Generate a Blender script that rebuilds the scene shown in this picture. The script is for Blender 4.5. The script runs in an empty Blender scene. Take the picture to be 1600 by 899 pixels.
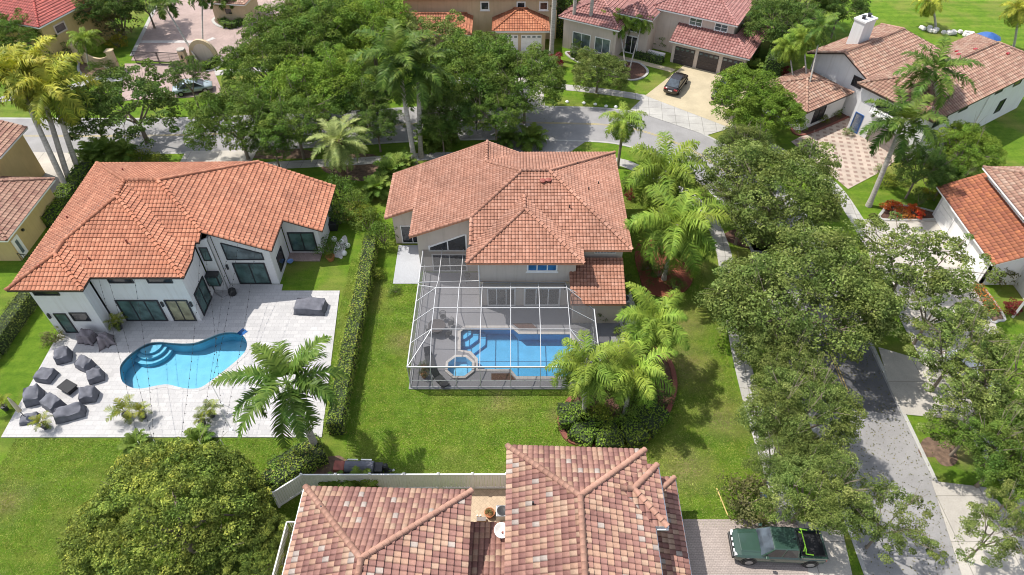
import bpy, bmesh, math, random
import numpy as np
from mathutils import Vector, Matrix
from mathutils.geometry import tessellate_polygon
R = math.radians
scene = bpy.context.scene
col = scene.collection

# ------------------------------------------------------------------ camera, light, exposure
CAM_H = 43.0; TH = R(45.5); FP = 1067.0
cam_d = bpy.data.cameras.new('camera'); cam = bpy.data.objects.new('camera', cam_d); col.objects.link(cam)
cam.location = (0, 0, CAM_H); cam.rotation_euler = (R(90-45.5), 0, 0)
cam_d.sensor_width = 36; cam_d.lens = 36*FP/1600; cam_d.clip_end = 5000; cam_d.clip_start = .5
scene.camera = cam
SUN = Vector((0.58, -0.27, -1.0)).normalized()
w = bpy.data.worlds.new('World'); scene.world = w; w.use_nodes = True
nt = w.node_tree; sky = nt.nodes.new('ShaderNodeTexSky'); sky.sky_type = 'NISHITA'; sky.sun_disc = False
sky.sun_elevation = R(57.4); sky.sun_rotation = R(-65)
bg = nt.nodes['Background']; hs = nt.nodes.new('ShaderNodeHueSaturation'); hs.inputs['Saturation'].default_value = .5; hs.inputs['Value'].default_value = 1.08; nt.links.new(sky.outputs[0], hs.inputs['Color']); nt.links.new(hs.outputs[0], bg.inputs[0]); bg.inputs[1].default_value = 0.15
sl = bpy.data.lights.new('sun', 'SUN'); sl.energy = 3.6; sl.angle = R(0.5); sl.color = (1, .955, .88)
so = bpy.data.objects.new('sun', sl); col.objects.link(so); so.rotation_euler = SUN.to_track_quat('-Z', 'Y').to_euler(); so.location = (-30, 20, 60)
vs = scene.view_settings; vs.view_transform = 'Standard'; vs.look = 'None'; vs.gamma = 1; vs.use_curve_mapping = False
vs.exposure = 0.66
cy = scene.cycles; cy.filter_width = 1.0; cy.max_bounces = 8; cy.transparent_max_bounces = 24; cy.caustics_reflective = False; cy.caustics_refractive = False

# ------------------------------------------------------------------ helpers
_s, _c = math.sin(TH), math.cos(TH)
def P(px, py, z=0.0):
    """point at height z that the photograph shows at pixel (px, py) of 1600x899"""
    a = (px-800)/FP; b = (py-449.5)/FP
    dx, dy, dz = a, _c-b*_s, -_s-b*_c
    t = (CAM_H-z)/-dz
    return Vector((dx*t, dy*t, z))

def ground_from_crown(px, py, z):
    p = P(px, py, z); return (p.x, p.y)

def tag(o, label=None, cat=None, group=None, kind=None):
    if label: o['label'] = label
    if cat: o['category'] = cat
    if group: o['group'] = group
    if kind: o['kind'] = kind
    return o

def thing(name, label, cat, loc=(0, 0, 0), rz=0, group=None, sc=1.0):
    o = bpy.data.objects.new(name, None); col.objects.link(o); o.empty_display_size = .3
    o.location = loc; o.rotation_euler = (0, 0, rz); o.scale = (sc, sc, sc)
    return tag(o, label, cat, group)

def root_inv(p):
    while p is not None and p.parent is not None: p = p.parent
    if p is None: return Matrix.Identity(4)
    return (Matrix.Translation(p.location) @ Matrix.Rotation(p.rotation_euler.z, 4, 'Z')).inverted()

class MB:
    def __init__(s): s.v = []; s.f = []; s.m = []
    def add(s, vs, fs, mi=0):
        n = len(s.v); s.v += [tuple(v) for v in vs]; s.f += [tuple(i+n for i in f) for f in fs]; s.m += [mi]*len(fs); return s
    def box(s, x0, y0, z0, x1, y1, z1, mi=0):
        v = [(x, y, z) for z in (z0, z1) for y in (y0, y1) for x in (x0, x1)]
        return s.add(v, [(0, 2, 3, 1), (4, 5, 7, 6), (0, 1, 5, 4), (2, 6, 7, 3), (0, 4, 6, 2), (1, 3, 7, 5)], mi)
    def hexa(s, bot, top, mi=0):
        n = len(bot)
        return s.add(list(bot)+list(top), [tuple(range(n))[::-1], tuple(range(n, 2*n))]+[(i, (i+1) % n, n+(i+1) % n, n+i) for i in range(n)], mi)
    def prism(s, pts, z0, z1, mi=0):
        return s.hexa([(p[0], p[1], z0) for p in pts], [(p[0], p[1], z1) for p in pts], mi)
    def wall(s, x0, y0, x1, y1, z0, t0, t1=None, th=.2, mi=0):
        """wall whose outer face runs x0,y0 -> x1,y1; body lies to the left of that direction"""
        if t1 is None: t1 = t0
        d = Vector((x1-x0, y1-y0)).normalized(); n = Vector((-d.y, d.x))*th
        a, b = Vector((x0, y0)), Vector((x1, y1))
        bot = [(a.x, a.y, z0), (b.x, b.y, z0), (b.x+n.x, b.y+n.y, z0), (a.x+n.x, a.y+n.y, z0)]
        top = [(a.x, a.y, t0), (b.x, b.y, t1), (b.x+n.x, b.y+n.y, t1), (a.x+n.x, a.y+n.y, t0)]
        return s.hexa(bot, top, mi)
    def tube(s, pts, rad, n=6, mi=0, caps=True):
        pts = [Vector(p) for p in pts]
        if not hasattr(rad, '__len__'): rad = [rad]*len(pts)
        vs = []; m = len(pts)
        up = Vector((0, 0, 1)) if abs((pts[-1]-pts[0]).normalized().z) < .9 else Vector((1, 0, 0))
        for i, p in enumerate(pts):
            d = (pts[min(i+1, m-1)]-pts[max(i-1, 0)]).normalized()
            a = d.cross(up).normalized(); b = a.cross(d)
            for k in range(n):
                t = 2*math.pi*k/n; vs.append(p+(a*math.cos(t)+b*math.sin(t))*rad[i])
        fs = [(i*n+k, i*n+(k+1) % n, (i+1)*n+(k+1) % n, (i+1)*n+k) for i in range(m-1) for k in range(n)]
        if caps: fs += [tuple(range(n))[::-1], tuple(range((m-1)*n, m*n))]
        return s.add(vs, fs, mi)
    def bar(s, a, b, w=.05, h=None, mi=0):
        h = h or w
        a = Vector(a); b = Vector(b); d = (b-a).normalized()
        up = Vector((0, 0, 1)) if abs(d.z) < .95 else Vector((0, 1, 0))
        x = d.cross(up).normalized()*w/2; y = x.cross(d).normalized()*h/2
        return s.hexa([a-x-y, a+x-y, a+x+y, a-x+y], [b-x-y, b+x-y, b+x+y, b-x+y], mi)
    def lathe(s, prof, n=16, cx=0, cy=0, z=0, mi=0):
        vs = []
        for r, h in prof:
            for k in range(n):
                t = 2*math.pi*k/n; vs.append((cx+r*math.cos(t), cy+r*math.sin(t), z+h))
        m = len(prof)
        fs = [(i*n+k, i*n+(k+1) % n, (i+1)*n+(k+1) % n, (i+1)*n+k) for i in range(m-1) for k in range(n)]
        fs += [tuple(range(n))[::-1], tuple(range((m-1)*n, m*n))]
        return s.add(vs, fs, mi)
    def build(s, name, mats, parent=None, world=True, smooth=False, bevel=0):
        me = bpy.data.meshes.new(name)
        vs = s.v
        if parent is not None and world:
            M = root_inv(parent); vs = [tuple(M @ Vector(v)) for v in vs]
        me.from_pydata(vs, [], s.f); 
        if not isinstance(mats, (list, tuple)): mats = [mats]
        for m in mats: me.materials.append(m)
        if len(mats) > 1: me.polygons.foreach_set('material_index', s.m)
        if smooth: me.polygons.foreach_set('use_smooth', [True]*len(me.polygons))
        bm = bmesh.new(); bm.from_mesh(me); bmesh.ops.recalc_face_normals(bm, faces=bm.faces)
        bm.to_mesh(me); bm.free()
        me.update()
        o = bpy.data.objects.new(name, me); col.objects.link(o)
        if parent is not None: o.parent = parent
        if bevel:
            b = o.modifiers.new('bevel', 'BEVEL'); b.width = bevel; b.segments = 2; b.limit_method = 'ANGLE'
        return o

def np_mesh(name, V, F, A=None, mats=(), smooth=False):
    """V (n,3), F (m,4) or (m,3) ; A (m,) random per face written to a corner attribute"""
    V = np.asarray(V, dtype=np.float32); F = np.asarray(F, dtype=np.int32); k = F.shape[1]
    me = bpy.data.meshes.new(name)
    me.vertices.add(len(V)); me.vertices.foreach_set('co', V.ravel())
    me.loops.add(F.size); me.loops.foreach_set('vertex_index', F.ravel())
    me.polygons.add(len(F)); me.polygons.foreach_set('loop_start', np.arange(0, F.size, k, dtype=np.int32))
    if A is not None:
        at = me.attributes.new('rnd', 'FLOAT', 'FACE'); at.data.foreach_set('value', np.asarray(A, dtype=np.float32))
    for m in mats: me.materials.append(m)
    if smooth: me.polygons.foreach_set('use_smooth', np.ones(len(F), dtype=bool))
    me.update(calc_edges=True); me.validate()
    return me

def put(name, me, parent=None, loc=(0, 0, 0), rot=(0, 0, 0), sc=(1, 1, 1)):
    o = bpy.data.objects.new(name, me); col.objects.link(o); o.parent = parent
    o.location = loc; o.rotation_euler = rot; o.scale = sc if hasattr(sc, '__len__') else (sc, sc, sc)
    return o

# ------------------------------------------------------------------ materials
def mat(name):
    m = bpy.data.materials.new(name); m.use_nodes = True
    return m, m.node_tree.nodes, m.node_tree.links, m.node_tree.nodes['Principled BSDF']
def ramp(N, cols, interp='LINEAR'):
    r = N.new('ShaderNodeValToRGB'); r.color_ramp.interpolation = interp
    e = r.color_ramp.elements
    while len(e) < len(cols): e.new(.5)
    for i, (p, c) in enumerate(cols): e[i].position = p; e[i].color = (*c, 1)
    return r
def noise(N, L, scale, detail=4, rough=.5, coord='Object', vec=None, dist=0):
    n = N.new('ShaderNodeTexNoise'); n.inputs['Scale'].default_value = scale; n.inputs['Detail'].default_value = detail
    n.inputs['Roughness'].default_value = rough; n.inputs['Distortion'].default_value = dist
    if vec is None:
        t = N.new('ShaderNodeTexCoord'); vec = t.outputs[coord]
    L.new(vec, n.inputs['Vector']); return n
def geopos(N): return N.new('ShaderNodeNewGeometry').outputs['Position']
def mix(N, L, f, a, b, mode='MIX'):
    m = N.new('ShaderNodeMix'); m.data_type = 'RGBA'; m.blend_type = mode
    for sck, v in ((m.inputs[0], f), (m.inputs[6], a), (m.inputs[7], b)):
        if hasattr(v, 'links'): L.new(v, sck)
        elif hasattr(v, '__len__'): sck.default_value = (*v, 1) if len(v) == 3 else v
        else: sck.default_value = v
    return m.outputs[2]
def bump(N, L, B, h, strength=.3, dist=.02):
    b = N.new('ShaderNodeBump'); b.inputs['Strength'].default_value = strength; b.inputs['Distance'].default_value = dist
    L.new(h, b.inputs['Height']); L.new(b.outputs[0], B.inputs['Normal'])
def plain(name, c, rough=.6, metal=0, var=.12, scale=3, bmp=0, spec=.5):
    m, N, L, B = mat(name)
    n = noise(N, L, scale, 5)
    c2 = tuple(x*(1-var) for x in c); c3 = tuple(min(1, x*(1+var)) for x in c)
    r = ramp(N, [(.3, c2), (.7, c3)]); L.new(n.outputs[0], r.inputs[0]); L.new(r.outputs[0], B.inputs['Base Color'])
    B.inputs['Roughness'].default_value = rough; B.inputs['Metallic'].default_value = metal; B.inputs['Specular IOR Level'].default_value = spec
    if bmp:
        n2 = noise(N, L, 40, 3); bump(N, L, B, n2.outputs[0], bmp, .02)
    return m
def stucco(name, c, dirt=.15):
    m, N, L, B = mat(name)
    g = geopos(N)
    n = noise(N, L, .7, 6, .6, vec=g); n2 = noise(N, L, 60, 2, vec=g)
    mp = N.new('ShaderNodeMapping'); mp.inputs['Scale'].default_value = (6, 6, .35); L.new(g, mp.inputs[0])
    n3 = noise(N, L, .6, 5, .7, vec=mp.outputs[0])
    r = ramp(N, [(.35, tuple(x*(1-dirt) for x in c)), (.65, c)]); L.new(n.outputs[0], r.inputs[0])
    r2 = ramp(N, [(.3, (.82, .8, .77)), (.5, (1, 1, 1))]); L.new(n3.outputs[0], r2.inputs[0])
    L.new(mix(N, L, .6, r.outputs[0], r2.outputs[0], 'MULTIPLY'), B.inputs['Base Color'])
    B.inputs['Roughness'].default_value = .9; bump(N, L, B, n2.outputs[0], .35, .01)
    return m
LEAF = 1.22
def leafmat(name, cols, trans=.26, rough=.6, ovar=.15, wood=None):
    """cols: colours across the per-leaf random value"""
    cols = [tuple((v*.96+(.3*c[0]+.6*c[1]+.1*c[2])*.04)*LEAF for v in c) for c in cols]
    m, N, L, B = mat(name)
    a = N.new('ShaderNodeAttribute'); a.attribute_name = 'rnd'
    r = ramp(N, [(i/(len(cols)-1), c) for i, c in enumerate(cols)]); L.new(a.outputs['Fac'], r.inputs[0])
    oi = N.new('ShaderNodeObjectInfo'); h = N.new('ShaderNodeHueSaturation')
    mr = N.new('ShaderNodeMapRange'); L.new(oi.outputs['Random'], mr.inputs[0]); mr.inputs[3].default_value = 1-ovar; mr.inputs[4].default_value = 1+ovar
    L.new(mr.outputs[0], h.inputs['Value']); L.new(r.outputs[0], h.inputs['Color'])
    nz = noise(N, L, .45, 3, vec=geopos(N)); mr2 = N.new('ShaderNodeMapRange'); L.new(nz.outputs[0], mr2.inputs[0]); mr2.inputs[1].default_value = .3; mr2.inputs[2].default_value = .7
    mr2.inputs[3].default_value = .475; mr2.inputs[4].default_value = .515; L.new(mr2.outputs[0], h.inputs['Hue'])
    nz2 = noise(N, L, 1.1, 2, vec=geopos(N)); mr3 = N.new('ShaderNodeMapRange'); L.new(nz2.outputs[0], mr3.inputs[0]); mr3.inputs[1].default_value = .3; mr3.inputs[2].default_value = .7; mr3.inputs[3].default_value = .72; mr3.inputs[4].default_value = 1.28
    mm = N.new('ShaderNodeMath'); mm.operation = 'MULTIPLY'; L.new(mr.outputs[0], mm.inputs[0]); L.new(mr3.outputs[0], mm.inputs[1]); L.new(mm.outputs[0], h.inputs['Value'])
    L.new(h.outputs[0], B.inputs['Base Color']); B.inputs['Roughness'].default_value = rough; B.inputs['Specular IOR Level'].default_value = .08
    t = N.new('ShaderNodeBsdfTranslucent'); L.new(mix(N, L, 1, h.outputs[0], (1.0, 1.0, .45), 'MULTIPLY'), t.inputs[0])
    ms = N.new('ShaderNodeMixShader'); ms.inputs[0].default_value = trans
    L.new(B.outputs[0], ms.inputs[1]); L.new(t.outputs[0], ms.inputs[2]); L.new(ms.outputs[0], N['Material Output'].inputs[0])
    return m
def tilemat(name, cols, grime=.35, rough=.75, interp='LINEAR'):
    m, N, L, B = mat(name)
    a = N.new('ShaderNodeAttribute'); a.attribute_name = 'rnd'
    r = ramp(N, cols, interp); L.new(a.outputs['Fac'], r.inputs[0])
    g = geopos(N)
    n = noise(N, L, .35, 6, .65, vec=g); r2 = ramp(N, [(.32, (1-grime,)*3), (.6, (1, 1, 1))]); L.new(n.outputs[0], r2.inputs[0])
    n2 = noise(N, L, 9, 4, .6, vec=g); r3 = ramp(N, [(.3, (.8, .78, .76)), (.65, (1.05, 1.05, 1.05))]); L.new(n2.outputs[0], r3.inputs[0])
    c = mix(N, L, .9, r.outputs[0], r2.outputs[0], 'MULTIPLY'); c = mix(N, L, .8, c, r3.outputs[0], 'MULTIPLY')
    j = N.new('ShaderNodeAttribute'); j.attribute_name = 'joint'; c = mix(N, L, j.outputs['Fac'], c, (.34, .27, .25), 'MULTIPLY')  # tile joint faces tinted darker: groove shade painted into the colour, plus mildew
    L.new(c, B.inputs['Base Color']); B.inputs['Roughness'].default_value = rough
    return m
def concrete(name, c, joint=None, jw=.02, stain=.25, rot=0, jcol=.55):
    m, N, L, B = mat(name)
    g = geopos(N)
    n = noise(N, L, .5, 7, .65, vec=g); n2 = noise(N, L, 14, 4, .6, vec=g)
    r = ramp(N, [(.3, tuple(x*(1-stain) for x in c)), (.68, c)]); L.new(n.outputs[0], r.inputs[0])
    r2 = ramp(N, [(.3, (.82,)*3), (.7, (1.06,)*3)]); L.new(n2.outputs[0], r2.inputs[0])
    cc = mix(N, L, .8, r.outputs[0], r2.outputs[0], 'MULTIPLY')
    if joint:
        mp = N.new('ShaderNodeMapping'); mp.inputs['Rotation'].default_value = (0, 0, rot); L.new(g, mp.inputs[0])
        b = N.new('ShaderNodeTexBrick'); b.offset = joint[2] if len(joint) > 2 else 0; b.inputs['Scale'].default_value = 1
        b.inputs['Brick Width'].default_value = joint[0]; b.inputs['Row Height'].default_value = joint[1]; b.inputs['Mortar Size'].default_value = jw
        b.inputs['Color1'].default_value = (1, 1, 1, 1); b.inputs['Color2'].default_value = (.86, .86, .87, 1); b.inputs['Mortar'].default_value = (jcol,)*3+(1,)
        L.new(mp.outputs[0], b.inputs['Vector'])
        cc = mix(N, L, 1, cc, b.outputs['Color'], 'MULTIPLY')
    L.new(cc, B.inputs['Base Color']); B.inputs['Roughness'].default_value = .85
    bump(N, L, B, n2.outputs[0], .2, .01)
    return m

M = {}
WORN = [(12.4, 24.6, 2.0), (13.8, 33.5, 2.4), (15.6, 28.5, 1.6), (26+6, 25.6, 1.2), (38.5, 53.2, 1.5), (-9.0, 36.0, 1.3), (-1, 30.4, 1.2), (3.5, 29, 1.0), (-26, 25.5, 1.5), (-34, 22, 1.6), (14.5, 38, 1.6)]
def grassmat(name, a, b, c, dry):
    m, N, L, B = mat(name); g = geopos(N)
    n1 = noise(N, L, .16, 5, .6, vec=g); n2 = noise(N, L, 1.3, 6, .7, vec=g); n3 = noise(N, L, 11, 5, .75, vec=g)
    mp = N.new('ShaderNodeMapping'); mp.inputs['Rotation'].default_value = (0, 0, .12); mp.inputs['Scale'].default_value = (.12, 1.1, 1); L.new(g, mp.inputs[0])
    n4 = noise(N, L, 1.0, 3, .5, vec=mp.outputs[0])
    r1 = ramp(N, [(.3, a), (.5, b), (.72, c)]); L.new(n2.outputs[0], r1.inputs[0])
    rd = ramp(N, [(.48, (0, 0, 0)), (.68, (1, 1, 1))]); L.new(n1.outputs[0], rd.inputs[0])
    cc = mix(N, L, rd.outputs[0], r1.outputs[0], dry)
    for x, y, rad in WORN:
        d = N.new('ShaderNodeVectorMath'); d.operation = 'DISTANCE'; d.inputs[1].default_value = (x, y, 0); L.new(g, d.inputs[0])
        a_ = N.new('ShaderNodeMath'); a_.operation = 'MULTIPLY_ADD'; L.new(n2.outputs[0], a_.inputs[0]); a_.inputs[1].default_value = rad*1.6; L.new(d.outputs['Value'], a_.inputs[2])
        m2 = N.new('ShaderNodeMapRange'); L.new(a_.outputs[0], m2.inputs[0]); m2.inputs[1].default_value = rad*.9; m2.inputs[2].default_value = rad*2.1; m2.inputs[3].default_value = .85; m2.inputs[4].default_value = 0
        cc = mix(N, L, m2.outputs[0], cc, (.26, .225, .10))
    r3 = ramp(N, [(.25, (.5, .52, .45)), (.5, (.95, .95, .95)), (.75, (1.4, 1.35, 1.2))]); L.new(n3.outputs[0], r3.inputs[0])
    cc = mix(N, L, .9, cc, r3.outputs[0], 'MULTIPLY')
    r4 = ramp(N, [(.38, (.78, .85, .76)), (.62, (1.12, 1.08, 1.06))]); L.new(n4.outputs[0], r4.inputs[0])
    cc = mix(N, L, .9, cc, r4.outputs[0], 'MULTIPLY')
    L.new(cc, B.inputs['Base Color']); B.inputs['Roughness'].default_value = .95; B.inputs['Specular IOR Level'].default_value = .15
    n5 = noise(N, L, 28, 4, .8, vec=g); bump(N, L, B, n5.outputs[0], .9, .12)
    return m
M['grass'] = grassmat('grass', (.088, .175, .014), (.130, .230, .019), (.180, .268, .028), (.23, .24, .06))
M['grass_dry'] = grassmat('grass_dry', (.10, .12, .03), (.15, .15, .045), (.2, .19, .07), (.24, .19, .10))
M['asphalt'] = concrete('asphalt', (.30, .29, .285), stain=.22)
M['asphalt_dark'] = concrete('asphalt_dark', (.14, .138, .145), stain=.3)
M['sidewalk'] = concrete('sidewalk', (.50, .48, .44), joint=(1.5, 1.5, 0), jw=.03, rot=.1, stain=.3)
M['drive'] = concrete('drive', (.52, .48, .42), joint=(3.2, 3.2, 0), jw=.03, stain=.25)
M['drive_sand'] = concrete('drive_sand', (.50, .42, .28), stain=.22)
M['kerb'] = concrete('kerb', (.45, .44, .41), stain=.3)
M['deck_white'] = concrete('deck_white', (.50, .485, .475), joint=(.6, .4, .5), jw=.016, stain=.12, jcol=.74)
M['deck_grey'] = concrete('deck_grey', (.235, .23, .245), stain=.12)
M['pad_grey'] = concrete('pad_grey', (.40, .41, .43), stain=.12)
M['coping'] = concrete('coping', (.55, .51, .48), joint=(.3, .3, 0), jw=.012, stain=.15, jcol=.75)
M['paver_pink'] = concrete('paver_pink', (.46, .34, .30), joint=(.24, .12, .5), jw=.01, stain=.28, rot=.3, jcol=.6)
M['paver_tan'] = concrete('paver_tan', (.56, .43, .30), joint=(.3, .3, .5), jw=.012, stain=.2, rot=.75, jcol=.75)
M['paver_grey'] = concrete('paver_grey', (.43, .36, .32), joint=(.22, .11, .5), jw=.01, stain=.2, jcol=.55)
def checker():
    m, N, L, B = mat('paver_checker'); g = geopos(N)
    mp = N.new('ShaderNodeMapping'); mp.inputs['Rotation'].default_value = (0, 0, R(12)); L.new(g, mp.inputs[0])
    b = N.new('ShaderNodeTexVoronoi'); b.distance = 'CHEBYCHEV'; b.inputs['Scale'].default_value = 1.25; b.inputs['Randomness'].default_value = 0; L.new(mp.outputs[0], b.inputs['Vector'])
    r = ramp(N, [(0, (.30, .21, .17)), (.25, (.48, .39, .32))], 'CONSTANT'); L.new(b.outputs['Distance'], r.inputs[0])
    n = noise(N, L, .8, 5, vec=g); r2 = ramp(N, [(.3, (.75,)*3), (.7, (1,)*3)]); L.new(n.outputs[0], r2.inputs[0])
    L.new(mix(N, L, 1, r.outputs[0], r2.outputs[0], 'MULTIPLY'), B.inputs['Base Color']); B.inputs['Roughness'].default_value = .85
    return m
M['paver_checker'] = checker()
M['mulch_red'] = plain('mulch_red', (.19, .052, .03), .95, var=.5, scale=12, bmp=1)
M['mulch'] = plain('mulch', (.09, .045, .03), .95, var=.5, scale=10, bmp=1)
M['soil'] = plain('soil', (.14, .09, .06), .95, var=.4, scale=3, bmp=1)
M['brick_edge'] = concrete('brick_edge', (.30, .10, .07), joint=(.2, .1, .5), jw=.012, stain=.3)
M['yellow_paint'] = plain('yellow_paint', (.40, .31, .10), .7, var=.3, scale=6)
M['gravel'] = plain('gravel', (.6, .57, .53), .9, var=.35, scale=25, bmp=1)
M['wall_white'] = stucco('wall_white', (.68, .67, .665), .06)
M['wall_beige'] = stucco('wall_beige', (.58, .50, .43), .08)
M['wall_yellow'] = stucco('wall_yellow', (.56, .42, .19), .1)
M['wall_pink'] = stucco('wall_pink', (.60, .50, .43), .08)
M['wall_tan'] = stucco('wall_tan', (.58, .45, .29), .1)
M['trim_white'] = plain('trim_white', (.80, .79, .77), .5, var=.05)
M['trim_dark'] = plain('trim_dark', (.05, .035, .03), .5, var=.2)
M['trim_peach'] = plain('trim_peach', (.50, .24, .14), .7, var=.12)
M['alu_white'] = plain('alu_white', (.74, .74, .74), .4, var=.04)
M['frame_black'] = plain('frame_black', (.025, .026, .03), .35, var=.1)
M['garage_brown'] = plain('garage_brown', (.055, .042, .04), .6, var=.15)
M['door_grey'] = plain('door_grey', (.2, .17, .155), .6, var=.15)
M['fabric_grey'] = plain('fabric_grey', (.12, .122, .145), .85, var=.22, scale=2, bmp=.5)
M['fabric_light'] = plain('fabric_light', (.22, .19, .20), .85, var=.2, scale=2, bmp=.5)
M['fabric_black'] = plain('fabric_black', (.02, .02, .022), .8, var=.2, scale=2)
M['terracotta'] = plain('terracotta', (.42, .16, .07), .8, var=.15)
M['pot_dark'] = plain('pot_dark', (.03, .03, .04), .4)
M['rubber'] = plain('rubber', (.02, .02, .02), .8)
M['metal_grey'] = plain('metal_grey', (.35, .35, .36), .4, .7)
M['metal_dark'] = plain('metal_dark', (.03, .03, .032), .45, .3)
M['steel'] = plain('steel', (.6, .6, .6), .25, 1)
M['rust'] = plain('rust', (.25, .07, .05), .7, var=.3)
M['blue_paint'] = plain('blue_paint', (.03, .10, .30), .6)
M['blue_light'] = plain('blue_light', (.15, .3, .7), .6)
M['plastic_blue'] = plain('plastic_blue', (.2, .33, .6), .4)
M['wood'] = plain('wood', (.28, .18, .09), .7, var=.3, scale=8)
M['wood_pale'] = plain('wood_pale', (.55, .42, .15), .7, var=.2)
M['cage_alu'] = plain('cage_alu', (.50, .50, .51), .4, var=.06)
M['canvas'] = plain('canvas', (.55, .47, .36), .8)
M['lime'] = plain('lime', (.36, .75, .05), .5, var=.05)
M['flower_pot'] = M['terracotta']
def glass(name, c, rough=.06):
    m, N, L, B = mat(name); g = geopos(N); n = noise(N, L, 1.1, 3, vec=g)
    r = ramp(N, [(.4, tuple(x*.5 for x in c)), (.62, c)]); L.new(n.outputs[0], r.inputs[0]); L.new(r.outputs[0], B.inputs['Base Color'])
    B.inputs['Roughness'].default_value = rough; B.inputs['Specular IOR Level'].default_value = .8
    return m
M['glass_mid'] = glass('glass_mid', (.07, .09, .11)); M['glass_dark'] = glass('glass_dark', (.035, .04, .045)); M['glass_green'] = glass('glass_green', (.09, .16, .15)); M['glass_blue'] = glass('glass_blue', (.03, .12, .33))
M['glass_pale'] = glass('glass_pale', (.16, .2, .21)); M['glass_warm'] = glass('glass_warm', (.35, .33, .2))
def paint(name, c, rough=.25):
    m, N, L, B = mat(name); g = geopos(N); n = noise(N, L, 1.5, 4, vec=g)
    r = ramp(N, [(.3, tuple(x*.85 for x in c)), (.7, c)]); L.new(n.outputs[0], r.inputs[0]); L.new(r.outputs[0], B.inputs['Base Color'])
    B.inputs['Roughness'].default_value = rough; B.inputs['Coat Weight'].default_value = .6; B.inputs['Coat Roughness'].default_value = .08
    return m
M['paint_green'] = paint('paint_green', (.032, .068, .050)); M['paint_black'] = paint('paint_black', (.014, .010, .010)); M['paint_navy'] = paint('paint_navy', (.02, .022, .03)); M['paint_silver'] = paint('paint_silver', (.35, .42, .45)); M['paint_white'] = paint('paint_white', (.75, .75, .76))
M['lamp_red'] = paint('lamp_red', (.35, .01, .01)); M['lamp_clear'] = paint('lamp_clear', (.8, .8, .82))
def screen():
    m, N, L, B = mat('insect_screen')
    B.inputs['Base Color'].default_value = (.12, .12, .125, 1); B.inputs['Roughness'].default_value = .8
    t = N.new('ShaderNodeBsdfTransparent'); ms = N.new('ShaderNodeMixShader')
    lw = N.new('ShaderNodeLayerWeight'); lw.inputs[0].default_value = .3
    mr = N.new('ShaderNodeMapRange'); mr.inputs[3].default_value = .22; mr.inputs[4].default_value = .7; L.new(lw.outputs['Facing'], mr.inputs[0]); L.new(mr.outputs[0], ms.inputs[0])
    L.new(t.outputs[0], ms.inputs[1]); L.new(B.outputs[0], ms.inputs[2]); L.new(ms.outputs[0], N['Material Output'].inputs[0])
    return m
M['screen'] = screen()
def water():
    m, N, L, B = mat('pool_water')
    t = N.new('ShaderNodeBsdfTransparent'); t.inputs[0].default_value = (.80, .93, .98, 1)
    gl = N.new('ShaderNodeBsdfGlossy'); gl.inputs['Roughness'].default_value = .03
    fr = N.new('ShaderNodeFresnel'); fr.inputs[0].default_value = 1.33
    n = noise(N, L, 2.2, 4, .6, vec=geopos(N)); b = N.new('ShaderNodeBump'); b.inputs['Strength'].default_value = .25; b.inputs['Distance'].default_value = .05
    L.new(n.outputs[0], b.inputs['Height']); L.new(b.outputs[0], gl.inputs['Normal']); L.new(b.outputs[0], fr.inputs['Normal'])
    ms = N.new('ShaderNodeMixShader'); L.new(fr.outputs[0], ms.inputs[0]); L.new(t.outputs[0], ms.inputs[1]); L.new(gl.outputs[0], ms.inputs[2])
    L.new(ms.outputs[0], N['Material Output'].inputs[0]); return m
M['water'] = water()
M['plaster_blue'] = plain('plaster_blue', (.19, .48, .62), .8, var=.08, scale=1.2)
M['plaster_spa'] = plain('plaster_spa', (.30, .62, .82), .8, var=.1, scale=2)
M['plaster_azure'] = plain('plaster_azure', (.15, .50, .80), .8, var=.08, scale=1.2)
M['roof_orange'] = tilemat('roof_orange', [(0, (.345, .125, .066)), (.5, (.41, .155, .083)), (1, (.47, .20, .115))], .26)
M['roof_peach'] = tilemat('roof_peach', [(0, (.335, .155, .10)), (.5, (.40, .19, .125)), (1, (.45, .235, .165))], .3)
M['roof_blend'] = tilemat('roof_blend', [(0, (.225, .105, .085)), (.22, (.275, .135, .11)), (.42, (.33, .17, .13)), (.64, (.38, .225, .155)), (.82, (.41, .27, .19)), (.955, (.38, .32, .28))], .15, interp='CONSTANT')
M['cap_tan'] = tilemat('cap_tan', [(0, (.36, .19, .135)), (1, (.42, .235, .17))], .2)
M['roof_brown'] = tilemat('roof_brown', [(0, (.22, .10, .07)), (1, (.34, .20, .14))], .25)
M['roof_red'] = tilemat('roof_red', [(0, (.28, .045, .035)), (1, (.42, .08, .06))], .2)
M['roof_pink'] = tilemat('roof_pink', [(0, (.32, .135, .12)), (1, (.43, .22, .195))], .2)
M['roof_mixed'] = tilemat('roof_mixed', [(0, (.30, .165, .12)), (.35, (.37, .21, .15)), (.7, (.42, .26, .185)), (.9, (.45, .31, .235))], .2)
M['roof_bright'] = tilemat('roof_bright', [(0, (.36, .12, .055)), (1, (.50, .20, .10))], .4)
M['roof_rust'] = tilemat('roof_rust', [(0, (.32, .11, .065)), (1, (.50, .19, .09))], .35)
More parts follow.
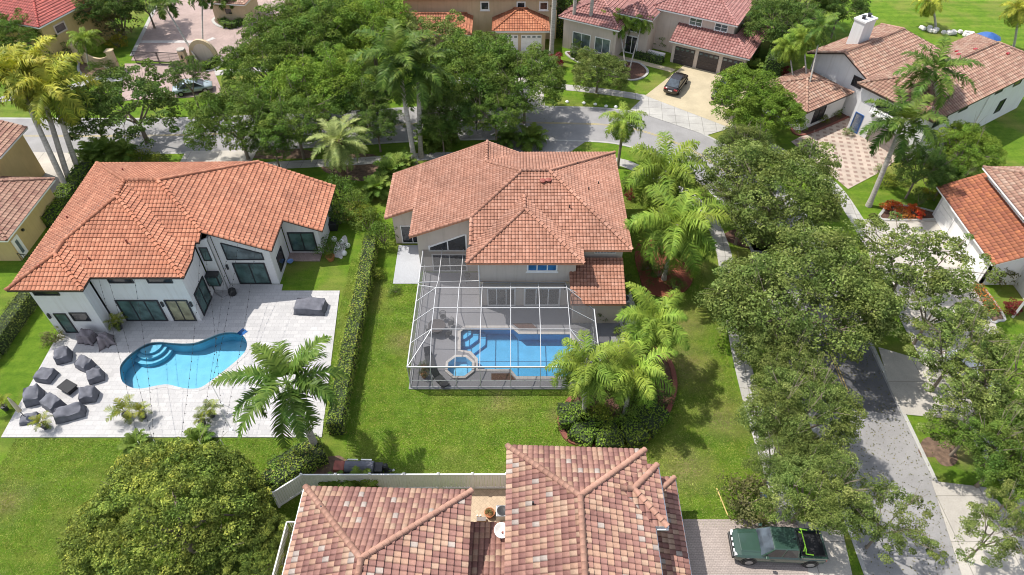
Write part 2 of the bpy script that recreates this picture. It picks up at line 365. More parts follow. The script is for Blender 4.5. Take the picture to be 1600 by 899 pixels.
# leaves
M['leaf_oak'] = leafmat('leaf_oak', [(.050, .080, .016), (.105, .150, .032), (.165, .215, .052), (.26, .30, .09)])
M['leaf_dark'] = leafmat('leaf_dark', [(.042, .080, .018), (.085, .145, .028), (.14, .21, .045)])
M['leaf_mid'] = leafmat('leaf_mid', [(.058, .105, .018), (.105, .18, .026), (.175, .25, .045)])
M['leaf_bright'] = leafmat('leaf_bright', [(.08, .14, .016), (.14, .23, .024), (.20, .29, .04)])
M['leaf_lime'] = leafmat('leaf_lime', [(.06, .10, .012), (.13, .17, .018), (.26, .27, .03)])
M['leaf_yellow'] = leafmat('leaf_yellow', [(.14, .15, .015), (.30, .27, .02), (.45, .38, .03)])
M['leaf_mango'] = leafmat('leaf_mango', [(.05, .075, .014), (.10, .145, .024), (.20, .25, .042), (.36, .39, .065)])
M['leaf_olive'] = leafmat('leaf_olive', [(.06, .07, .02), (.13, .13, .045), (.2, .19, .09)])
M['leaf_hedge'] = leafmat('leaf_hedge', [(.09, .15, .02), (.16, .24, .03), (.25, .32, .05), (.33, .24, .09)])
M['leaf_palm'] = leafmat('leaf_palm', [(.028, .062, .010), (.06, .115, .017), (.14, .20, .035)], rough=.38)
M['leaf_queen'] = leafmat('leaf_queen', [(.075, .14, .018), (.14, .225, .026), (.25, .33, .045)], rough=.42)
M['leaf_royal_yellow'] = leafmat('leaf_royal_yellow', [(.09, .14, .02), (.22, .26, .03), (.48, .45, .05)], rough=.42)
M['leaf_date'] = leafmat('leaf_date', [(.10, .15, .04), (.18, .23, .065), (.30, .33, .12)], rough=.4)
M['leaf_red'] = leafmat('leaf_red', [(.08, .012, .012), (.2, .02, .03), (.1, .08, .03)])
M['leaf_orange'] = leafmat('leaf_orange', [(.1, .12, .02), (.5, .14, .02), (.6, .28, .03)])
M['leaf_flame'] = leafmat('leaf_flame', [(.35, .04, .01), (.5, .10, .02), (.3, .2, .03)])
M['leaf_core'] = plain('leaf_core', (.030, .045, .014), .95, var=.4, scale=4)
def bark(name, c, band=0):
    m, N, L, B = mat(name); g = geopos(N)
    mp = N.new('ShaderNodeMapping'); mp.inputs['Scale'].default_value = (1, 1, 6) if band else (4, 4, .8); L.new(g, mp.inputs[0])
    n = noise(N, L, 1.6, 5, .6, vec=mp.outputs[0]); r = ramp(N, [(.3, tuple(x*.55 for x in c)), (.65, c)]); L.new(n.outputs[0], r.inputs[0])
    L.new(r.outputs[0], B.inputs['Base Color']); B.inputs['Roughness'].default_value = .95; bump(N, L, B, n.outputs[0], .5, .05)
    return m
M['bark'] = bark('bark', (.26, .21, .16)); M['bark_pale'] = bark('bark_pale', (.46, .42, .37), 1); M['bark_brown'] = bark('bark_brown', (.12, .07, .04), 1); M['crownshaft'] = bark('crownshaft', (.12, .2, .04))
# ------------------------------------------------------------------ roofs
def in_poly(x, y, poly):
    c = False; n = len(poly)
    for i in range(n):
        x0, y0 = poly[i]; x1, y1 = poly[i-1]
        if (y0 > y) != (y1 > y) and x < (x1-x0)*(y-y0)/(y1-y0)+x0: c = not c
    return c

def tile_plane(poly, m, parent, tw=.30, tl=.38, amp=.045, step=.045, res=8, joint=.66, down=None, lift=.03, seed=0, world=True, name='tiles'):
    """real barrel tiles laid over the 3D polygon `poly` and cut to its outline"""
    pts = [Vector(p) for p in poly]
    n = Vector((0, 0, 0))
    for i in range(len(pts)):
        a, b = pts[i], pts[(i+1) % len(pts)]
        n += Vector(((a.y-b.y)*(a.z+b.z), (a.z-b.z)*(a.x+b.x), (a.x-b.x)*(a.y+b.y)))
    n.normalize()
    if n.z < 0: n = -n
    o = sum(pts, Vector())/len(pts)
    vdir = Vector((-n.x*0, 0, 0))
    vdir = (Vector((0, 0, 1))-n*n.z)
    vdir = vdir.normalized() if vdir.length > 1e-4 else Vector((0, 1, 0))     # up the slope
    udir = vdir.cross(n).normalized()
    P2 = [((p-o).dot(udir), (p-o).dot(vdir)) for p in pts]
    u0 = min(p[0] for p in P2); u1 = max(p[0] for p in P2); v0 = min(p[1] for p in P2); v1 = max(p[1] for p in P2)
    nu = int(math.ceil((u1-u0)/tw))+1; nv = int(math.ceil((v1-v0)/tl))+1
    us = np.arange(nu*res+1)/res
    prof = amp*(np.abs(np.sin(np.pi*(us))) ** .6)                # barrels with sharp valleys
    rs = np.random.RandomState(seed+17)
    V = []; F = []; T = []; J = []
    base = 0
    U = us*tw+u0
    for r in range(nv):
        va = v0+r*tl; vb = va+tl+.01
        off = rs.normal(0, .002)
        for (vv, ww) in ((va, -.015), (va, step+off), (vb, 0)):
            V.append(np.stack([U, np.full_like(U, vv), prof*(1 if ww > -.01 else .3)+ww], 1))
        k = len(U)
        i = np.arange(k-1)
        for s_ in (0, 1):
            a = base+s_*k
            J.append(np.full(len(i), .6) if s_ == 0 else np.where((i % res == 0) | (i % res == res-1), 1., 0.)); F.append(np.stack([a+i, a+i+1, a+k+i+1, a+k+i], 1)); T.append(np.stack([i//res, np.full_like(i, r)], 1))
        base += 3*k
    V = np.concatenate(V); F = np.concatenate(F); T = np.concatenate(T)
    me = bpy.data.meshes.new(name)
    me.vertices.add(len(V)); me.vertices.foreach_set('co', V.astype(np.float32).ravel())
    me.loops.add(F.size); me.loops.foreach_set('vertex_index', F.astype(np.int32).ravel())
    me.polygons.add(len(F)); me.polygons.foreach_set('loop_start', np.arange(0, F.size, 4, dtype=np.int32))
    R2 = rs.rand(nu+2, nv+2)
    at = me.attributes.new('rnd', 'FLOAT', 'FACE'); at.data.foreach_set('value', R2[T[:, 0], T[:, 1]].astype(np.float32))
    at = me.attributes.new('joint', 'FLOAT', 'FACE'); at.data.foreach_set('value', (np.concatenate(J)*joint).astype(np.float32))  # weight of the painted shading and grime on course lips and valleys
    me.update(calc_edges=True)
    bm = bmesh.new(); bm.from_mesh(me)
    N2 = len(P2)
    area = sum(P2[i][0]*P2[(i+1) % N2][1]-P2[(i+1) % N2][0]*P2[i][1] for i in range(N2))
    sgn = 1 if area > 0 else -1
    convex = all(sgn*((P2[(i+1) % N2][0]-P2[i][0])*(P2[(i+2) % N2][1]-P2[(i+1) % N2][1])-(P2[(i+1) % N2][1]-P2[i][1])*(P2[(i+2) % N2][0]-P2[(i+1) % N2][0])) > -1e-6 for i in range(N2))
    for i in range(N2):
        a = P2[i]; b = P2[(i+1) % N2]
        nn = Vector((b[1]-a[1], -(b[0]-a[0]), 0))*sgn
        if nn.length < 1e-6: continue
        bmesh.ops.bisect_plane(bm, geom=bm.verts[:]+bm.edges[:]+bm.faces[:], dist=1e-5, plane_co=(a[0], a[1], 0), plane_no=nn, clear_outer=convex)
    if not convex:
        dl = [f for f in bm.faces if not in_poly(f.calc_center_median().x, f.calc_center_median().y, P2)]
        bmesh.ops.delete(bm, geom=dl, context='FACES')
    Mx = Matrix(((udir.x, vdir.x, n.x, o.x), (udir.y, vdir.y, n.y, o.y), (udir.z, vdir.z, n.z, o.z), (0, 0, 0, 1)))
    Mx = Mx @ Matrix.Translation((0, 0, lift))
    if parent is not None and world: Mx = root_inv(parent) @ Mx
    bm.transform(Mx); bmesh.ops.recalc_face_normals(bm, faces=bm.faces)
    for f in bm.faces:
        if f.normal.z < 0: f.normal_flip()
    bm.to_mesh(me); bm.free(); me.materials.append(m); me.update()
    return me

def join_meshes(name, meshes, parent):
    bm = bmesh.new()
    for me in meshes: bm.from_mesh(me)
    out = bpy.data.meshes.new(name); 
    for m in meshes[0].materials: out.materials.append(m)
    bm.to_mesh(out); bm.free()
    for me in meshes: bpy.data.meshes.remove(me)
    return put(name, out, parent)

def roof(house, planes, ridges, m, trim, name='roof', world=True, seed=0, slab=.16, capm=None, cap=.14, res=8, **kw):
    """planes: list of 3D polygons; ridges: list of 3D polylines with cap tiles"""
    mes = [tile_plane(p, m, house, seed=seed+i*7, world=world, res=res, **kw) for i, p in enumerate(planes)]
    ro = join_meshes(name, mes, house)
    mb = MB()
    for p in planes:
        mb.hexa([(q[0], q[1], q[2]-slab) for q in p], [(q[0], q[1], q[2]-.005) for q in p])
    mb.build('eaves', trim, ro, world)
    V = []; F = []; A = []; rs = np.random.RandomState(seed+3)
    if ridges:
        for line in ridges:
            for a, b in zip(line[:-1], line[1:]):
                a = Vector(a); b = Vector(b)
                if b.z < a.z: a, b = b, a
                L = (b-a).length; d = (b-a)/L; k = max(1, int(round(L/.42)))
                s = d.cross(Vector((0, 0, 1))).normalized(); u = s.cross(d)
                for i in range(k):
                    p0 = a+d*(L*i/k); p1 = a+d*(L*(i+1)/k+.03); nb = len(V)
                    for p, rr, lf in ((p0, cap*1.12, .05), (p1, cap*.9, .02)):
                        for j in range(6):
                            t = math.pi*(j/5); V.append(tuple(p+s*math.cos(t)*rr+u*(math.sin(t)*rr*.85+lf+.045)))
                    V.append(tuple(p0-u*.05))
                    q = rs.rand()
                    for j in range(5): F.append((nb+j, nb+j+1, nb+7+j, nb+6+j)); A.append(q)
                    for j in range(0, 4, 2): F.append((nb+j, nb+j+1, nb+j+2, nb+12)); A.append(q)
        if world:
            Mi = root_inv(house); V = [tuple(Mi @ Vector(v)) for v in V]
        put('ridge_cap', np_mesh('ridge_cap', V, F, A, [capm or m]), ro)
    return ro

def hip_planes(x0, y0, x1, y1, ze, slope=.4):
    """hip roof over a rectangle: planes, ridge lines"""
    w, d = x1-x0, y1-y0
    if w >= d:
        h = d/2; a = (x0+h, y0+h, ze+h*slope); b = (x1-h, y0+h, ze+h*slope)
    else:
        h = w/2; a = (x0+h, y0+h, ze+h*slope); b = (x0+h, y1-h, ze+h*slope)
    c = [(x0, y0, ze), (x1, y0, ze), (x1, y1, ze), (x0, y1, ze)]
    if abs(w-d) < .05:
        pl = [[c[0], c[1], a], [c[1], c[2], a], [c[2], c[3], a], [c[3], c[0], a]]; rd = [[q, a] for q in c]
    elif w >= d:
        pl = [[c[0], c[1], b, a], [c[1], c[2], b], [c[2], c[3], a, b], [c[3], c[0], a]]
        rd = [[c[0], a], [c[3], a], [c[1], b], [c[2], b], [a, b]]
    else:
        pl = [[c[0], c[1], a], [c[1], c[2], b, a], [c[2], c[3], b], [c[3], c[0], a, b]]
        rd = [[c[0], a], [c[1], a], [c[2], b], [c[3], b], [a, b]]
    return pl, rd

def opening(house, p0, p1, z0, z1, pane='glass_dark', frame='trim_white', fw=.08, mull=1, name='window', world=True, top=None, proud=.07, rows=0, sill=False):
    """framed opening on the wall line p0->p1 (outer side = right of that direction); top: optional (zleft, zright)"""
    a = Vector((p0[0], p0[1])); b = Vector((p1[0], p1[1])); L = (b-a).length; d = (b-a)/L; n = Vector((d.y, -d.x))
    tl, tr = top or (z1, z1)
    def pt(s, z, o): q = a+d*s+n*o; return (q.x, q.y, z)
    mb = MB()
    def member(s0, za0, zb0, s1, za1, zb1, o=proud):
        mb.hexa([pt(s0, za0, -.02), pt(s1, za1, -.02), pt(s1, zb1, -.02), pt(s0, zb0, -.02)], [pt(s0, za0, o), pt(s1, za1, o), pt(s1, zb1, o), pt(s0, zb0, o)])
    member(0, z0, tl, fw, z0, tl+(tr-tl)*fw/L); member(L-fw, z0, tr-(tr-tl)*fw/L, L, z0, tr)
    member(fw, z0, z0+fw, L-fw, z0, z0+fw); member(fw, tl-fw, tl-.001, L-fw, tr-fw, tr-.001)
    for k in range(1, mull+1):
        s = L*k/(mull+1); z = tl+(tr-tl)*s/L
        member(s-fw*.35, z0+fw, z-fw, s+fw*.35, z0+fw, z-fw, proud*.7)
    for k in range(1, rows+1):
        z = z0+(z1-z0)*k/(rows+1); member(fw, z-fw*.25, z+fw*.25, L-fw, z-fw*.25, z+fw*.25, proud*.6)
    if sill:
        mb.hexa([pt(-.08, z0-.09, -.02), pt(L+.08, z0-.09, -.02), pt(L+.08, z0-.003, -.02), pt(-.08, z0-.003, -.02)], [pt(-.08, z0-.09, .13), pt(L+.08, z0-.09, .13), pt(L+.08, z0-.003, .13), pt(-.08, z0-.003, .13)])
    fo = mb.build(name, M[frame], house, world)
    g = MB(); g.hexa([pt(fw, z0+fw, -.015), pt(L-fw, z0+fw, -.015), pt(L-fw, tr-fw, -.015), pt(fw, tl-fw, -.015)], [pt(fw, z0+fw, .02), pt(L-fw, z0+fw, .02), pt(L-fw, tr-fw, .02), pt(fw, tl-fw, .02)])
    g.build('pane', M[pane], fo, world)
    return fo

def garage_door(house, p0, p1, z1, m, world=True, windows=True):
    a = Vector((p0[0], p0[1])); b = Vector((p1[0], p1[1])); L = (b-a).length; d = (b-a)/L; n = Vector((d.y, -d.x))
    def pt(s, z, o): q = a+d*s+n*o; return (q.x, q.y, z)
    mb = MB(); k = 4; h = z1/k
    for i in range(k):
        z0_ = i*h+.02; z1_ = (i+1)*h-.02
        mb.hexa([pt(0, z0_, -.02), pt(L, z0_, -.02), pt(L, z1_, -.02), pt(0, z1_, -.02)], [pt(0, z0_, .05), pt(L, z0_, .05), pt(L, z1_, .05), pt(0, z1_, .05)])
    o = mb.build('garage_door', M[m], house, world)
    if windows:
        g = MB(); w = L/4
        for i in range(4):
            s0 = i*w+w*.18; s1 = (i+1)*w-w*.18
            g.hexa([pt(s0, z1-.42, .04), pt(s1, z1-.42, .04), pt(s1, z1-.16, .04), pt(s0, z1-.16, .04)], [pt(s0, z1-.42, .062), pt(s1, z1-.42, .062), pt(s1, z1-.16, .062), pt(s0, z1-.16, .062)])
        g.build('pane', M['glass_pale'], o, world)
    return o

# ------------------------------------------------------------------ foliage
def leaves(rs, C, Nrm, size, asp=.55, jitter=.8, rnd=None):
    """diamond leaves at centres C with preferred normals Nrm"""
    n = len(C)
    nr = Nrm+rs.normal(0, jitter, (n, 3)); nr /= np.linalg.norm(nr, axis=1)[:, None]+1e-9
    t = rs.normal(0, 1, (n, 3)); t -= (t*nr).sum(1)[:, None]*nr; t /= np.linalg.norm(t, axis=1)[:, None]+1e-9
    b = np.cross(nr, t)
    s = size*(.7+.6*rs.rand(n))[:, None]
    V = np.stack([C-t*s*.5, C+b*s*.5*asp, C+t*s*.5, C-b*s*.5*asp], 1).reshape(-1, 3)
    F = np.arange(4*n).reshape(n, 4)
    return V, F, (rs.rand(n) if rnd is None else rnd)

def crown_mesh(name, seed, R_=5.0, flat=.62, clumps=120, per=150, clump_r=.95, leaf=.26, m='leaf_oak', hollow=.45, open_=0.0, edge=.25):
    rs = np.random.RandomState(seed)
    # lobed outline
    ph = rs.rand(6)*6.28; am = rs.rand(6)*edge*.5
    cen = []
    k = 0
    while len(cen) < clumps and k < 20000:
        k += 1
        d = rs.normal(0, 1, 3); d /= np.linalg.norm(d)
        if d[2] < -.35: continue
        az = math.atan2(d[1], d[0])
        lob = 1+sum(am[i]*math.sin((i+2)*az+ph[i]) for i in range(5))
        r = (hollow+(1-hollow)*rs.rand()**.45)*lob
        c = np.array([d[0]*R_*r, d[1]*R_*r, d[2]*R_*flat*r])
        if cen and k < 9000 and ((np.array(cen)-c)**2).sum(1).min() < (clump_r*(.78+open_))**2: continue
        cen.append(c)
    cen = np.array(cen)
    Vs = []; Fs = []; As = []; nb = 0
    for c in cen:
        q = int(per*(.6+.8*rs.rand())); cr = clump_r*(.7+.6*rs.rand())
        d = rs.normal(0, 1, (q, 3)); d /= np.linalg.norm(d, axis=1)[:, None]
        d[:, 2] = np.abs(d[:, 2])*.95-.25*rs.rand(q)
        rad = cr*(.55+.5*rs.rand(q)**.6)[:, None]
        Cn = c+d*rad*np.array([1, 1, .72])
        tone = np.clip(rs.normal(.42+.16*rs.normal(), .2, q), 0, 1)
        V, F, A = leaves(rs, Cn, d+np.array([0, 0, .7]), leaf, rnd=tone)
        Vs.append(V); Fs.append(F+nb); As.append(A); nb += len(V)
    return np_mesh(name, np.concatenate(Vs), np.concatenate(Fs), np.concatenate(As), [M[m]]), cen

def limb_mesh(name, seed, cen, R_, trunk_h, crown_z, r0=.2, m='bark', n=26, lean=(0, 0)):
    """trunk from the ground to the fork, limbs bending out to leaf clumps"""
    rs = np.random.RandomState(seed); mb = MB()
    fork = Vector((lean[0], lean[1], trunk_h))
    mb.tube([(0, 0, -.1), (0, 0, .15), Vector((lean[0]*.5, lean[1]*.5, trunk_h*.5)), fork], [r0*1.6, r0*1.15, r0*.95, r0*.85], 8)
    idx = rs.permutation(len(cen))[:n]
    mains = []
    for k in range(5):
        a = k*2*math.pi/5+rs.rand()*.7; e = Vector((math.cos(a)*R_*.38, math.sin(a)*R_*.38, crown_z-R_*.02+rs.rand()*.4))
        mid = fork.lerp(e, .5)+Vector((0, 0, -.15)); mb.tube([fork+Vector((0, 0, -.1)), mid, e], [r0*.62, r0*.48, r0*.36], 6); mains.append(e)
    for i in idx:
        c = Vector(cen[i])+Vector((0, 0, crown_z)); s = min(mains, key=lambda q: (q-c).length)
        mid = s.lerp(c, .5)+Vector((rs.normal(0, .2), rs.normal(0, .2), rs.normal(0, .2)-.1))
        mb.tube([s, mid, c], [r0*.3, r0*.2, r0*.07], 5)
        for j in range(2):
            e2 = c+Vector((rs.normal(0, .6), rs.normal(0, .6), abs(rs.normal(0, .5)))); mb.tube([mid, e2], [r0*.12, r0*.04], 4, caps=False)
    me_o = mb.build(name, M[m], None, smooth=True); me = me_o.data; bpy.data.objects.remove(me_o)
    return me

def frond(rs, V, F, A, base, az, el, L, droop, leaflet, ldroop, n=36, w=.045, plum=.3, tone=.5, rach=.03, tip=.25, basel=.12):
    """one pinnate leaf: rachis + leaflets"""
    pts = []; p = np.array(base, float); ang = el; step = L/8; dirh = np.array([math.cos(az), math.sin(az), 0.])
    for i in range(9):
        pts.append(p.copy()); p = p+(dirh*math.cos(ang)+np.array([0, 0, math.sin(ang)]))*step; ang -= droop/8*(1+.9*i/8)
    pts = np.array(pts); side = np.array([-dirh[1], dirh[0], 0])
    nb = len(V)
    for i, q in enumerate(pts):
        r = rach*(1-.8*i/8); V.append(q+side*r); V.append(q-side*r)
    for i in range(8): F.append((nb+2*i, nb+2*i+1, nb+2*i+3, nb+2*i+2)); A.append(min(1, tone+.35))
    for k in range(n):
        t = basel+(1-basel)*k/(n-1); x = t*8; i = min(7, int(x)); q = pts[i]+(pts[i+1]-pts[i])*(x-i); dd = pts[i+1]-pts[i]; dd = dd/np.linalg.norm(dd)
        up = np.cross(side, dd); up = up if up[2] > 0 else -up
        ll = leaflet*(math.sin(math.pi*min(1, .18+t*.86))**.6)*(.85+.3*rs.rand())
        for s in (-1, 1):
            f = .55+.25*rs.rand()
            u0 = plum*rs.normal()+.25
            d1 = side*s*1.0+dd*f+up*u0; d1 /= np.linalg.norm(d1)
            d2 = d1+np.array([0, 0, -1])*ldroop; d2 /= np.linalg.norm(d2)
            m1 = q+d1*ll*.5; m2 = m1+d2*ll*.5
            wv = dd*w; b = len(V)
            V.extend([q-wv*.5, q+wv*.5, m1+wv*.55, m1-wv*.55, m2+wv*.12, m2-wv*.12])
            a = min(1, max(0, tone+rs.normal(0, .15)))
            F.append((b, b+1, b+2, b+3)); F.append((b+3, b+2, b+4, b+5)); A.extend([a, a])

def palm_crown(name, seed, m, nf=18, L=3.6, droop=1.3, leaflet=.62, ldroop=.7, elmin=-.25, elmax=1.35, n=36, w=.05, plum=.3, rach=.035):
    rs = np.random.RandomState(seed); V = []; F = []; A = []
    for i in range(nf):
        f = (i+.5)/nf; el = elmax-(elmax-elmin)*f**.85+rs.normal(0, .06); az = i*2.39996+rs.normal(0, .15)
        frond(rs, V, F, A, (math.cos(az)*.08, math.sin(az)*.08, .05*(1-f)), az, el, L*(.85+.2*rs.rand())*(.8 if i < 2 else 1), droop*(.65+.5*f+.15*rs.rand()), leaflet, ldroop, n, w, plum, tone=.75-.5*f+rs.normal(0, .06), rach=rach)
    return np_mesh(name, np.array(V), F, A, [M[m]])

PALM = {}
def palm_variants():
    for s in range(3):
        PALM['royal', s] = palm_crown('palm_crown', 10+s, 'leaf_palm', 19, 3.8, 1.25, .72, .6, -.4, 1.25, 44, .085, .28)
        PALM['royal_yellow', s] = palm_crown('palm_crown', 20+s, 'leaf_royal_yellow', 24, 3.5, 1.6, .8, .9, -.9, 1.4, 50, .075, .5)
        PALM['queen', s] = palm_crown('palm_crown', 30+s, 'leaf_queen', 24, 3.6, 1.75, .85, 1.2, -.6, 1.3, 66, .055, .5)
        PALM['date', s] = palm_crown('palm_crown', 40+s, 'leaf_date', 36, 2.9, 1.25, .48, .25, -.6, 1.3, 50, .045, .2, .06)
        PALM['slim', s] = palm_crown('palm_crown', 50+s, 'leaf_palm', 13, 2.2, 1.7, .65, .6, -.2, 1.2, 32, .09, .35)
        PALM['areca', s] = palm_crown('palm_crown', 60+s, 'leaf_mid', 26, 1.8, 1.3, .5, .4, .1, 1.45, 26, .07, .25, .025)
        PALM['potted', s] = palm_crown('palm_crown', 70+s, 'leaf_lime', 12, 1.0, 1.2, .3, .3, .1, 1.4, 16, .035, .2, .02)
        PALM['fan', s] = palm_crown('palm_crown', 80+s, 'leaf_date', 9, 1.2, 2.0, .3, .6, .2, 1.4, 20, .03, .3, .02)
palm_variants()

def palm(label, base, h, kind='royal', crown_off=(0, 0), r=.2, sc=1.0, group=None, name='palm_tree', bark_m='bark_pale', seed=0, shaft=True, cat='palm', z0=0, boots=False):
    """base (x, y); crown_off = lean of the crown relative to the base"""
    t = thing(name, label, cat, (base[0], base[1], z0), 0, group)
    top = Vector((crown_off[0], crown_off[1], h)); pts = []; rr = []
    for i in range(9):
        f = i/8; pts.append(Vector((top.x*f**1.15, top.y*f**1.15, h*f))); 
        rr.append(r*(1.35 if i == 0 else 1.0)*(1-.3*f)*(1+.12*math.sin(f*3)))
    mb = MB(); mb.tube([pts[0]-Vector((0, 0, .2))]+pts, [rr[0]]+rr, 9)
    mb.build('trunk', M[bark_m], t, False, smooth=True)
    if shaft:
        d = (pts[-1]-pts[-2]).normalized(); s = MB(); s.tube([top-d*.1, top+d*.5, top+d*1.2], [rr[-1]*1.15, rr[-1]*1.05, rr[-1]*.45], 8); s.build('crownshaft', M['crownshaft'], t, False, smooth=True)
        top = top+d*1.0
    if boots:
        s = MB(); s.lathe([(.1, -1.2), (.3, -1.0), (.42, -.3), (.3, .1), (.1, .2)], 10, top.x, top.y, top.z); s.build('leaf_bases', M['bark_brown'], t, False)
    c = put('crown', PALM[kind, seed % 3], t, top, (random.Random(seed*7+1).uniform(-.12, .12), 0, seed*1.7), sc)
    return t

def palm_px(label, base_px, crown_px, kind, h, **kw):
    """base given at ground pixel, crown centre at pixel for height h"""
    b = P(*base_px, 0); sh = 1.0 if kw.get('shaft', True) else 0
    c = P(*crown_px, h+sh*.9)
    return palm(label, (b.x, b.y), h, kind, (c.x-b.x, c.y-b.y), **kw)

CR = {}
def crown_variants():
    spec = dict(oak=('leaf_oak', 300, 135, .60, .175, .48), oak2=('leaf_oak', 270, 130, .62, .175, .45), sparse=('leaf_oak', 125, 115, .56, .20, .3), dark=('leaf_dark', 230, 125, .64, .2, .42), thin=('leaf_dark', 120, 120, .62, .22, .35),
                mid=('leaf_mid', 280, 130, .62, .19, .45), bright=('leaf_bright', 240, 125, .64, .2, .45), olive=('leaf_olive', 110, 150, .9, .2, .45), yellow=('leaf_yellow', 90, 150, .9, .3, .45))
    sd = 100
    for k, (m, cl, per, cr, lf, hol) in spec.items():
        for s in range(2 if k not in ('olive', 'yellow') else 1):
            sd += 1
            me, cen = crown_mesh('crown', sd, 5.0, .6 if k != 'sparse' else .5, cl, per, cr, lf, m, hol, open_=.15 if k == 'sparse' else 0, edge=.35)
            CR[k, s] = (me, limb_mesh('trunk', sd, cen, 5.0, 2.2, 4.2, .2 if k != 'sparse' else .15))
crown_variants()

def tree(label, px, py, zc, rpx, kind='oak', v=0, group=None, name='oak_tree', cat='tree', squash=(1, 1, 1), rot=None, bark_rot=None):
    """tree whose crown centre (height zc) shows at (px, py); rpx = crown radius in photo pixels"""
    c = P(px, py, zc)
    f = (c.y)*_c-(c.z-CAM_H)*_s
    Rw = rpx*f/FP; k = Rw/5.0
    me, tr = CR[kind, v]
    t = thing(name, label, cat, (c.x, c.y, 0), 0, group)
    rz = rot if rot is not None else (px*.37+py*.11) % 6.28
    # limbs fork so that crown centre sits at zc
    put('trunk', tr, t, (0, 0, 0), (0, 0, rz), (k*squash[0], k*squash[1], zc/4.2))
    put('crown', me, t, (0, 0, zc), (0, 0, rz), (k*squash[0], k*squash[1], k*squash[2]))
    return t

SH = {}
def shrub_variants():
    for i, (k, m, lf) in enumerate((('green', 'leaf_mid', .10), ('dark', 'leaf_dark', .10), ('hedge', 'leaf_hedge', .10), ('lime', 'leaf_lime', .12), ('yellow', 'leaf_yellow', .13), ('red', 'leaf_red', .16), ('orange', 'leaf_orange', .09), ('flame', 'leaf_flame', .16), ('olive', 'leaf_olive', .12), ('oak', 'leaf_oak', .12))):
        SH[k] = crown_mesh('foliage', 300+i, 1.0, .85, 26, 60, .34, lf, m, .35, edge=.3)[0]
    mb = MB()
    for k in range(6):
        a = k*1.05; mb.tube([(0, 0, 0), (math.cos(a)*.3, math.sin(a)*.3, .5), (math.cos(a)*.5, math.sin(a)*.5, 1.0)], [.04, .03, .012], 5)
    o = mb.build('stems', M['bark']); SH['stems'] = o.data; bpy.data.objects.remove(o)
shrub_variants()
def shrub(label, px, py, rpx, kind='green', group=None, name='shrub', h=1.0, z=None, cat='shrub', xy=None, r=None):
    zc = .6 if z is None else z
    c = P(px, py, zc*h) if xy is None else Vector((xy[0], xy[1], zc))
    f = c.y*_c-(c.z-CAM_H)*_s; rw = rpx*f/FP if r is None else r
    t = thing(name, label, cat, (c.x, c.y, 0), 0, group)
    put('stems', SH['stems'], t, (0, 0, 0), (0, 0, px), (rw, rw, rw*h))
    put('foliage', SH[kind], t, (0, 0, rw*.55*h), (0, 0, px*.7), (rw, rw, rw*h*.9))
    return t

def hedge(label, line, width, height, m='leaf_hedge', leaf=.13, dens=55, name='hedge', group=None, seed=0, cat='hedge', bumpy=.12, closed=False):
    """hedge of leaf faces round a dark woody core along a ground polyline"""
    rs = np.random.RandomState(seed+5); t = thing(name, label, cat, (line[0][0], line[0][1], 0), 0, group)
    C = []; Nn = []; core = MB()
    pts = [Vector((p[0], p[1], 0)) for p in line]
    if closed: pts.append(pts[0])
    org = pts[0]
    for a, b in zip(pts[:-1], pts[1:]):
        L = (b-a).length; d = (b-a)/L; s = Vector((-d.y, d.x, 0))
        W = width/2
        for (nq, kind) in ((int(L*width*dens*1.3), 't'), (int(L*height*dens), 'l'), (int(L*height*dens), 'r'), (int(width*height*dens), 'e'), (int(width*height*dens), 'f')):
            for _ in range(nq):
                u = rs.rand(); x = u*L; wob = bumpy*(math.sin(x*2.1+a.x)+math.sin(x*5.3+a.y)*.6)
                if kind == 't': q = a+d*x+s*rs.uniform(-W, W)+Vector((0, 0, height+wob*.5+rs.normal(0, .06))); nn = Vector((0, 0, 1))
                elif kind in 'lr':
                    sg = 1 if kind == 'l' else -1; q = a+d*x+s*sg*(W+wob*.5+rs.normal(0, .06))+Vector((0, 0, height*rs.rand())); nn = s*sg+Vector((0, 0, .4))
                else:
                    sg = 1 if kind == 'e' else 0; q = (b if sg else a)+d*(.05 if sg else -.05)+s*rs.uniform(-W, W)+Vector((0, 0, height*rs.rand())); nn = d*(1 if sg else -1)+Vector((0, 0, .4))
                C.append(q-org); Nn.append(nn)
        e = .12; ww = max(.05, W-.12)
        core.prism([(q-org)[:2] for q in (a-s*ww, b-s*ww, b+s*ww, a+s*ww)], 0, height-.12)
    C = np.array([tuple(q) for q in C]); Nn = np.array([tuple(q) for q in Nn])
    V, F, A = leaves(rs, C, Nn, leaf, jitter=.5, rnd=np.clip(rs.normal(.45, .22, len(C)), 0, 1))
    put('foliage', np_mesh('foliage', V, F, A, [M[m]]), t)
    core.build('branches', M['leaf_core'], t, False)
    return t

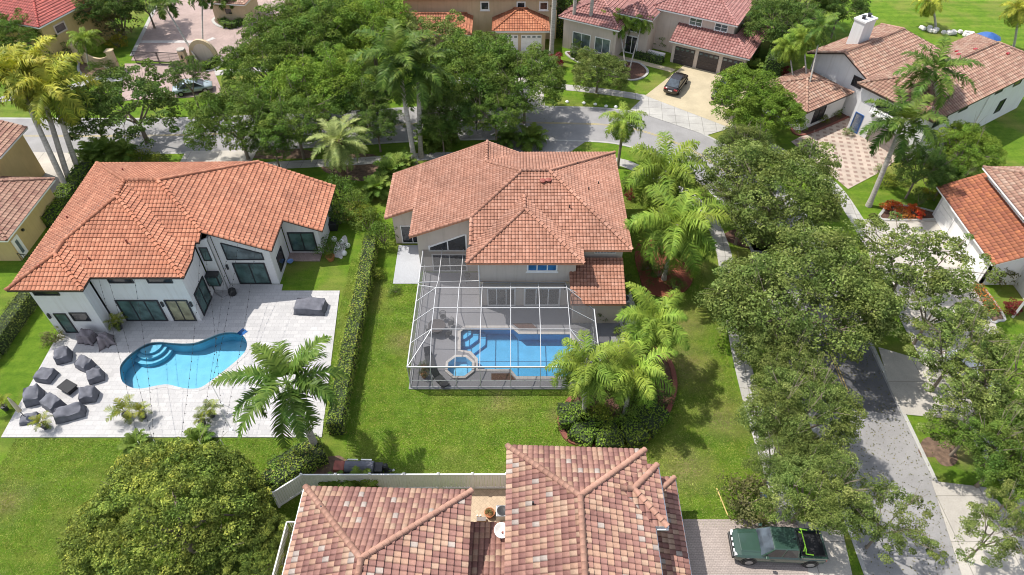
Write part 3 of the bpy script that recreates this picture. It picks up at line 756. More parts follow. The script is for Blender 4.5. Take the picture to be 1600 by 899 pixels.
# ------------------------------------------------------------------ flat ground pieces
def smooth_line(pts, n=6, closed=False):
    p = [Vector((q[0], q[1])) for q in pts]; out = []; m = len(p)
    rng = range(m) if closed else range(m-1)
    for i in rng:
        if closed: a, b, c, d = p[(i-1) % m], p[i], p[(i+1) % m], p[(i+2) % m]
        else: a, b, c, d = p[max(0, i-1)], p[i], p[i+1], p[min(m-1, i+2)]
        for k in range(n):
            t = k/n; out.append(.5*((2*b)+(c-a)*t+(2*a-5*b+4*c-d)*t*t+(3*b-a-3*c+d)*t**3))
    if not closed: out.append(p[-1])
    return out
def pxl(pts): return [P(x, y, 0).to_2d() for x, y in pts]
def sheet(name, outer, z, m, thick=0, holes=(), label=None, kind='structure', cat=None, parent=None):
    loops = [[Vector((q[0], q[1], 0)) for q in outer]]+[[Vector((q[0], q[1], 0)) for q in h] for h in holes]
    flat = [q for l in loops for q in l]
    tris = tessellate_polygon(loops)
    V = [(q.x, q.y, z) for q in flat]; F = []
    for t in tris:
        a, b, c = (flat[i] for i in t); cr = (b-a).cross(c-a).z
        if abs(cr) < 1e-9: continue
        F.append(tuple(t) if cr > 0 else tuple(t)[::-1])
    if thick:
        n = len(V); V += [(q.x, q.y, z-thick) for q in flat]; k = 0
        for l in loops:
            m_ = len(l)
            for i in range(m_): F.append((k+i, k+(i+1) % m_, n+k+(i+1) % m_, n+k+i))
            k += m_
    me = bpy.data.meshes.new(name); me.from_pydata(V, [], F); me.materials.append(m); me.update()
    o = bpy.data.objects.new(name, me); col.objects.link(o); o.parent = parent
    if parent is None: tag(o, label, cat, None, kind)
    return o
def ribbon(line, w0, w1=None):
    """closed outline of a strip along line, offsets w0 (left) .. w1 (right)"""
    if w1 is None: w0, w1 = w0/2, -w0/2
    L = []; Rr = []; n = len(line)
    for i, p in enumerate(line):
        d = (Vector(line[min(i+1, n-1)])-Vector(line[max(i-1, 0)])).normalized(); s = Vector((-d.y, d.x))
        L.append(Vector(p)+s*w0); Rr.append(Vector(p)+s*w1)
    return Rr+L[::-1]
def strip(name, line, w0, w1, z, m, label=None, thick=0, kind='structure', cat=None, closed=False):
    """mesh strip that follows a polyline"""
    line = [Vector((q[0], q[1])) for q in line]
    if closed: line.append(line[0])
    V = []; F = []; n = len(line)
    for i, p in enumerate(line):
        if closed: d = (line[(i+1) % (n-1)]-line[(i-1) % (n-1)]).normalized()
        else: d = (line[min(i+1, n-1)]-line[max(i-1, 0)]).normalized()
        s = Vector((-d.y, d.x)); a = p+s*w0; b = p+s*w1
        V += [(a.x, a.y, z), (b.x, b.y, z), (a.x, a.y, z-thick), (b.x, b.y, z-thick)]
    for i in range(n-1):
        a = 4*i; b = a+4; F.append((a, a+1, b+1, b))
        if thick: F += [(a, b, b+2, a+2), (a+1, a+3, b+3, b+1)]
    me = bpy.data.meshes.new(name); me.from_pydata(V, [], F); me.materials.append(m)
    bm = bmesh.new(); bm.from_mesh(me); bmesh.ops.recalc_face_normals(bm, faces=bm.faces)
    for f in bm.faces:
        if abs(f.normal.z) > .5 and f.normal.z < 0: f.normal_flip()
    bm.to_mesh(me); bm.free(); me.update()
    o = bpy.data.objects.new(name, me); col.objects.link(o)
    return tag(o, label, cat, None, kind)
# ------------------------------------------------------------------ ground, water basins, roads
def zpx(pts, ox, oy, k): return pxl([(ox+x/k, oy+y/k) for x, y in pts])
poolA = smooth_line(zpx([(750, 520), (765, 590), (830, 630), (900, 632), (980, 615), (1050, 608), (1120, 625), (1190, 635), (1260, 625), (1340, 570), (1430, 500), (1500, 440), (1540, 390), (1545, 340), (1515, 295), (1460, 278), (1380, 285), (1290, 320), (1220, 345), (1140, 350), (1060, 345), (990, 340), (920, 350), (850, 390), (790, 440), (755, 485)], 0, 450, 4), 3, True)
poolB = zpx([(398, 655), (398, 550), (437, 518), (692, 518), (730, 550), (1005, 552), (1032, 590), (1045, 775), (1010, 806), (715, 806), (682, 768), (500, 765), (490, 700), (460, 668)], 600, 360, 3.4575)
spa_c = P(600+410/3.4575, 360+731/3.4575, .3).to_2d(); SPR = 1.0
def octa(r): return [spa_c+Vector((math.cos(R(22.5+45*k)), math.sin(R(22.5+45*k))))*r for k in range(8)]
def grow(poly, d):
    n = len(poly); ar = sum(poly[i].x*poly[(i+1) % n].y-poly[(i+1) % n].x*poly[i].y for i in range(n)); s = 1 if ar > 0 else -1
    out = []
    for i in range(n):
        a, b, c = poly[i-1], poly[i], poly[(i+1) % n]
        d1 = (b-a).normalized(); d2 = (c-b).normalized(); n1 = Vector((d1.y, -d1.x))*s; n2 = Vector((d2.y, -d2.x))*s
        nn = (n1+n2); nn = nn/max(.5, nn.length_squared)*2
        out.append(b+nn*d)
    return out
big = [Vector(q) for q in ((-1500, -800), (1500, -800), (1500, 2500), (-1500, 2500))]
sheet('lawn', big, 0, M['grass'], holes=[grow(poolA, .3), grow(poolB, .3), octa(SPR+.2)])

def basin(root, outline, z0, depth, m, steps=None):
    n = len(outline); V = []; F = []
    V += [(p.x, p.y, z0) for p in outline]+[(p.x, p.y, z0-depth) for p in outline]
    F += [(i, (i+1) % n, n+(i+1) % n, n+i) for i in range(n)]
    for t in tessellate_polygon([[Vector((p.x, p.y, 0)) for p in outline]]): F.append(tuple(q+n for q in t))
    me = bpy.data.meshes.new('basin'); me.from_pydata(V, [], F); me.materials.append(m)
    return put('basin', me, root, -Vector(root.location))
# neighbour's freeform pool
deckA = pxl([(2, 684), (503, 684), (531, 455), (440, 455)])+[Vector(q) for q in ((-20.3, 42.6), (-37.5, 42.6), (-37.5, 36.6))]
sheet('pool_terrace', deckA, .06, M['deck_white'], .3, [poolA])
c0 = P(290, 565); pa = thing('swimming_pool', 'kidney shaped turquoise swimming pool with curved entry steps in the white terrace', 'pool', (c0.x, c0.y, 0))
basin(pa, poolA, .05, 1.15, M['plaster_blue'])
strip('coping', poolA, .02, -.28, .075, M['coping'], thick=.08, closed=True).parent = pa
bpy.data.objects['coping'].location = -Vector(pa.location); del bpy.data.objects['coping']['kind']; bpy.data.objects['coping'].data.materials[0] = M['deck_white']
wa = sheet('water', poolA, -.06, M['water'], parent=pa); wa.location = -Vector(pa.location)
mb = MB(); cs = P(234, 537).to_2d()
for k, (r, z) in enumerate(((1.6, -.7), (1.25, -.42), (.9, -.2))):
    mb.prism([(cs.x+math.cos(a)*r, cs.y+math.sin(a)*r) for a in np.linspace(-2.6, .2, 14)]+[(cs.x, cs.y)], -1.3, z)
mb.build('entry_steps', M['plaster_blue'], pa)
mb = MB(); q = P(378, 519); mb.prism([(q.x-.35, q.y-.2), (q.x+.15, q.y-.5), (q.x+.5, q.y), (q.x, q.y+.35)], .062, .085); mb.build('skimmer_basin', M['glass_blue'], pa)

# main house pool terrace under the screen cage
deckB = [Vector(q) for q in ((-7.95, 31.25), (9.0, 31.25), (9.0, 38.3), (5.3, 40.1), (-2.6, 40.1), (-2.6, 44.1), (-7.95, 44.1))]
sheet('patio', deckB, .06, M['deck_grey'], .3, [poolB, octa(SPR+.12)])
sheet('side_patio', pxl([(614, 444), (623, 384), (662, 384), (653, 444)]), .05, M['pad_grey'], .15)
c0 = P(810, 550); pb = thing('swimming_pool', 'angular bright blue swimming pool beneath the screened enclosure', 'pool', (c0.x, c0.y, 0))
basin(pb, poolB, .05, 1.15, M['plaster_azure'])
cp = strip('coping', poolB, .0, -.26, .08, M['coping'], thick=.07, closed=True); cp.parent = pb; cp.location = -Vector(pb.location); del cp['kind']
# decide which side is outward
wb = sheet('water', poolB, -.05, M['water'], parent=pb); wb.location = -Vector(pb.location)
mb = MB()
a0 = P(600+400/3.4575, 360+520/3.4575).to_2d()
for k, (r, z) in enumerate(((2.3, -.85), (1.7, -.55), (1.1, -.28))):
    mb.prism([(a0.x+.0, a0.y-r), (a0.x+r*.55, a0.y-r), (a0.x+r, a0.y-r*.55), (a0.x+r, a0.y), (a0.x, a0.y)], -1.3, z)
mb.build('entry_steps', M['plaster_azure'], pb)
sp = thing('spa', 'raised octagonal spa at the corner of the screened pool', 'spa', (spa_c.x, spa_c.y, 0))
mb = MB(); o1 = octa(SPR+.02); o2 = octa(SPR+.24)
for i in range(8):
    j = (i+1) % 8; mb.hexa([(o1[i].x, o1[i].y, -.8), (o1[j].x, o1[j].y, -.8), (o2[j].x, o2[j].y, -.8), (o2[i].x, o2[i].y, -.8)], [(o1[i].x, o1[i].y, .22), (o1[j].x, o1[j].y, .22), (o2[j].x, o2[j].y, .22), (o2[i].x, o2[i].y, .22)])
mb.build('rim', M['coping'], sp)
mb = MB(); mb.prism(octa(SPR+.01), -.55, -.5); mb.prism([spa_c+Vector((math.cos(R(22.5+45*k)), math.sin(R(22.5+45*k))))*(SPR*.98) for k in (5, 6, 7)], -.74, -.2); mb.build('bench', M['plaster_spa'], sp)
w2 = sheet('water', octa(SPR+.01), .11, M['water'], parent=sp); w2.location = -Vector(sp.location)
mb = MB()
for i in range(8):
    j = (i+1) % 8; a, b = octa(SPR+.012)[i], octa(SPR+.012)[j]; mb.add([(a.x, a.y, -.8), (b.x, b.y, -.8), (b.x, b.y, .2), (a.x, a.y, .2)], [(0, 1, 2, 3)])
mb.build('basin', M['plaster_spa'], sp)
for lab, pts in (('brown planter bed notched into the house side of the screened pool', [(695, 508), (795, 506), (832, 538), (738, 541)]), ('brown planter bed beside the octagonal spa', [(580, 778), (680, 778), (712, 812), (580, 815)])):
    pp = zpx(pts, 600, 360, 3.4575); o = sheet('planter_bed', pp, .12, M['mulch'], .1, kind=None, label=lab, cat='planter')

# worn lawn and beds
def blob(cx, cy, rx, ry, n=26, seed=0, wob=.12):
    rs = random.Random(seed); ph = [rs.random()*6 for _ in range(4)]
    return [(cx+rx*math.cos(a)*(1+sum(wob*math.sin((k+2)*a+ph[k])/(k+1) for k in range(4))), cy+ry*math.sin(a)*(1+sum(wob*math.sin((k+2)*a+ph[k])/(k+1) for k in range(4)))) for a in [i*2*math.pi/n for i in range(n)]]
# roads
rc = smooth_line([(25.7, -40), (25.7, 10), (25.7, 31), (25.9, 41), (25.8, 49), (23.6, 57.5), (19.2, 64), (13, 68), (5, 68.9), (-8, 69), (-22, 67.6), (-38, 66.4), (-56, 66.3), (-90, 67)], 8)
strip('road', rc, 3.45, -3.45, .012, M['asphalt'])
strip('kerb', rc, 3.72, 3.45, .035, M['kerb'], thick=.03); strip('kerb', rc, -3.45, -3.72, .035, M['kerb'], thick=.03)
lp = [p for p in rc]
strip('road_line', [p for p in lp if p.y > 30.5], .14, .06, .021, M['yellow_paint']); strip('road_line', [p for p in lp if p.y > 30.5], -.06, -.14, .017, M['yellow_paint'])
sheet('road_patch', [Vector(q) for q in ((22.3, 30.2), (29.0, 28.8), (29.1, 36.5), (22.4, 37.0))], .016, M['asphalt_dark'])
sheet('road_patch', pxl([(800, 215), (880, 190), (925, 215), (880, 245), (700, 245)]), .016, M['asphalt'])
sw = smooth_line([(18.3, -40), (18.2, 22), (18.2, 30), (18.5, 36), (19.3, 43), (19.7, 48), (19.1, 53), (16.6, 57), (13.6, 59.8), (10.5, 61.5), (2, 62.5), (-8, 62.3), (-13, 61.8), (-17, 61.3), (-24, 60.7), (-29, 60.2)], 6)
strip('sidewalk', sw, .68, -.68, .03, M['sidewalk'], thick=.05)
sw2 = smooth_line(pxl([(700, 125), (860, 135), (940, 143), (1005, 153), (1060, 166), (1110, 185), (1160, 208), (1215, 235), (1262, 262), (1300, 290), (1330, 330), (1365, 390), (1400, 455), (1425, 510), (1470, 590), (1530, 680), (1600, 790), (1700, 950)]), 5)
strip('sidewalk', sw2, .7, -.7, .03, M['sidewalk'], thick=.05)
swl = smooth_line(pxl([(-60, 165), (40, 150), (95, 142), (135, 130), (200, 122), (330, 115), (420, 108)]), 4)
strip('sidewalk', swl, .7, -.7, .03, M['sidewalk'], thick=.05)
# driveways
sheet('driveway', pxl([(1008, 150), (1072, 100), (1170, 128), (1165, 150), (1140, 200)]), .040, M['drive_sand'], .02)
sheet('driveway_apron', pxl([(1007, 151), (1141, 201), (1104, 212), (985, 172)]), .048, M['sidewalk'], .03)
sheet('driveway', pxl([(1468, 340), (1500, 400), (1545, 480), (1560, 520), (1470, 560), (1430, 520), (1360, 400), (1340, 344)]), .046, M['drive'], .02)
sheet('driveway', pxl([(1372, 543), (1480, 575), (1540, 660), (1412, 648), (1392, 610)]), .046, M['drive'], .02)
sheet('driveway', pxl([(1455, 752), (1540, 762), (1600, 830), (1700, 960), (1522, 960)]), .046, M['drive'], .02)
sheet('driveway', pxl([(1062, 812), (1210, 812), (1290, 818), (1312, 830), (1345, 960), (1075, 960)]), .044, M['paver_grey'], .02)
sheet('driveway_apron', pxl([(1245, 814), (1316, 830), (1345, 960), (1270, 960), (1262, 890)]), .052, M['drive'], .02)
sheet('driveway', pxl([(1236, 222), (1300, 188), (1340, 178), (1420, 235), (1378, 268), (1325, 296)]), .046, M['paver_checker'], .02)
sheet('driveway', [Vector(q) for q in ((-35.5, 52), (-28.5, 52), (-28.0, 63.4), (-35.8, 63.2))], .04, M['drive'], .02)
sheet('driveway', pxl([(-40, 300), (100, 315), (135, 262), (128, 240), (-40, 236)]), .04, M['drive'], .02)
sheet('driveway', pxl([(205, 95), (250, 0), (262, -60), (480, -60), (450, 60), (345, 100), (300, 100)]), .04, M['paver_pink'], .02)
sheet('driveway', pxl([(195, 100), (330, 100), (350, 150), (190, 158)]), .044, M['paver_pink'], .02)
sheet('driveway', [Vector(q) for q in ((-6.5, 72.2), (3.9, 72.2), (3.9, 87), (-2, 87))], .046, M['drive'], .02)
strip('driveway_edge', pxl([(206, 88), (250, -2)]), .25, -.25, .09, M['kerb'], thick=.08)
strip('driveway_band', pxl([(215, 66), (320, 66), (335, 60)]), .35, -.35, .062, M['coping'], thick=.02)
strip('garden_path', smooth_line(pxl([(905, 72), (930, 82), (975, 92), (1040, 108), (1052, 112)])), .5, -.5, .05, M['drive_sand'], thick=.03)
sheet('garden_soil', pxl(blob(560, 262, 60, 20, seed=2)), .012, M['soil'])
sheet('garden_soil', pxl(blob(1195, 372, 55, 22, seed=3)), .012, M['mulch'])
sheet('garden_soil', pxl([(985, 455), (1000, 500), (965, 560), (948, 600), (940, 560), (968, 490)]), .014, M['gravel'])
sheet('garden_soil', pxl(blob(1468, 705, 26, 22, seed=14, wob=.3)), .014, M['soil'])
sheet('garden_soil', pxl(blob(1430, 375, 50, 20, seed=6)), .012, M['mulch'])
sheet('garden_soil', pxl([(500, 715), (530, 712), (560, 728), (560, 742), (490, 742)]), .012, M['soil'])
sheet('garden_soil', pxl([(1240, 205), (1330, 165), (1350, 178), (1255, 215)]), .012, M['mulch'])
sheet('garden_soil', pxl(blob(430, 240, 60, 10, seed=8)), .012, M['soil'])
def bed(label, pts, m, edge, w=.3, h=.12, z=.06):
    ln = smooth_line(pxl(pts), 4, True)
    t = thing('garden_bed', label, 'garden bed', (ln[0].x, ln[0].y, 0))
    a = sheet('soil', ln, z, M[m], parent=t); a.location = -Vector(t.location)
    b = strip('edging', ln, w/2, -w/2, h, M[edge], thick=h, closed=True); b.parent = t; b.location = -Vector(t.location); del b['kind']
    return t
bed('teardrop bed of bright red mulch with a palm, right of the main house', [(993, 400), (1002, 378), (1020, 376), (1045, 395), (1075, 420), (1080, 440), (1065, 458), (1040, 465), (1010, 455), (1000, 430)], 'mulch_red', 'mulch_red', .18)
bed('large oval bed with brick red edging between the screened pool and the bottom roof', [(880, 640), (876, 665), (888, 688), (925, 700), (970, 700), (1005, 690), (1035, 660), (1052, 620), (1053, 590), (1040, 560), (1000, 540), (940, 570)], 'mulch', 'brick_edge', .35, .22)
bed('oval bed edged in pale kerb on the lawn below the pink roofed house', [(968, 96), (985, 97), (1000, 100), (1012, 112), (1004, 122), (985, 126), (968, 120), (955, 108)], 'mulch', 'kerb', .3)
bed('long bed with a pale kerb beside the twin royal palm trunks at the top', [(884, 83), (905, 84), (950, 98), (962, 108), (930, 106), (900, 96)], 'mulch', 'kerb', .3)
bed('round island bed with clipped shrubs by the gatehouse', [(333, 32), (350, 24), (370, 28), (378, 38), (362, 44), (343, 42)], 'soil', 'kerb', .4)
bed('bed at the foot of the arched gate wall', [(297, 92), (320, 86), (343, 92), (345, 104), (325, 112), (302, 108)], 'mulch', 'coping', .35)
bed('bed with orange plants and a white kerb in front of the three white garage doors', [(1380, 330), (1392, 322), (1430, 325), (1468, 335), (1466, 343), (1380, 344)], 'mulch', 'kerb', .25)
bed('narrow bed of orange flowers beside the driveway at the right edge', [(1519, 447), (1530, 444), (1568, 495), (1560, 502), (1546, 500)], 'soil', 'kerb', .2)
bed('paved planting bed under the leaning palms of the white house', [(1238, 195), (1262, 188), (1325, 172), (1332, 180), (1262, 210), (1240, 208)], 'mulch', 'brick_edge', .25)
bed('curved bed at the left end of the gate wall', [(124, 100), (132, 92), (150, 98), (175, 112), (165, 120), (138, 122), (124, 112)], 'soil', 'kerb', .3)
# ------------------------------------------------------------------ buildings
def house(label, loc, cat='house', rz=0, name='house'): return thing(name, label, cat, loc, rz)
def volume(mb, x0, y0, x1, y1, h):
    mb.wall(x0, y0, x1, y0, 0, h); mb.wall(x1, y0+.2, x1, y1-.2, 0, h); mb.wall(x1, y1, x0, y1, 0, h); mb.wall(x0, y1-.2, x0, y0+.2, 0, h)

# ---- main house (peach roof)
hb = house('two storey beige house with a peach tiled roof, behind the screened pool in the centre', (1.5, 46, 0))
S = .4
A1 = (.8, 48, 8.35); A2 = (3.2, 48, 8.35)
ba = (1.05, 44.0, 7.45); bt = (1.05, 45.75, 7.45)
W = lambda x: 8.35-.4*(.8-x)
planes = [
 [(-11.5, 54.4, W(-11.5)), (-11.5, 47.6, W(-11.5)), (-8.75, 47.6, W(-8.75)), (-8.75, 43.8, W(-8.75)), (-3.4, 43.8, W(-3.4)), A1, (-2.3, 51.1, W(-2.3)), (-2.3, 54.4, W(-2.3))],
 [(-3.4, 43.8, 6.67), (-3.4, 41.3, 5.67), bt, (5.75, 41.0, 5.6), (9.75, 41.0, 5.55), A2, A1],
 [(9.75, 41.0, 5.6), (9.75, 54.7, 5.6), A2],
 [A2, (9.75, 54.7, 5.62), (.9, 54.6, 5.72), (-2.3, 51.1, 7.11), A1],
 [(-2.3, 51.1, 7.11), (.9, 54.4, 5.75), (-2.3, 54.4, 7.11)],
 [(-3.65, 39.4, 5.6), (5.75, 39.4, 5.6), ba],
 [(5.75, 39.4, 5.6), (5.75, 41.0, 5.6), bt, ba],
 [(-3.65, 39.4, 5.6), ba, bt, (-3.65, 41.0, 5.6)]]
roof(hb, planes, [[A1, A2], [A2, (9.75, 41.0, 5.6)], [A2, (9.75, 54.7, 5.62)], [A1, (-2.3, 51.1, 7.11), (-2.3, 54.4, 7.11)], [A1, (-3.4, 43.8, 6.67)], [ba, (5.75, 39.4, 5.6)], [ba, (-3.65, 39.4, 5.6)], [ba, bt],
     [(-11.45, 47.62, 3.44), (-8.75, 47.62, 4.53)], [(-8.7, 43.83, 4.56), (-3.4, 43.83, 6.66)], [(-3.38, 43.7, 6.66), (-3.38, 41.4, 5.74)]], M['roof_peach'], M['trim_peach'], seed=1, amp=.05, tw=.28, tl=.32)
roof(hb, [[(4.7, 37.4, 3.0), (9.15, 37.4, 3.0), (9.15, 41.25, 4.5), (4.7, 41.25, 4.5)]], [], M['roof_peach'], M['trim_peach'], name='lower_roof', seed=5, amp=.05, tw=.28, tl=.32)
mb = MB()
mb.wall(-2.8, 40.05, 5.2, 40.05, 0, 5.42); mb.wall(5.2, 40.25, 5.2, 41.6, 0, 5.42); mb.wall(5.4, 41.6, 9.15, 41.6, 0, 5.5)
mb.wall(9.15, 41.8, 9.15, 54, 0, 5.5); mb.wall(9.15, 54.1, -11, 54.1, 0, 3.2); mb.wall(9.1, 54, -2, 54, 3.2, 5.5)
mb.wall(5.2, 38.0, 9.0, 38.0, 0, 3.05); mb.wall(9.0, 38.2, 9.0, 41.55, 0, 3.05, 4.2); mb.wall(5.0, 40, 5.0, 38.0, 0, 3.6, 3.05)
mb.wall(-8.2, 44.3, -2.6, 44.3, 0, W(-8.2)-.2, W(-2.6)-.25); mb.wall(-2.8, 44.2, -2.8, 40.25, 0, 6.2, 5.45)
mb.wall(-10.9, 48.1, -8.0, 48.1, 0, W(-10.9)-.2, W(-8.0)-.2); mb.wall(-8.2, 48.2, -8.2, 44.5, 0, W(-8.2)-.2); mb.wall(-10.9, 54.1, -10.9, 48.3, 0, W(-10.9)-.2)
mb.build('wall', M['wall_beige'], hb)
mb = MB(); mb.wall(-2.75, 40.0, 5.15, 40.0, 2.75, 2.95, th=.06); mb.build('band', M['wall_tan'], hb)
opening(hb, (-10.3, 48.1), (-8.3, 48.1), .06, 2.2, 'glass_dark', 'trim_white', mull=1, name='sliding_door')
opening(hb, (-7.1, 44.3), (-4.0, 44.3), .06, 2.15, 'glass_dark', 'trim_white', .1, 1, name='sliding_door')
opening(hb, (-7.3, 44.3), (-3.9, 44.3), 2.5, 3.7, 'glass_dark', 'trim_white', .14, 1, top=(3.1, 4.5))
opening(hb, (1.2, 40.05), (3.7, 40.05), 4.15, 5.2, 'glass_blue', 'trim_white', .13, 2, sill=True)
opening(hb, (-2.1, 40.05), (.3, 40.05), .06, 2.2, 'glass_dark', 'trim_white', .1, 2, name='sliding_door')
opening(hb, (1.0, 40.05), (4.1, 40.05), .06, 2.25, 'glass_dark', 'trim_white', .14, 2, name='sliding_door')
opening(hb, (6.8, 41.6), (8.6, 41.6), 4.75, 5.25, 'glass_pale', 'trim_white', .07, 6, rows=1)
opening(hb, (9.15, 45), (9.15, 46.4), 3.6, 4.8, 'glass_dark', 'trim_white')
opening(hb, (9.15, 49), (9.15, 50.2), 1, 2.1, 'glass_dark', 'trim_white')
mb = MB(); mb.box(4.35, 39.93, 2.1, 4.5, 40.04, 2.5); mb.build('wall_lamp', M['frame_black'], hb)
mb = MB(); mb.tube([(-2.7, 39.98, 5.4), (-2.7, 39.98, 0)], .045); mb.build('downpipe', M['trim_white'], hb)
for x, y, z in ((2.6, 47.0, 8.1), (3.1, 47.1, 8.1)):
    mb = MB(); mb.lathe([(.2, -.2), (.2, .12), (.28, .14), (.1, .22)], 10, x, y, z-.1); mb.build('roof_vent', M['rust'], hb)
for x, y, z in ((5.8, 50.5, 7.2), (4.8, 44.6, 7.1), (7.6, 48.6, 6.5), (6.6, 47.2, 6.95)):
    mb = MB(); mb.tube([(x, y, z-.2), (x, y, z+.3)], .06); mb.build('vent_pipe', M['metal_dark'], hb)

# ---- neighbour's house (orange roof)
ha = house('white house with a large orange tiled roof, left of the hedge', (-30, 45, 0))
B1 = (-32.6, 46.7, 8.3); B2 = (-29.8, 46.7, 8.3); B0 = (-32.5, 44.7, 8.2)
E_ = lambda x: 8.3-.4*(x+29.8)
xe = -16.9
planes = [
 [(-38.75, 53, 5.6), (-38.65, 36.4, 5.6), (-35.75, 39.3, 6.75), (-35.7, 40.9, 6.75), B0, B1],
 [(-38.65, 36.4, 5.6), (-32.85, 36.4, 5.6), (-35.75, 39.3, 6.75)],
 [(-32.85, 36.4, 5.6), (-32.85, 37.8, 5.6), (-35.7, 40.9, 6.75), (-35.75, 39.3, 6.75)],
 [(-32.85, 37.8, 5.6), (-25.6, 37.8, 5.6), B0, (-35.7, 40.9, 6.75)],
 [(-25.6, 37.8, 5.6), (-25.6, 39.95, 5.6), B1, B0],
 [B1, (-25.6, 39.95, 5.6), (-25.6, 41.3, 6.14), (-25.3, 41.3, 6.14), (-25.3, 42.2, 6.5), B2],
 [B2, (-25.3, 42.2, 6.5), (-20.1, 42.2, E_(-20.1)), (-20.1, 46.2, E_(-20.1)), (xe, 46.2, E_(xe)), (xe, 52.6, E_(xe)), (-23.6, 52.9, E_(-23.6))],
 [B2, (-23.6, 52.92, 5.8), (-38.75, 53, 5.6), B1]]
roof(ha, planes, [[B1, B2], [B1, (-38.75, 53, 5.6)], [B1, B0], [B0, (-35.7, 40.9, 6.75), (-35.75, 39.3, 6.75)], [(-35.75, 39.3, 6.75), (-38.65, 36.4, 5.6)], [(-35.75, 39.3, 6.75), (-32.85, 36.4, 5.6)], [B0, (-25.6, 37.8, 5.6)],
     [B2, (-25.3, 42.2, 6.5)], [B2, (-23.6, 52.9, 5.82)], [(-20.1, 42.22, E_(-20.1)), (-25.3, 42.22, 6.5)], [(xe, 46.22, E_(xe)), (-20.1, 46.22, E_(-20.1))], [(xe, 52.6, E_(xe)), (-23.6, 52.85, E_(-23.6))]],
     M['roof_orange'], M['trim_dark'], seed=11, tw=.32, tl=.39, amp=.055, step=.05, cap=.16)
mb = MB()
mb.wall(-37.6, 37.0, -33.4, 37.0, 0, 5.5); mb.wall(-33.4, 37.2, -33.4, 38.1, 0, 5.5); mb.wall(-33.4, 38.3, -26.1, 38.3, 0, 5.5); mb.wall(-26.1, 38.5, -26.1, 41.7, 0, 5.5)
mb.wall(-26.1, 41.9, -25.0, 41.9, 0, 5.6, 6.0); mb.wall(-25.0, 42.0, -25.0, 42.6, 0, 5.8); mb.wall(-25.0, 42.7, -20.6, 42.7, 0, E_(-25)-.2, E_(-20.6)-.2); mb.wall(-20.6, 42.9, -20.6, 46.5, 0, E_(-20.6)-.2)
mb.wall(-20.6, 46.7, -17.5, 46.7, 0, E_(-20.6)-.2, E_(-17.5)-.2); mb.wall(-17.5, 46.9, -17.5, 52.2, 0, E_(-17.5)-.2); mb.wall(-17.5, 52.2, -23.4, 52.2, 0, 3.1); mb.wall(-23.4, 52.4, -37.9, 52.4, 0, 5.3); mb.wall(-38.0, 52.4, -37.6, 37.0, 0, 5.5)
mb.build('wall', M['wall_white'], ha)
F = 'frame_black'
opening(ha, (-36.9, 37.0), (-35.9, 37.0), .06, 2.4, 'glass_green', F, .09, 0, 'door')
opening(ha, (-35.6, 37.0), (-34.2, 37.0), 1.5, 2.5, 'glass_dark', F, .09, 0)
opening(ha, (-37.3, 37.0), (-35.3, 37.0), 4.5, 5.2, 'glass_dark', F, .09, 0)
opening(ha, (-32.4, 38.3), (-28.9, 38.3), .06, 2.6, 'glass_green', F, .12, 2, 'sliding_door')
opening(ha, (-28.4, 38.3), (-26.5, 38.3), .06, 2.6, 'glass_warm', F, .12, 1, 'sliding_door')
opening(ha, (-32.0, 38.3), (-30.0, 38.3), 4.55, 5.2, 'glass_dark', F, .1, 0)
opening(ha, (-28.9, 38.3), (-26.9, 38.3), 4.55, 5.2, 'glass_dark', F, .1, 0)
opening(ha, (-26.1, 38.8), (-26.1, 41.0), .06, 2.7, 'glass_green', F, .14, 1, 'sliding_door')
opening(ha, (-25.9, 41.9), (-25.2, 41.9), 3.6, 5.1, 'glass_green', F, .08, 0)
mb = MB(); mb.box(-26.05, 41.2, 1.2, -25.05, 41.88, 2.4); bw = mb.build('bay_window', M[F], ha)
mb = MB(); mb.box(-25.95, 41.17, 1.35, -25.12, 41.25, 2.25); mb.box(-25.1, 41.3, 1.35, -25.02, 41.8, 2.25); mb.build('pane', M['glass_green'], bw)
opening(ha, (-24.1, 42.7), (-21.3, 42.7), .06, 2.6, 'glass_green', F, .12, 1, 'sliding_door')
opening(ha, (-24.4, 42.7), (-21.2, 42.7), 2.95, 3.9, 'glass_pale', F, .1, 0, top=(4.9, 3.75))
opening(ha, (-20.6, 43.6), (-20.6, 45.2), .6, 2.3, 'glass_dark', F, .1, 0)
opening(ha, (-20.3, 46.7), (-17.9, 46.7), .3, 2.6, 'glass_green', F, .12, 1, 'sliding_door')
for x, y in ((-37.3, 36.92), (-28.65, 38.22), (-26.3, 38.22), (-24.6, 42.62), (-17.42, 48.4)):
    mb = MB(); mb.box(x-.07, y-.08, 1.9, x+.07, y+.07, 2.4); mb.build('wall_lamp', M[F], ha)
for x, y, z in ((-30.6, 40.6, 6.9), (-33.2, 39.2, 6.3), (-37.2, 44.2, 6.35), (-35.0, 38.4, 6.35), (-34.6, 50, 7.0), (-36.6, 38.2, 6.4)):
    mb = MB(); mb.tube([(x, y, z-.3), (x, y, z+.22)], .07); mb.build('vent_pipe', M['rust'], ha)
mb = MB(); mb.box(-20.6, 45.6, .02, -17.6, 46.69, .12); mb.build('doorstep', M['paver_pink'], ha)

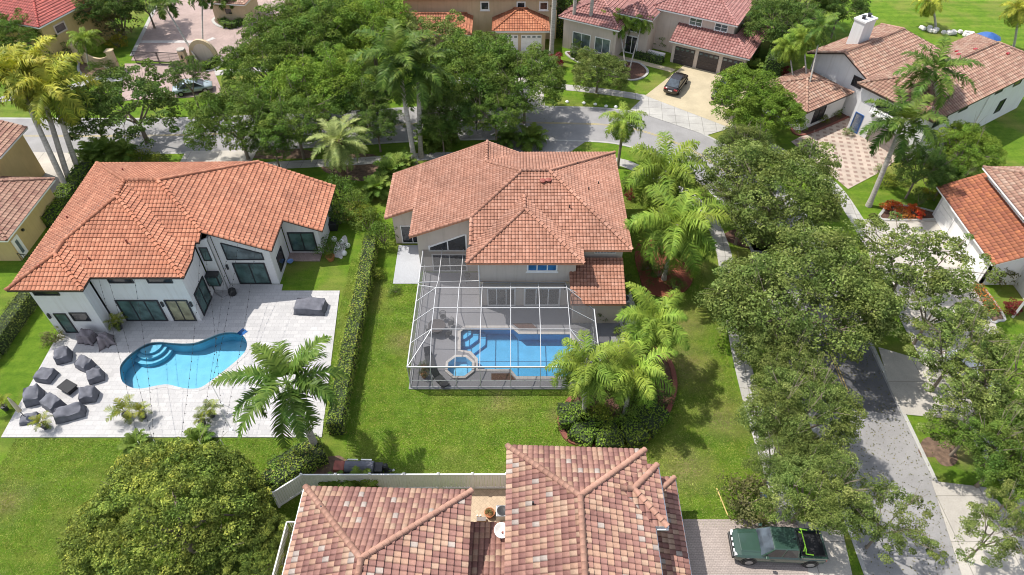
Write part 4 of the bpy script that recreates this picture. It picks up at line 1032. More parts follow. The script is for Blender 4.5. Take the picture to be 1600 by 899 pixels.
# ---- house at the bottom edge (mixed pink and tan roof)
hc = house('large house with a mottled pink and tan tiled roof at the bottom edge', (2, 14, 0))
ap = (3.85, 18.6, 7.3); ap2 = (3.65, 6, 7.3); sr = (7.1, 19.55, 6.35); sv = (6.3, 19.55, 6.35)
planes = [
 [(-.3, 22.85, 5.6), (8.25, 22.55, 5.6), ap],
 [(-.3, 22.85, 5.6), ap, ap2, (-.45, 6, 5.6)],
 [ap, (8.25, 22.55, 5.6), (8.22, 21.5, 5.6), sv, (8.12, 17.65, 5.6), (8.0, 6, 5.6), ap2],
 [(8.22, 21.5, 5.62), (8.85, 21.5, 5.6), sr, sv],
 [(8.85, 21.5, 5.6), (8.85, 17.6, 5.6), sr],
 [(8.85, 17.6, 5.6), (8.12, 17.6, 5.62), sv, sr]]
roof(hc, planes, [[(-.3, 22.85, 5.6), ap], [(8.25, 22.55, 5.6), ap], [ap, ap2], [sv, sr], [sr, (8.85, 21.5, 5.6)], [sr, (8.85, 17.6, 5.6)]], M['roof_blend'], M['trim_white'], capm=M['cap_tan'], seed=21, tw=.33, tl=.42, amp=.05, step=.06, cap=.17, res=8)
wa_ = (-7.9, 14.9, 7.6); wb_ = (-7.9, 6, 7.6)
planes = [[(-12.3, 20.05, 5.6), (-2.4, 19.8, 5.6), wa_], [(-12.3, 20.05, 5.6), wa_, wb_, (-12.5, 6, 5.6)], [(-2.4, 19.8, 5.6), (-2.5, 6, 5.6), wb_, wa_]]
roof(hc, planes, [[(-12.3, 20.05, 5.6), wa_], [(-2.4, 19.8, 5.6), wa_], [wa_, wb_]], M['roof_blend'], M['trim_white'], name='wing_roof', capm=M['cap_tan'], seed=23, tw=.33, tl=.42, amp=.05, step=.06, cap=.17, res=8)
roof(hc, [[(-2.85, 18.9, 3.3), (-.3, 18.9, 3.3), (-.3, 13, 5.2), (-2.85, 13, 5.2)]], [], M['roof_blend'], M['trim_white'], name='link_roof', seed=25, tw=.33, tl=.42, amp=.05, step=.06, res=8)
roof(hc, [[(8.0, 22.1, 3.0), (10.45, 22.1, 3.0), (8.0, 19.7, 3.95)], [(10.45, 22.1, 3.0), (10.2, 6, 3.0), (7.9, 6, 3.95), (8.0, 19.7, 3.95)]], [[(10.45, 22.1, 3.0), (8.0, 19.7, 3.95)]], M['roof_blend'], M['trim_white'], name='garage_roof', capm=M['cap_tan'], seed=27, tw=.33, tl=.42, amp=.05, step=.06, cap=.15, res=8)
mb = MB()
mb.wall(.1, 22.2, -.0, 6, 0, 5.5); mb.wall(7.75, 22.2, .1, 22.2, 0, 5.5); mb.wall(7.6, 6, 7.75, 22.2, 0, 5.5)
mb.wall(-2.9, 19.3, -11.9, 19.3, 0, 5.5); mb.wall(-12.0, 19.3, -12.0, 6, 0, 5.5); mb.wall(-2.9, 6, -2.9, 19.3, 0, 5.5); mb.wall(-.2, 18.5, -2.7, 18.5, 0, 3.2)
mb.wall(9.9, 6, 10.0, 21.7, 0, 2.95); mb.wall(10.0, 21.7, 7.9, 21.7, 0, 2.95)
mb.build('wall', M['wall_pink'], hc)
mb = MB()
for a, b in (((8.72, 19.9), (8.72, 21.5)),): pass
mb = MB(); mb.bar((8.95, 21.5, 5.45), (8.95, 17.6, 5.45), .1); mb.bar((8.12, 17.5, 5.45), (8.95, 17.5, 5.45), .1); mb.bar((8.2, 17.5, 5.45), (8.08, 6, 5.45), .1); mb.bar((10.52, 22.1, 2.87), (10.27, 6, 2.87), .1); mb.bar((-12.4, 20.05, 5.47), (-12.6, 6, 5.47), .12)
mb.build('gutter', M['alu_white'], hc)
mb = MB()
for x0, y0, x1, y1 in ((-13.7, 6, -13.45, 18.6), (-13.45, 18.6, -12.2, 18.6)):
    L = math.hypot(x1-x0, y1-y0); n = int(L/.13)
    for z in (3.0, 4.1): mb.bar((x0, y0, z), (x1, y1, z), .07)
    for i in range(n+1): mb.bar((x0+(x1-x0)*i/n, y0+(y1-y0)*i/n, 3.0), (x0+(x1-x0)*i/n, y0+(y1-y0)*i/n, 4.1), .035)
mb.build('balcony_railing', M['alu_white'], hc)
mb = MB(); mb.box(-13.7, 6, 2.75, -12.0, 18.7, 2.98); mb.build('balcony', M['drive'], hc)
mb = MB(); mb.tube([(-10.9, 18.4, 6.1), (-10.9, 18.4, 6.5)], .05); mb.tube([(1.2, 18.6, 6.2), (1.2, 18.6, 6.6)], .06); mb.build('vent_pipe', M['metal_dark'], hc)
sheet('courtyard', [Vector(q) for q in ((-2.9, 18.7), (-.1, 18.7), (-.1, 22.9), (-3.1, 22.9))], .03, M['paver_tan'])

# ---- yellow house at the left edge
hd = house('yellow house with a brown tiled roof at the left edge', (-49, 49, 0))
roof(hd, [[(-44.4, 45, 3.05), (-44.4, 54.0, 3.05), (-49, 51, 4.9), (-49, 49.6, 4.9)], [(-55, 45, 3.05), (-44.4, 45, 3.05), (-49, 49.6, 4.9), (-55, 49.6, 4.9)], [(-44.4, 54.0, 3.05), (-55, 54, 3.6), (-55, 51, 4.9), (-49, 51, 4.9)]],
     [[(-44.4, 45, 3.05), (-49, 49.6, 4.9)], [(-44.4, 54, 3.05), (-49, 51, 4.9)]], M['roof_brown'], M['trim_white'], seed=31, tw=.36, tl=.42)
roof(hd, [[(-48.6, 54.2, 5.4), (-48.6, 59.5, 5.4), (-54, 59.5, 7.2), (-54, 54.2, 7.2)]], [], M['roof_brown'], M['trim_white'], name='upper_roof', seed=32, tw=.36, tl=.42)
mb = MB(); volume(mb, -55, 45.7, -45.0, 53.5, 3.0); volume(mb, -56, 53.4, -49.3, 59.2, 5.3); mb.build('wall', M['wall_yellow'], hd)
opening(hd, (-45.0, 45.9), (-45.0, 46.9), .1, 2.2, 'glass_pale', 'trim_white', .3, 0, 'door')
mb = MB(); mb.box(-44.98, 47.6, 1.9, -44.8, 47.8, 2.1); mb.build('wall_lamp', M[F], hd)
mb = MB()
for a, b in (((-44.9, 45.6), (-43.6, 45.3)), ((-43.6, 45.3), (-43.4, 47.0))):
    mb.bar((*a, 1.0), (*b, 1.0), .05); 
    for k in range(5): q = Vector(a).lerp(Vector(b), k/4); mb.bar((q.x, q.y, 0), (q.x, q.y, 1.0), .03)
mb.build('railing', M['metal_dark'], hd)

# ---- red roofed house, top left
he = house('yellow house with a dark red tiled roof in the top left corner', (-58.2, 81.9, 0), rz=R(-20))

pl, rd = hip_planes(-13, -.6, .6, 10.5, 5.7, .42)
roof(he, pl, rd, M['roof_red'], M['trim_white'], seed=41, world=False, tw=.36, tl=.42, res=4)
pl, rd = hip_planes(-20, -2.5, -9, 7, 4.4, .42)
roof(he, pl, rd, M['roof_red'], M['trim_white'], name='side_roof', seed=42, world=False, tw=.36, tl=.42, res=4)
mb = MB(); volume(mb, -12.4, 0, 0, 9.9, 5.6); volume(mb, -19.4, -1.9, -9.6, 6.4, 4.3); mb.build('wall', M['wall_yellow'], he, False)
opening(he, (0, 1.6), (0, 3.4), 3.7, 4.9, 'glass_dark', 'wall_pink', .18, 0, world=False)
opening(he, (-4.5, 0), (-2.8, 0), 1.0, 2.3, 'glass_dark', 'wall_pink', .18, 0, world=False)

# ---- gatehouse
q = P(338, 34); hg = house('small beige gatehouse with a pale tiled roof at the top', (q.x, q.y, 0), 'gatehouse', R(-8), 'gatehouse')
mb = MB(); volume(mb, 0, 0, 4.8, 4.2, 2.9); mb.build('wall', M['wall_tan'], hg, False)
pl, rd = hip_planes(-.5, -.5, 5.3, 4.7, 2.9, .4); roof(hg, pl, rd, M['roof_mixed'], M['trim_white'], seed=51, world=False, res=4)
opening(hg, (1.8, 0), (2.9, 0), 1.2, 2.1, 'glass_dark', 'wall_tan', .08, 0, world=False)

# ---- house behind the trees, top centre (orange roof, white garage)
hh = house('beige house with an orange tiled garage roof and white garage door, top centre', (0, 90, 0))
pl, rd = hip_planes(-2.6, 86.0, 4.9, 93.0, 3.0, .42); roof(hh, pl, rd, M['roof_bright'], M['trim_white'], seed=61, tw=.33, tl=.42, res=5, name='garage_roof')
pl, rd = hip_planes(-15, 89.5, 6.5, 103, 5.8); roof(hh, pl, rd, M['roof_bright'], M['trim_white'], seed=62, tw=.33, tl=.42, res=4)
pl, rd = hip_planes(-15.5, 84.5, -5.2, 91, 3.2, .42); roof(hh, pl, rd, M['roof_bright'], M['trim_white'], seed=63, tw=.33, tl=.42, res=4, name='wing_roof')
mb = MB(); volume(mb, -14.4, 90.1, 6.0, 102.5, 5.6); volume(mb, -2.1, 86.6, 4.4, 90.1, 2.9); volume(mb, -15, 85.1, -5.7, 90.1, 3.1); mb.build('wall', M['wall_tan'], hh)
garage_door(hh, (-1.7, 86.6), (.8, 86.6), 2.3, 'trim_white'); garage_door(hh, (1.2, 86.6), (3.9, 86.6), 2.3, 'trim_white')
for x0 in (-4.2, 0.6, 3.6): opening(hh, (x0, 90.1), (x0+1.2, 90.1), 4.0, 5.2, 'glass_dark', 'trim_white', .16, 0, sill=True)

# ---- pink roofed house with three brown garage doors
hp = house('beige house with a pink tiled roof and three dark brown garage doors', (20.3, 83.2, 0), rz=R(-29))
pl = [[(-.3, 0, 3), (10.0, 0, 3), (7.2, 3.0, 4.2), (-.3, 3.0, 4.2)], [(10.0, 0, 3), (10.0, 9.8, 3), (7.2, 7.0, 4.2), (7.2, 3.0, 4.2)], [(10, 9.8, 3), (2, 9.8, 3), (2, 7, 4.2), (7.2, 7.0, 4.2)]]
roof(hp, pl, [[(10, 0, 3), (7.2, 3.0, 4.2)], [(10, 9.8, 3), (7.2, 7, 4.2)]], M['roof_pink'], M['trim_white'], seed=71, world=False, tw=.36, tl=.42, res=5, name='garage_roof')
pl, rd = hip_planes(-4.2, 2.4, 7.2, 15.5, 5.6, .42); roof(hp, pl, rd, M['roof_pink'], M['trim_white'], seed=72, world=False, tw=.36, tl=.42, res=5)
pl, rd = hip_planes(-14.5, -3.2, -6.0, 11, 4.3, .42); roof(hp, pl, rd, M['roof_pink'], M['trim_white'], seed=73, world=False, tw=.36, tl=.42, res=5, name='wing_roof')
pl, rd = hip_planes(-7.6, -.4, -2.8, 8, 5.2, .5); roof(hp, pl, rd, M['roof_pink'], M['trim_white'], seed=74, world=False, tw=.36, tl=.42, res=5, name='entry_roof')
mb = MB(); volume(mb, 0.1, .55, 9.5, 9.3, 2.95); volume(mb, -3.7, 3.0, 6.8, 15, 5.55); volume(mb, -14, -2.6, -6.5, 10.5, 4.2); volume(mb, -7.2, .1, -3.2, 7.5, 5.0); mb.build('wall', M['wall_pink'], hp, False)
for k in range(3): garage_door(hp, (.5+3.1*k, .55), (3.1+3.1*k, .55), 2.3, 'garage_brown', False)
opening(hp, (1.0, 3.0), (2.7, 3.0), 4.25, 5.25, 'glass_pale', 'trim_white', .1, 1, rows=1, world=False, sill=True)
opening(hp, (4.3, 3.0), (6.0, 3.0), 4.25, 5.25, 'glass_pale', 'trim_white', .1, 1, rows=1, world=False, sill=True)
opening(hp, (-12.6, -2.6), (-10.0, -2.6), .5, 2.6, 'glass_pale', 'trim_white', .1, 1, world=False)
opening(hp, (-9.4, -2.6), (-7.2, -2.6), .5, 2.6, 'glass_pale', 'trim_white', .1, 1, world=False)
opening(hp, (-6.2, .1), (-4.4, .1), .05, 2.5, 'glass_dark', 'trim_white', .14, 1, 'door', world=False)
opening(hp, (-5.9, .1), (-4.7, .1), 3.0, 4.3, 'glass_dark', 'trim_white', .12, 0, world=False)

# ---- white house with chimney (right, rotated)
hi = house('white two storey house with a chimney and mottled brown roof, top right', (42.5, 60.1, 0), rz=R(33))
u1 = 22.0; v1 = 9.2; h = v1/2; rz_ = 5.6+h*.42
main = [[(0, 0, 5.6), (u1, 0, 5.6), (u1-h, h, rz_), (h, h, rz_)], [(0, 0, 5.6), (h, h, rz_), (0, v1, 5.6)], [(u1, 0, 5.6), (u1, v1, 5.6), (u1-h, h, rz_)], [(0, v1, 5.6), (h, h, rz_), (u1-h, h, rz_), (u1, v1, 5.6)]]
roof(hi, main, [[(0, 0, 5.6), (h, h, rz_)], [(0, v1, 5.6), (h, h, rz_)], [(h, h, rz_), (u1-h, h, rz_)], [(u1, 0, 5.6), (u1-h, h, rz_)]], M['roof_mixed'], M['trim_dark'], seed=81, world=False, tw=.36, tl=.42, res=5)
# rear wing: gable facing the drive
g0, g1, gm = 8.6, 17.6, 13.1; gz = 5.0; gr = gz+(gm-g0)*.42
roof(hi, [[(2.2, g0, gz), (16, g0, gz), (16-3, gm, gr), (2.2, gm, gr)], [(2.2, gm, gr), (13, gm, gr), (16, g1, gz), (2.2, g1, gz)], [(16, g0, gz), (16, g1, gz), (13, gm, gr)]],
     [[(2.2, gm, gr), (13, gm, gr)], [(13, gm, gr), (16, g1, gz)], [(2.22, g0, gz), (2.22, gm, gr)], [(2.22, gm, gr), (2.22, g1, gz)]], M['roof_mixed'], M['trim_dark'], seed=82, world=False, tw=.36, tl=.42, res=5, name='rear_roof')
pl, rd = hip_planes(-5.2, 10.6, 2.6, 17.6, 3.0, .42)
roof(hi, pl, rd, M['roof_mixed'], M['trim_dark'], seed=83, world=False, tw=.36, tl=.42, res=5, name='entry_roof')
mb = MB(); volume(mb, .6, .6, u1-.6, v1-.5, 5.5)
mb.wall(2.9, gm, 2.9, v1-.5, 0, gr-.2, gz-.0); mb.wall(2.9, 17, 2.9, gm, 0, gz-.1, gr-.2); mb.wall(15.4, 8.7, 15.4, 17, 0, 4.9); mb.wall(15.4, 17, 2.9, 17, 0, 4.9)
volume(mb, -4.6, 11.2, 2.6, 17, 2.9); mb.build('wall', M['wall_white'], hi, False)
# chimney
mb = MB(); mb.box(5.8, 14.0, 0, 7.8, 15.4, 9.0); mb.box(5.7, 13.9, 9.0, 7.9, 15.5, 9.2); ch = mb.build('chimney', M['wall_white'], hi, False)
mb = MB(); mb.lathe([(.2, 9.2), (.2, 9.5), (.28, 9.55)], 10, 6.3, 14.7); mb.lathe([(.2, 9.2), (.2, 9.5), (.28, 9.55)], 10, 7.3, 14.7); mb.build('chimney_pot', M['metal_dark'], ch, False)
opening(hi, (.6, 6.6), (.6, 3.4), 3.7, 5.1, 'glass_dark', 'trim_white', .1, 1, world=False, sill=True)
mb = MB(); mb.box(.12, 3.2, 3.25, .6, 6.8, 3.4); 
mb.build('balcony', M['trim_white'], hi, False)
mb = MB()
for k in range(14): mb.bar((.16, 3.25+k*.27, 3.4), (.16, 3.25+k*.27, 4.1), .03)
mb.bar((.16, 3.2, 4.12), (.16, 6.8, 4.12), .05); mb.build('railing', M['frame_black'], hi, False)
garage_door(hi, (.6, 6.2), (.6, 1.6), 2.3, 'door_grey', False, False)
opening(hi, (2.9, 11.4), (2.9, 10.1), 3.6, 4.8, 'glass_dark', 'frame_black', .08, 0, world=False)
opening(hi, (-2.8, 11.2), (-.8, 11.2), .5, 2.2, 'glass_dark', 'frame_black', .08, 1, world=False)
opening(hi, (-4.6, 16.2), (-4.6, 12.2), .6, 2.2, 'glass_dark', 'frame_black', .1, 3, world=False)
opening(hi, (.62, 8.4), (.62, 7.3), .1, 2.4, 'glass_blue', 'blue_paint', .1, 0, 'door', world=False)
for a, b, z0, z1 in ((1.6, 2.9, 4.0, 4.9), (3.2, 4.0, 4.0, 4.9), (6.0, 7.6, 4.4, 5.1), (12.8, 14.2, 4.4, 5.1), (16.5, 18.0, 4.2, 5.1), (3.4, 4.6, .9, 2.2), (6.2, 7.4, .9, 1.8), (15.4, 16.6, 1.2, 2.8)):
    opening(hi, (a, .6), (b, .6), z0, z1, 'glass_dark', 'frame_black', .06, 0, world=False)
mb = MB(); mb.tube([(11.6, .5, 5.4), (11.6, .5, .2), (11.6, .1, .1)], .06); mb.build('downpipe', M['trim_white'], hi, False)
for x, y in ((13.2, 6.5), (14.2, 5.2), (17.2, 3.0), (12.0, 5.7)):
    mb = MB(); z = 5.6+.42*(y if y < h else v1-y)+.12; mb.box(x-.22, y-.15, z-.05, x+.2, y+.15, z+.08); mb.build('roof_patch', M['lamp_red'], hi, False)

# ---- white house with orange lean-to garage roof at the right edge
hj = house('white house with a glossy orange garage roof and three white garage doors, right edge', (44, 47, 0))
roof(hj, [[(40.8, 52.9, 3.0), (40.8, 42.0, 3.0), (44.6, 42.0, 4.6), (44.6, 52.9, 4.6)]], [[(40.8, 42.02, 3.0), (44.6, 42.02, 4.6)]], M['roof_rust'], M['trim_white'], seed=91, tw=.36, tl=.42, amp=.06, name='garage_roof')
roof(hj, [[(43.7, 52.4, 5.6), (43.7, 40.0, 5.6), (50, 46, 8.1), (50, 46.4, 8.1)], [(43.7, 40, 5.6), (56, 40, 5.6), (50, 46, 8.1)], [(43.7, 52.4, 5.6), (50, 46.4, 8.1), (56, 52.4, 5.6)]], [[(43.7, 52.4, 5.6), (50, 46.4, 8.1)], [(43.7, 40, 5.6), (50, 46, 8.1)]], M['roof_mixed'], M['trim_white'], seed=92, tw=.36, tl=.42)
mb = MB(); mb.wall(41.4, 52.3, 41.4, 42.6, 0, 2.95); mb.wall(41.4, 42.6, 44.4, 42.6, 0, 3.1, 4.3); mb.wall(44.4, 52.3, 41.6, 52.3, 0, 4.3, 3.1)
mb.wall(44.4, 52.0, 44.4, 40.8, 0, 5.5); mb.wall(44.4, 40.6, 55, 40.6, 0, 5.5); mb.wall(55, 40.8, 55, 52, 0, 5.5); mb.wall(55, 52.1, 44.4, 52.1, 0, 5.5)
mb.wall(42.4, 38.6, 44.6, 40.6, 0, 2.6); mb.build('wall', M['wall_white'], hj)
for k in range(3): garage_door(hj, (41.4, 51.9-3.1*k), (41.4, 49.3-3.1*k), 2.3, 'trim_white', windows=False)
opening(hj, (44.4, 50.6), (44.4, 49.4), 4.75, 5.3, 'glass_dark', 'trim_white', .06, 1); opening(hj, (44.4, 46.4), (44.4, 45.2), 4.75, 5.3, 'glass_dark', 'trim_white', .06, 1)
opening(hj, (45.6, 40.6), (46.8, 40.6), 1.0, 2.4, 'glass_dark', 'trim_white', .06, 1)

# ---- white vinyl fence
def fence(label, pts, h=2.0, seg=2.35, name='fence'):
    t = thing(name, label, 'fence', (pts[0][0], pts[0][1], 0))
    for a, b in zip(pts[:-1], pts[1:]):
        a = Vector(a); b = Vector(b); L = (b-a).length; n = max(1, round(L/seg)); d = (b-a)/L
        for i in range(n+1):
            if i == n and tuple(b) != tuple(Vector(pts[-1])): continue
            q = a+(b-a)*i/n
            mb = MB(); mb.box(q.x-.065, q.y-.065, 0, q.x+.065, q.y+.065, h+.05); p = mb.build('post', M['alu_white'], t)
            mb = MB(); mb.hexa([(q.x-.09, q.y-.09, h+.05), (q.x+.09, q.y-.09, h+.05), (q.x+.09, q.y+.09, h+.05), (q.x-.09, q.y+.09, h+.05)], [(q.x-.02, q.y-.02, h+.14), (q.x+.02, q.y-.02, h+.14), (q.x+.02, q.y+.02, h+.14), (q.x-.02, q.y+.02, h+.14)]); mb.build('post_cap', M['alu_white'], p)
        for i in range(n):
            p0 = a+(b-a)*i/n+d*.07; p1 = a+(b-a)*(i+1)/n-d*.07; k = 12; mb = MB()
            mb.bar((p0.x, p0.y, h-.08), (p1.x, p1.y, h-.08), .09, .14); mb.bar((p0.x, p0.y, .15), (p1.x, p1.y, .15), .09, .14)
            for j in range(k):
                c0 = p0.lerp(p1, (j+.04)/k); c1 = p0.lerp(p1, (j+.96)/k); mb.bar((c0.x, c0.y, h/2), (c1.x, c1.y, h/2), .03, h-.32)
            mb.build('panel', M['alu_white'], t)
    return t
fence('white vinyl privacy fence behind the bottom house', [(-15.6, 21.6), (-14.0, 22.9), (-.35, 22.95)])
# ------------------------------------------------------------------ screen enclosure
cg = thing('screen_enclosure', 'white framed screened pool enclosure with sloped sides, behind the main house', 'pool cage', (-.7, 36, 0))
X = [-7.8, -6.1, -4.25, -2.4, -.1, 2.15, 4.4, 6.6]; ye, ztop, zl = 31.4, 3.9, 2.6; yt0, yt1 = 34.0, 38.4
def cbar(name, segs, w=.045):
    mb = MB()
    for a, b in segs: mb.bar(a, b, w, w*1.3)
    return mb.build(name, M['cage_alu'], cg)
xl, xr = X[0], X[-1]
# front posts, rafters
for x in X[1:-1]:
    cbar('post', [((x, ye, .06), (x, ye, zl))]); yb = 40.0; zb = 3.0
    if x < -3: cbar('rafter', [((x, ye, zl), (x, yt0, ztop)), ((x, yt0, ztop), (x, yt1, ztop)), ((x, yt1, ztop), (x, 40.0, 3.1)), ((x, 40.0, 3.1), (x, 44.2, 2.75))])
    else: cbar('rafter', [((x, ye, zl), (x, yt0, ztop)), ((x, yt0, ztop), (x, yt1, ztop)), ((x, yt1, ztop), (x, 39.95, 2.98))])
for x, y in ((xl, ye), (xr, ye), (xl, 33.7), (xl, 36.2), (xl, 38.4), (xl, 40.0), (xl, 42.1), (xl, 44.2), (xr, 33.7), (xr, 36.2), (xr, 37.3)): cbar('post', [((x, y, .06), (x, y, zl))])
for y, a, b, z in ((yt0, X[1], X[-2], ztop), (36.2, X[1], X[-2], ztop), (yt1, X[1], X[-2], ztop)): cbar('purlin', [((a, y, z), (b, y, z))])
cbar('purlin', [((xl, 40.0, zl+.3), (-2.5, 40.0, 3.1))]); cbar('purlin', [((xl, 42.1, zl+.1), (-2.7, 42.1, 2.9))])
cbar('purlin', [((-2.4, 39.93, 2.98), (4.4, 39.93, 2.98))])
for y in (yt0, 36.2, yt1):
    cbar('side_rafter', [((xl, y-.3, zl), (X[1], y, ztop))]); cbar('side_rafter', [((xr, y-.3, zl), (X[-2], y, ztop))])
cbar('side_rafter', [((xl, 40.0, zl), (X[1], yt1, ztop))]); cbar('side_rafter', [((xr, 37.2, zl), (X[-2], yt1, ztop))])
cbar('hip_rafter', [((xl, ye, zl), (X[1], yt0, ztop))]); cbar('hip_rafter', [((xr, ye, zl), (X[-2], yt0, ztop))])
cbar('eave_beam', [((xl-.05, ye, zl), (xr+.05, ye, zl))], .08); cbar('eave_beam', [((xl, ye, zl), (xl, 44.2, zl))], .08); cbar('eave_beam', [((xr, ye, zl), (xr, 37.3, zl))], .08)
cbar('bottom_rail', [((xl, ye, .1), (xr, ye, .1)), ((xl, ye, .1), (xl, 44.2, .1)), ((xr, ye, .1), (xr, 37.3, .1))], .06)
cbar('chair_rail', [((xl, ye, .95), (xr, ye, .95)), ((xl, ye, .95), (xl, 44.2, .95)), ((xr, ye, .95), (xr, 37.3, .95))], .045)
def sc(*q):
    mb = MB(); mb.add(q, [tuple(range(len(q)))]); o = mb.build('screen', M['screen'], cg); return o
sc((xl, ye, .1), (xr, ye, .1), (xr, ye, zl), (xl, ye, zl)); sc((xl, ye, .1), (xl, 44.2, .1), (xl, 44.2, zl), (xl, ye, zl)); sc((xr, ye, .1), (xr, 37.3, .1), (xr, 37.3, zl), (xr, ye, zl))
sc((xl, ye, zl), (xr, ye, zl), (X[-2], yt0, ztop), (X[1], yt0, ztop)); sc((X[1], yt0, ztop), (X[-2], yt0, ztop), (X[-2], yt1, ztop), (X[1], yt1, ztop))
sc((xl, ye, zl), (X[1], yt0, ztop), (X[1], yt1, ztop), (xl, 40, zl)); sc((xr, ye, zl), (X[-2], yt0, ztop), (X[-2], yt1, ztop), (xr, 37.3, zl))
sc((X[1], yt1, ztop), (X[-2], yt1, ztop), (X[-2], 39.93, 2.98), (X[1], 40, 3.1)); sc((xl, 40, zl), (X[1], 40, 3.1), (-2.7, 40, 3.1), (-2.7, 44.2, 2.75), (xl, 44.2, 2.75))

# ------------------------------------------------------------------ patio furniture under the cage
def at3(px, py, z=0): return P(px, py, z)
def chair_round(label, x, y, rz, group):
    t = thing('patio_chair', label, 'chair', (x, y, .06), rz, group)
    mb = MB(); mb.lathe([(.24, .40), (.26, .42), (.25, .45)], 10); mb.build('seat', M['metal_dark'], t, False)
    mb = MB()
    for k in range(9):
        a = R(-70+k*17.5)+math.pi/2; mb.bar((math.cos(a)*.25, math.sin(a)*.25, .45), (math.cos(a)*.3, math.sin(a)*.3, .86), .025)
    mb.tube([(math.cos(R(20+k*17.5))*.3, math.sin(R(20+k*17.5))*.3, .87) for k in range(9)], .02, 5); mb.build('backrest', M['metal_dark'], t, False)
    for k in range(4):
        a = R(45+90*k); mb = MB(); mb.bar((math.cos(a)*.2, math.sin(a)*.2, .41), (math.cos(a)*.27, math.sin(a)*.27, 0), .03); mb.build('leg', M['metal_dark'], t, False)
    return t
q = at3(600+285/3.4575, 360+518/3.4575, .7)
t = thing('patio_table', 'round dark patio table inside the screened enclosure', 'table', (q.x, q.y, .06))
mb = MB(); mb.lathe([(.72, .68), (.74, .7), (.72, .73)], 24); mb.build('tabletop', M['garage_brown'], t, False)
mb = MB(); mb.lathe([(.3, 0), (.06, .06), (.05, .68)], 12); mb.build('pedestal', M['metal_dark'], t, False)
for (px, py), r_, lb in (((320, 470), 20, 'dark patio chair at the house side of the round table'), ((362, 505), -70, 'dark patio chair right of the round table'), ((350, 560), -130, 'dark patio chair at the pool side of the round table'), ((245, 545), 120, 'dark patio chair left of the round table by the screen')):
    q = at3(600+px/3.4575, 360+py/3.4575, .4); chair_round(lb, q.x, q.y, R(r_), 'dark chairs round the patio table')
def lounger(label, x, y, rz):
    t = thing('sun_lounger', label, 'sun lounger', (x, y, .06), rz, 'dark sun loungers in the screened enclosure')
    mb = MB(); mb.bar((-.3, -.9, .3), (-.3, .5, .3), .04); mb.bar((.3, -.9, .3), (.3, .5, .3), .04); mb.bar((-.3, -.9, .3), (.3, -.9, .3), .04); mb.build('frame', M['metal_dark'], t, False)
    mb = MB(); mb.hexa([(-.28, -.9, .31), (.28, -.9, .31), (.28, .3, .31), (-.28, .3, .31)], [(-.28, -.9, .34), (.28, -.9, .34), (.28, .3, .34), (-.28, .3, .34)]); mb.build('seat', M['metal_dark'], t, False)
    mb = MB(); mb.hexa([(-.28, .3, .31), (.28, .3, .31), (.28, .85, .8), (-.28, .85, .8)], [(-.28, .27, .34), (.28, .27, .34), (.28, .82, .83), (-.28, .82, .83)]); mb.build('backrest', M['metal_dark'], t, False)
    for sx, sy in ((-.3, -.7), (.3, -.7), (-.3, .4), (.3, .4)):
        mb = MB(); mb.bar((sx, sy, .3), (sx, sy, 0), .04); mb.build('leg', M['metal_dark'], t, False)
q = at3(600+245/3.4575, 360+695/3.4575, .3); lounger('dark sun lounger beside the left screen wall', q.x, q.y, R(15))
q = at3(600+300/3.4575, 360+805/3.4575, .3); lounger('dark sun lounger in the front corner of the screened patio', q.x, q.y, R(40))
def pot(label, x, y, r=.3, h=.5, m='pot_dark', plant='green', pr=.45, z=0, group=None, palmk=None):
    t = thing('potted_plant', label, 'potted plant', (x, y, z), 0, group)
    mb = MB(); mb.lathe([(r*.65, 0), (r*.95, h*.8), (r, h), (r*.85, h), (r*.8, h*.9)], 14); mb.build('pot', M[m], t, False)
    if palmk:
        mb = MB(); mb.tube([(0, 0, h*.8), (.05, 0, h+.35)], [.06, .04], 6); mb.build('stem', M['bark'], t, False)
        put('leaves', PALM['potted', palmk % 3], t, (.05, 0, h+.3), (0, 0, x*3), pr)
    else: put('leaves', SH[plant], t, (0, 0, h+pr*.2), (0, 0, x*3), pr)
    return t
for (px, py), lb, kk in (((215, 735), 'dark leafy potted plant by the left screen, next to the lounger', 'dark'), ((215, 778), 'round potted plant in the front left corner of the screened patio', 'olive')):
    q = at3(600+px/3.4575, 360+py/3.4575, .4); pot(lb, q.x, q.y, .25, .4, 'terracotta', kk, .4, .06)
q = at3(600+452/3.4575, 360+260/3.4575, .5); t = thing('patio_grill', 'small black barbecue against the house wall inside the enclosure', 'barbecue', (q.x, q.y, .06))
mb = MB(); mb.lathe([(.05, .55), (.25, .65), (.28, .8), (.25, .95), (.05, 1.05)], 12); mb.build('kettle', M['metal_dark'], t, False)
for k in range(3): mb = MB(); mb.bar((0, 0, .65), (.25*math.cos(k*2.1), .25*math.sin(k*2.1), 0), .03); mb.build('leg', M['metal_dark'], t, False)

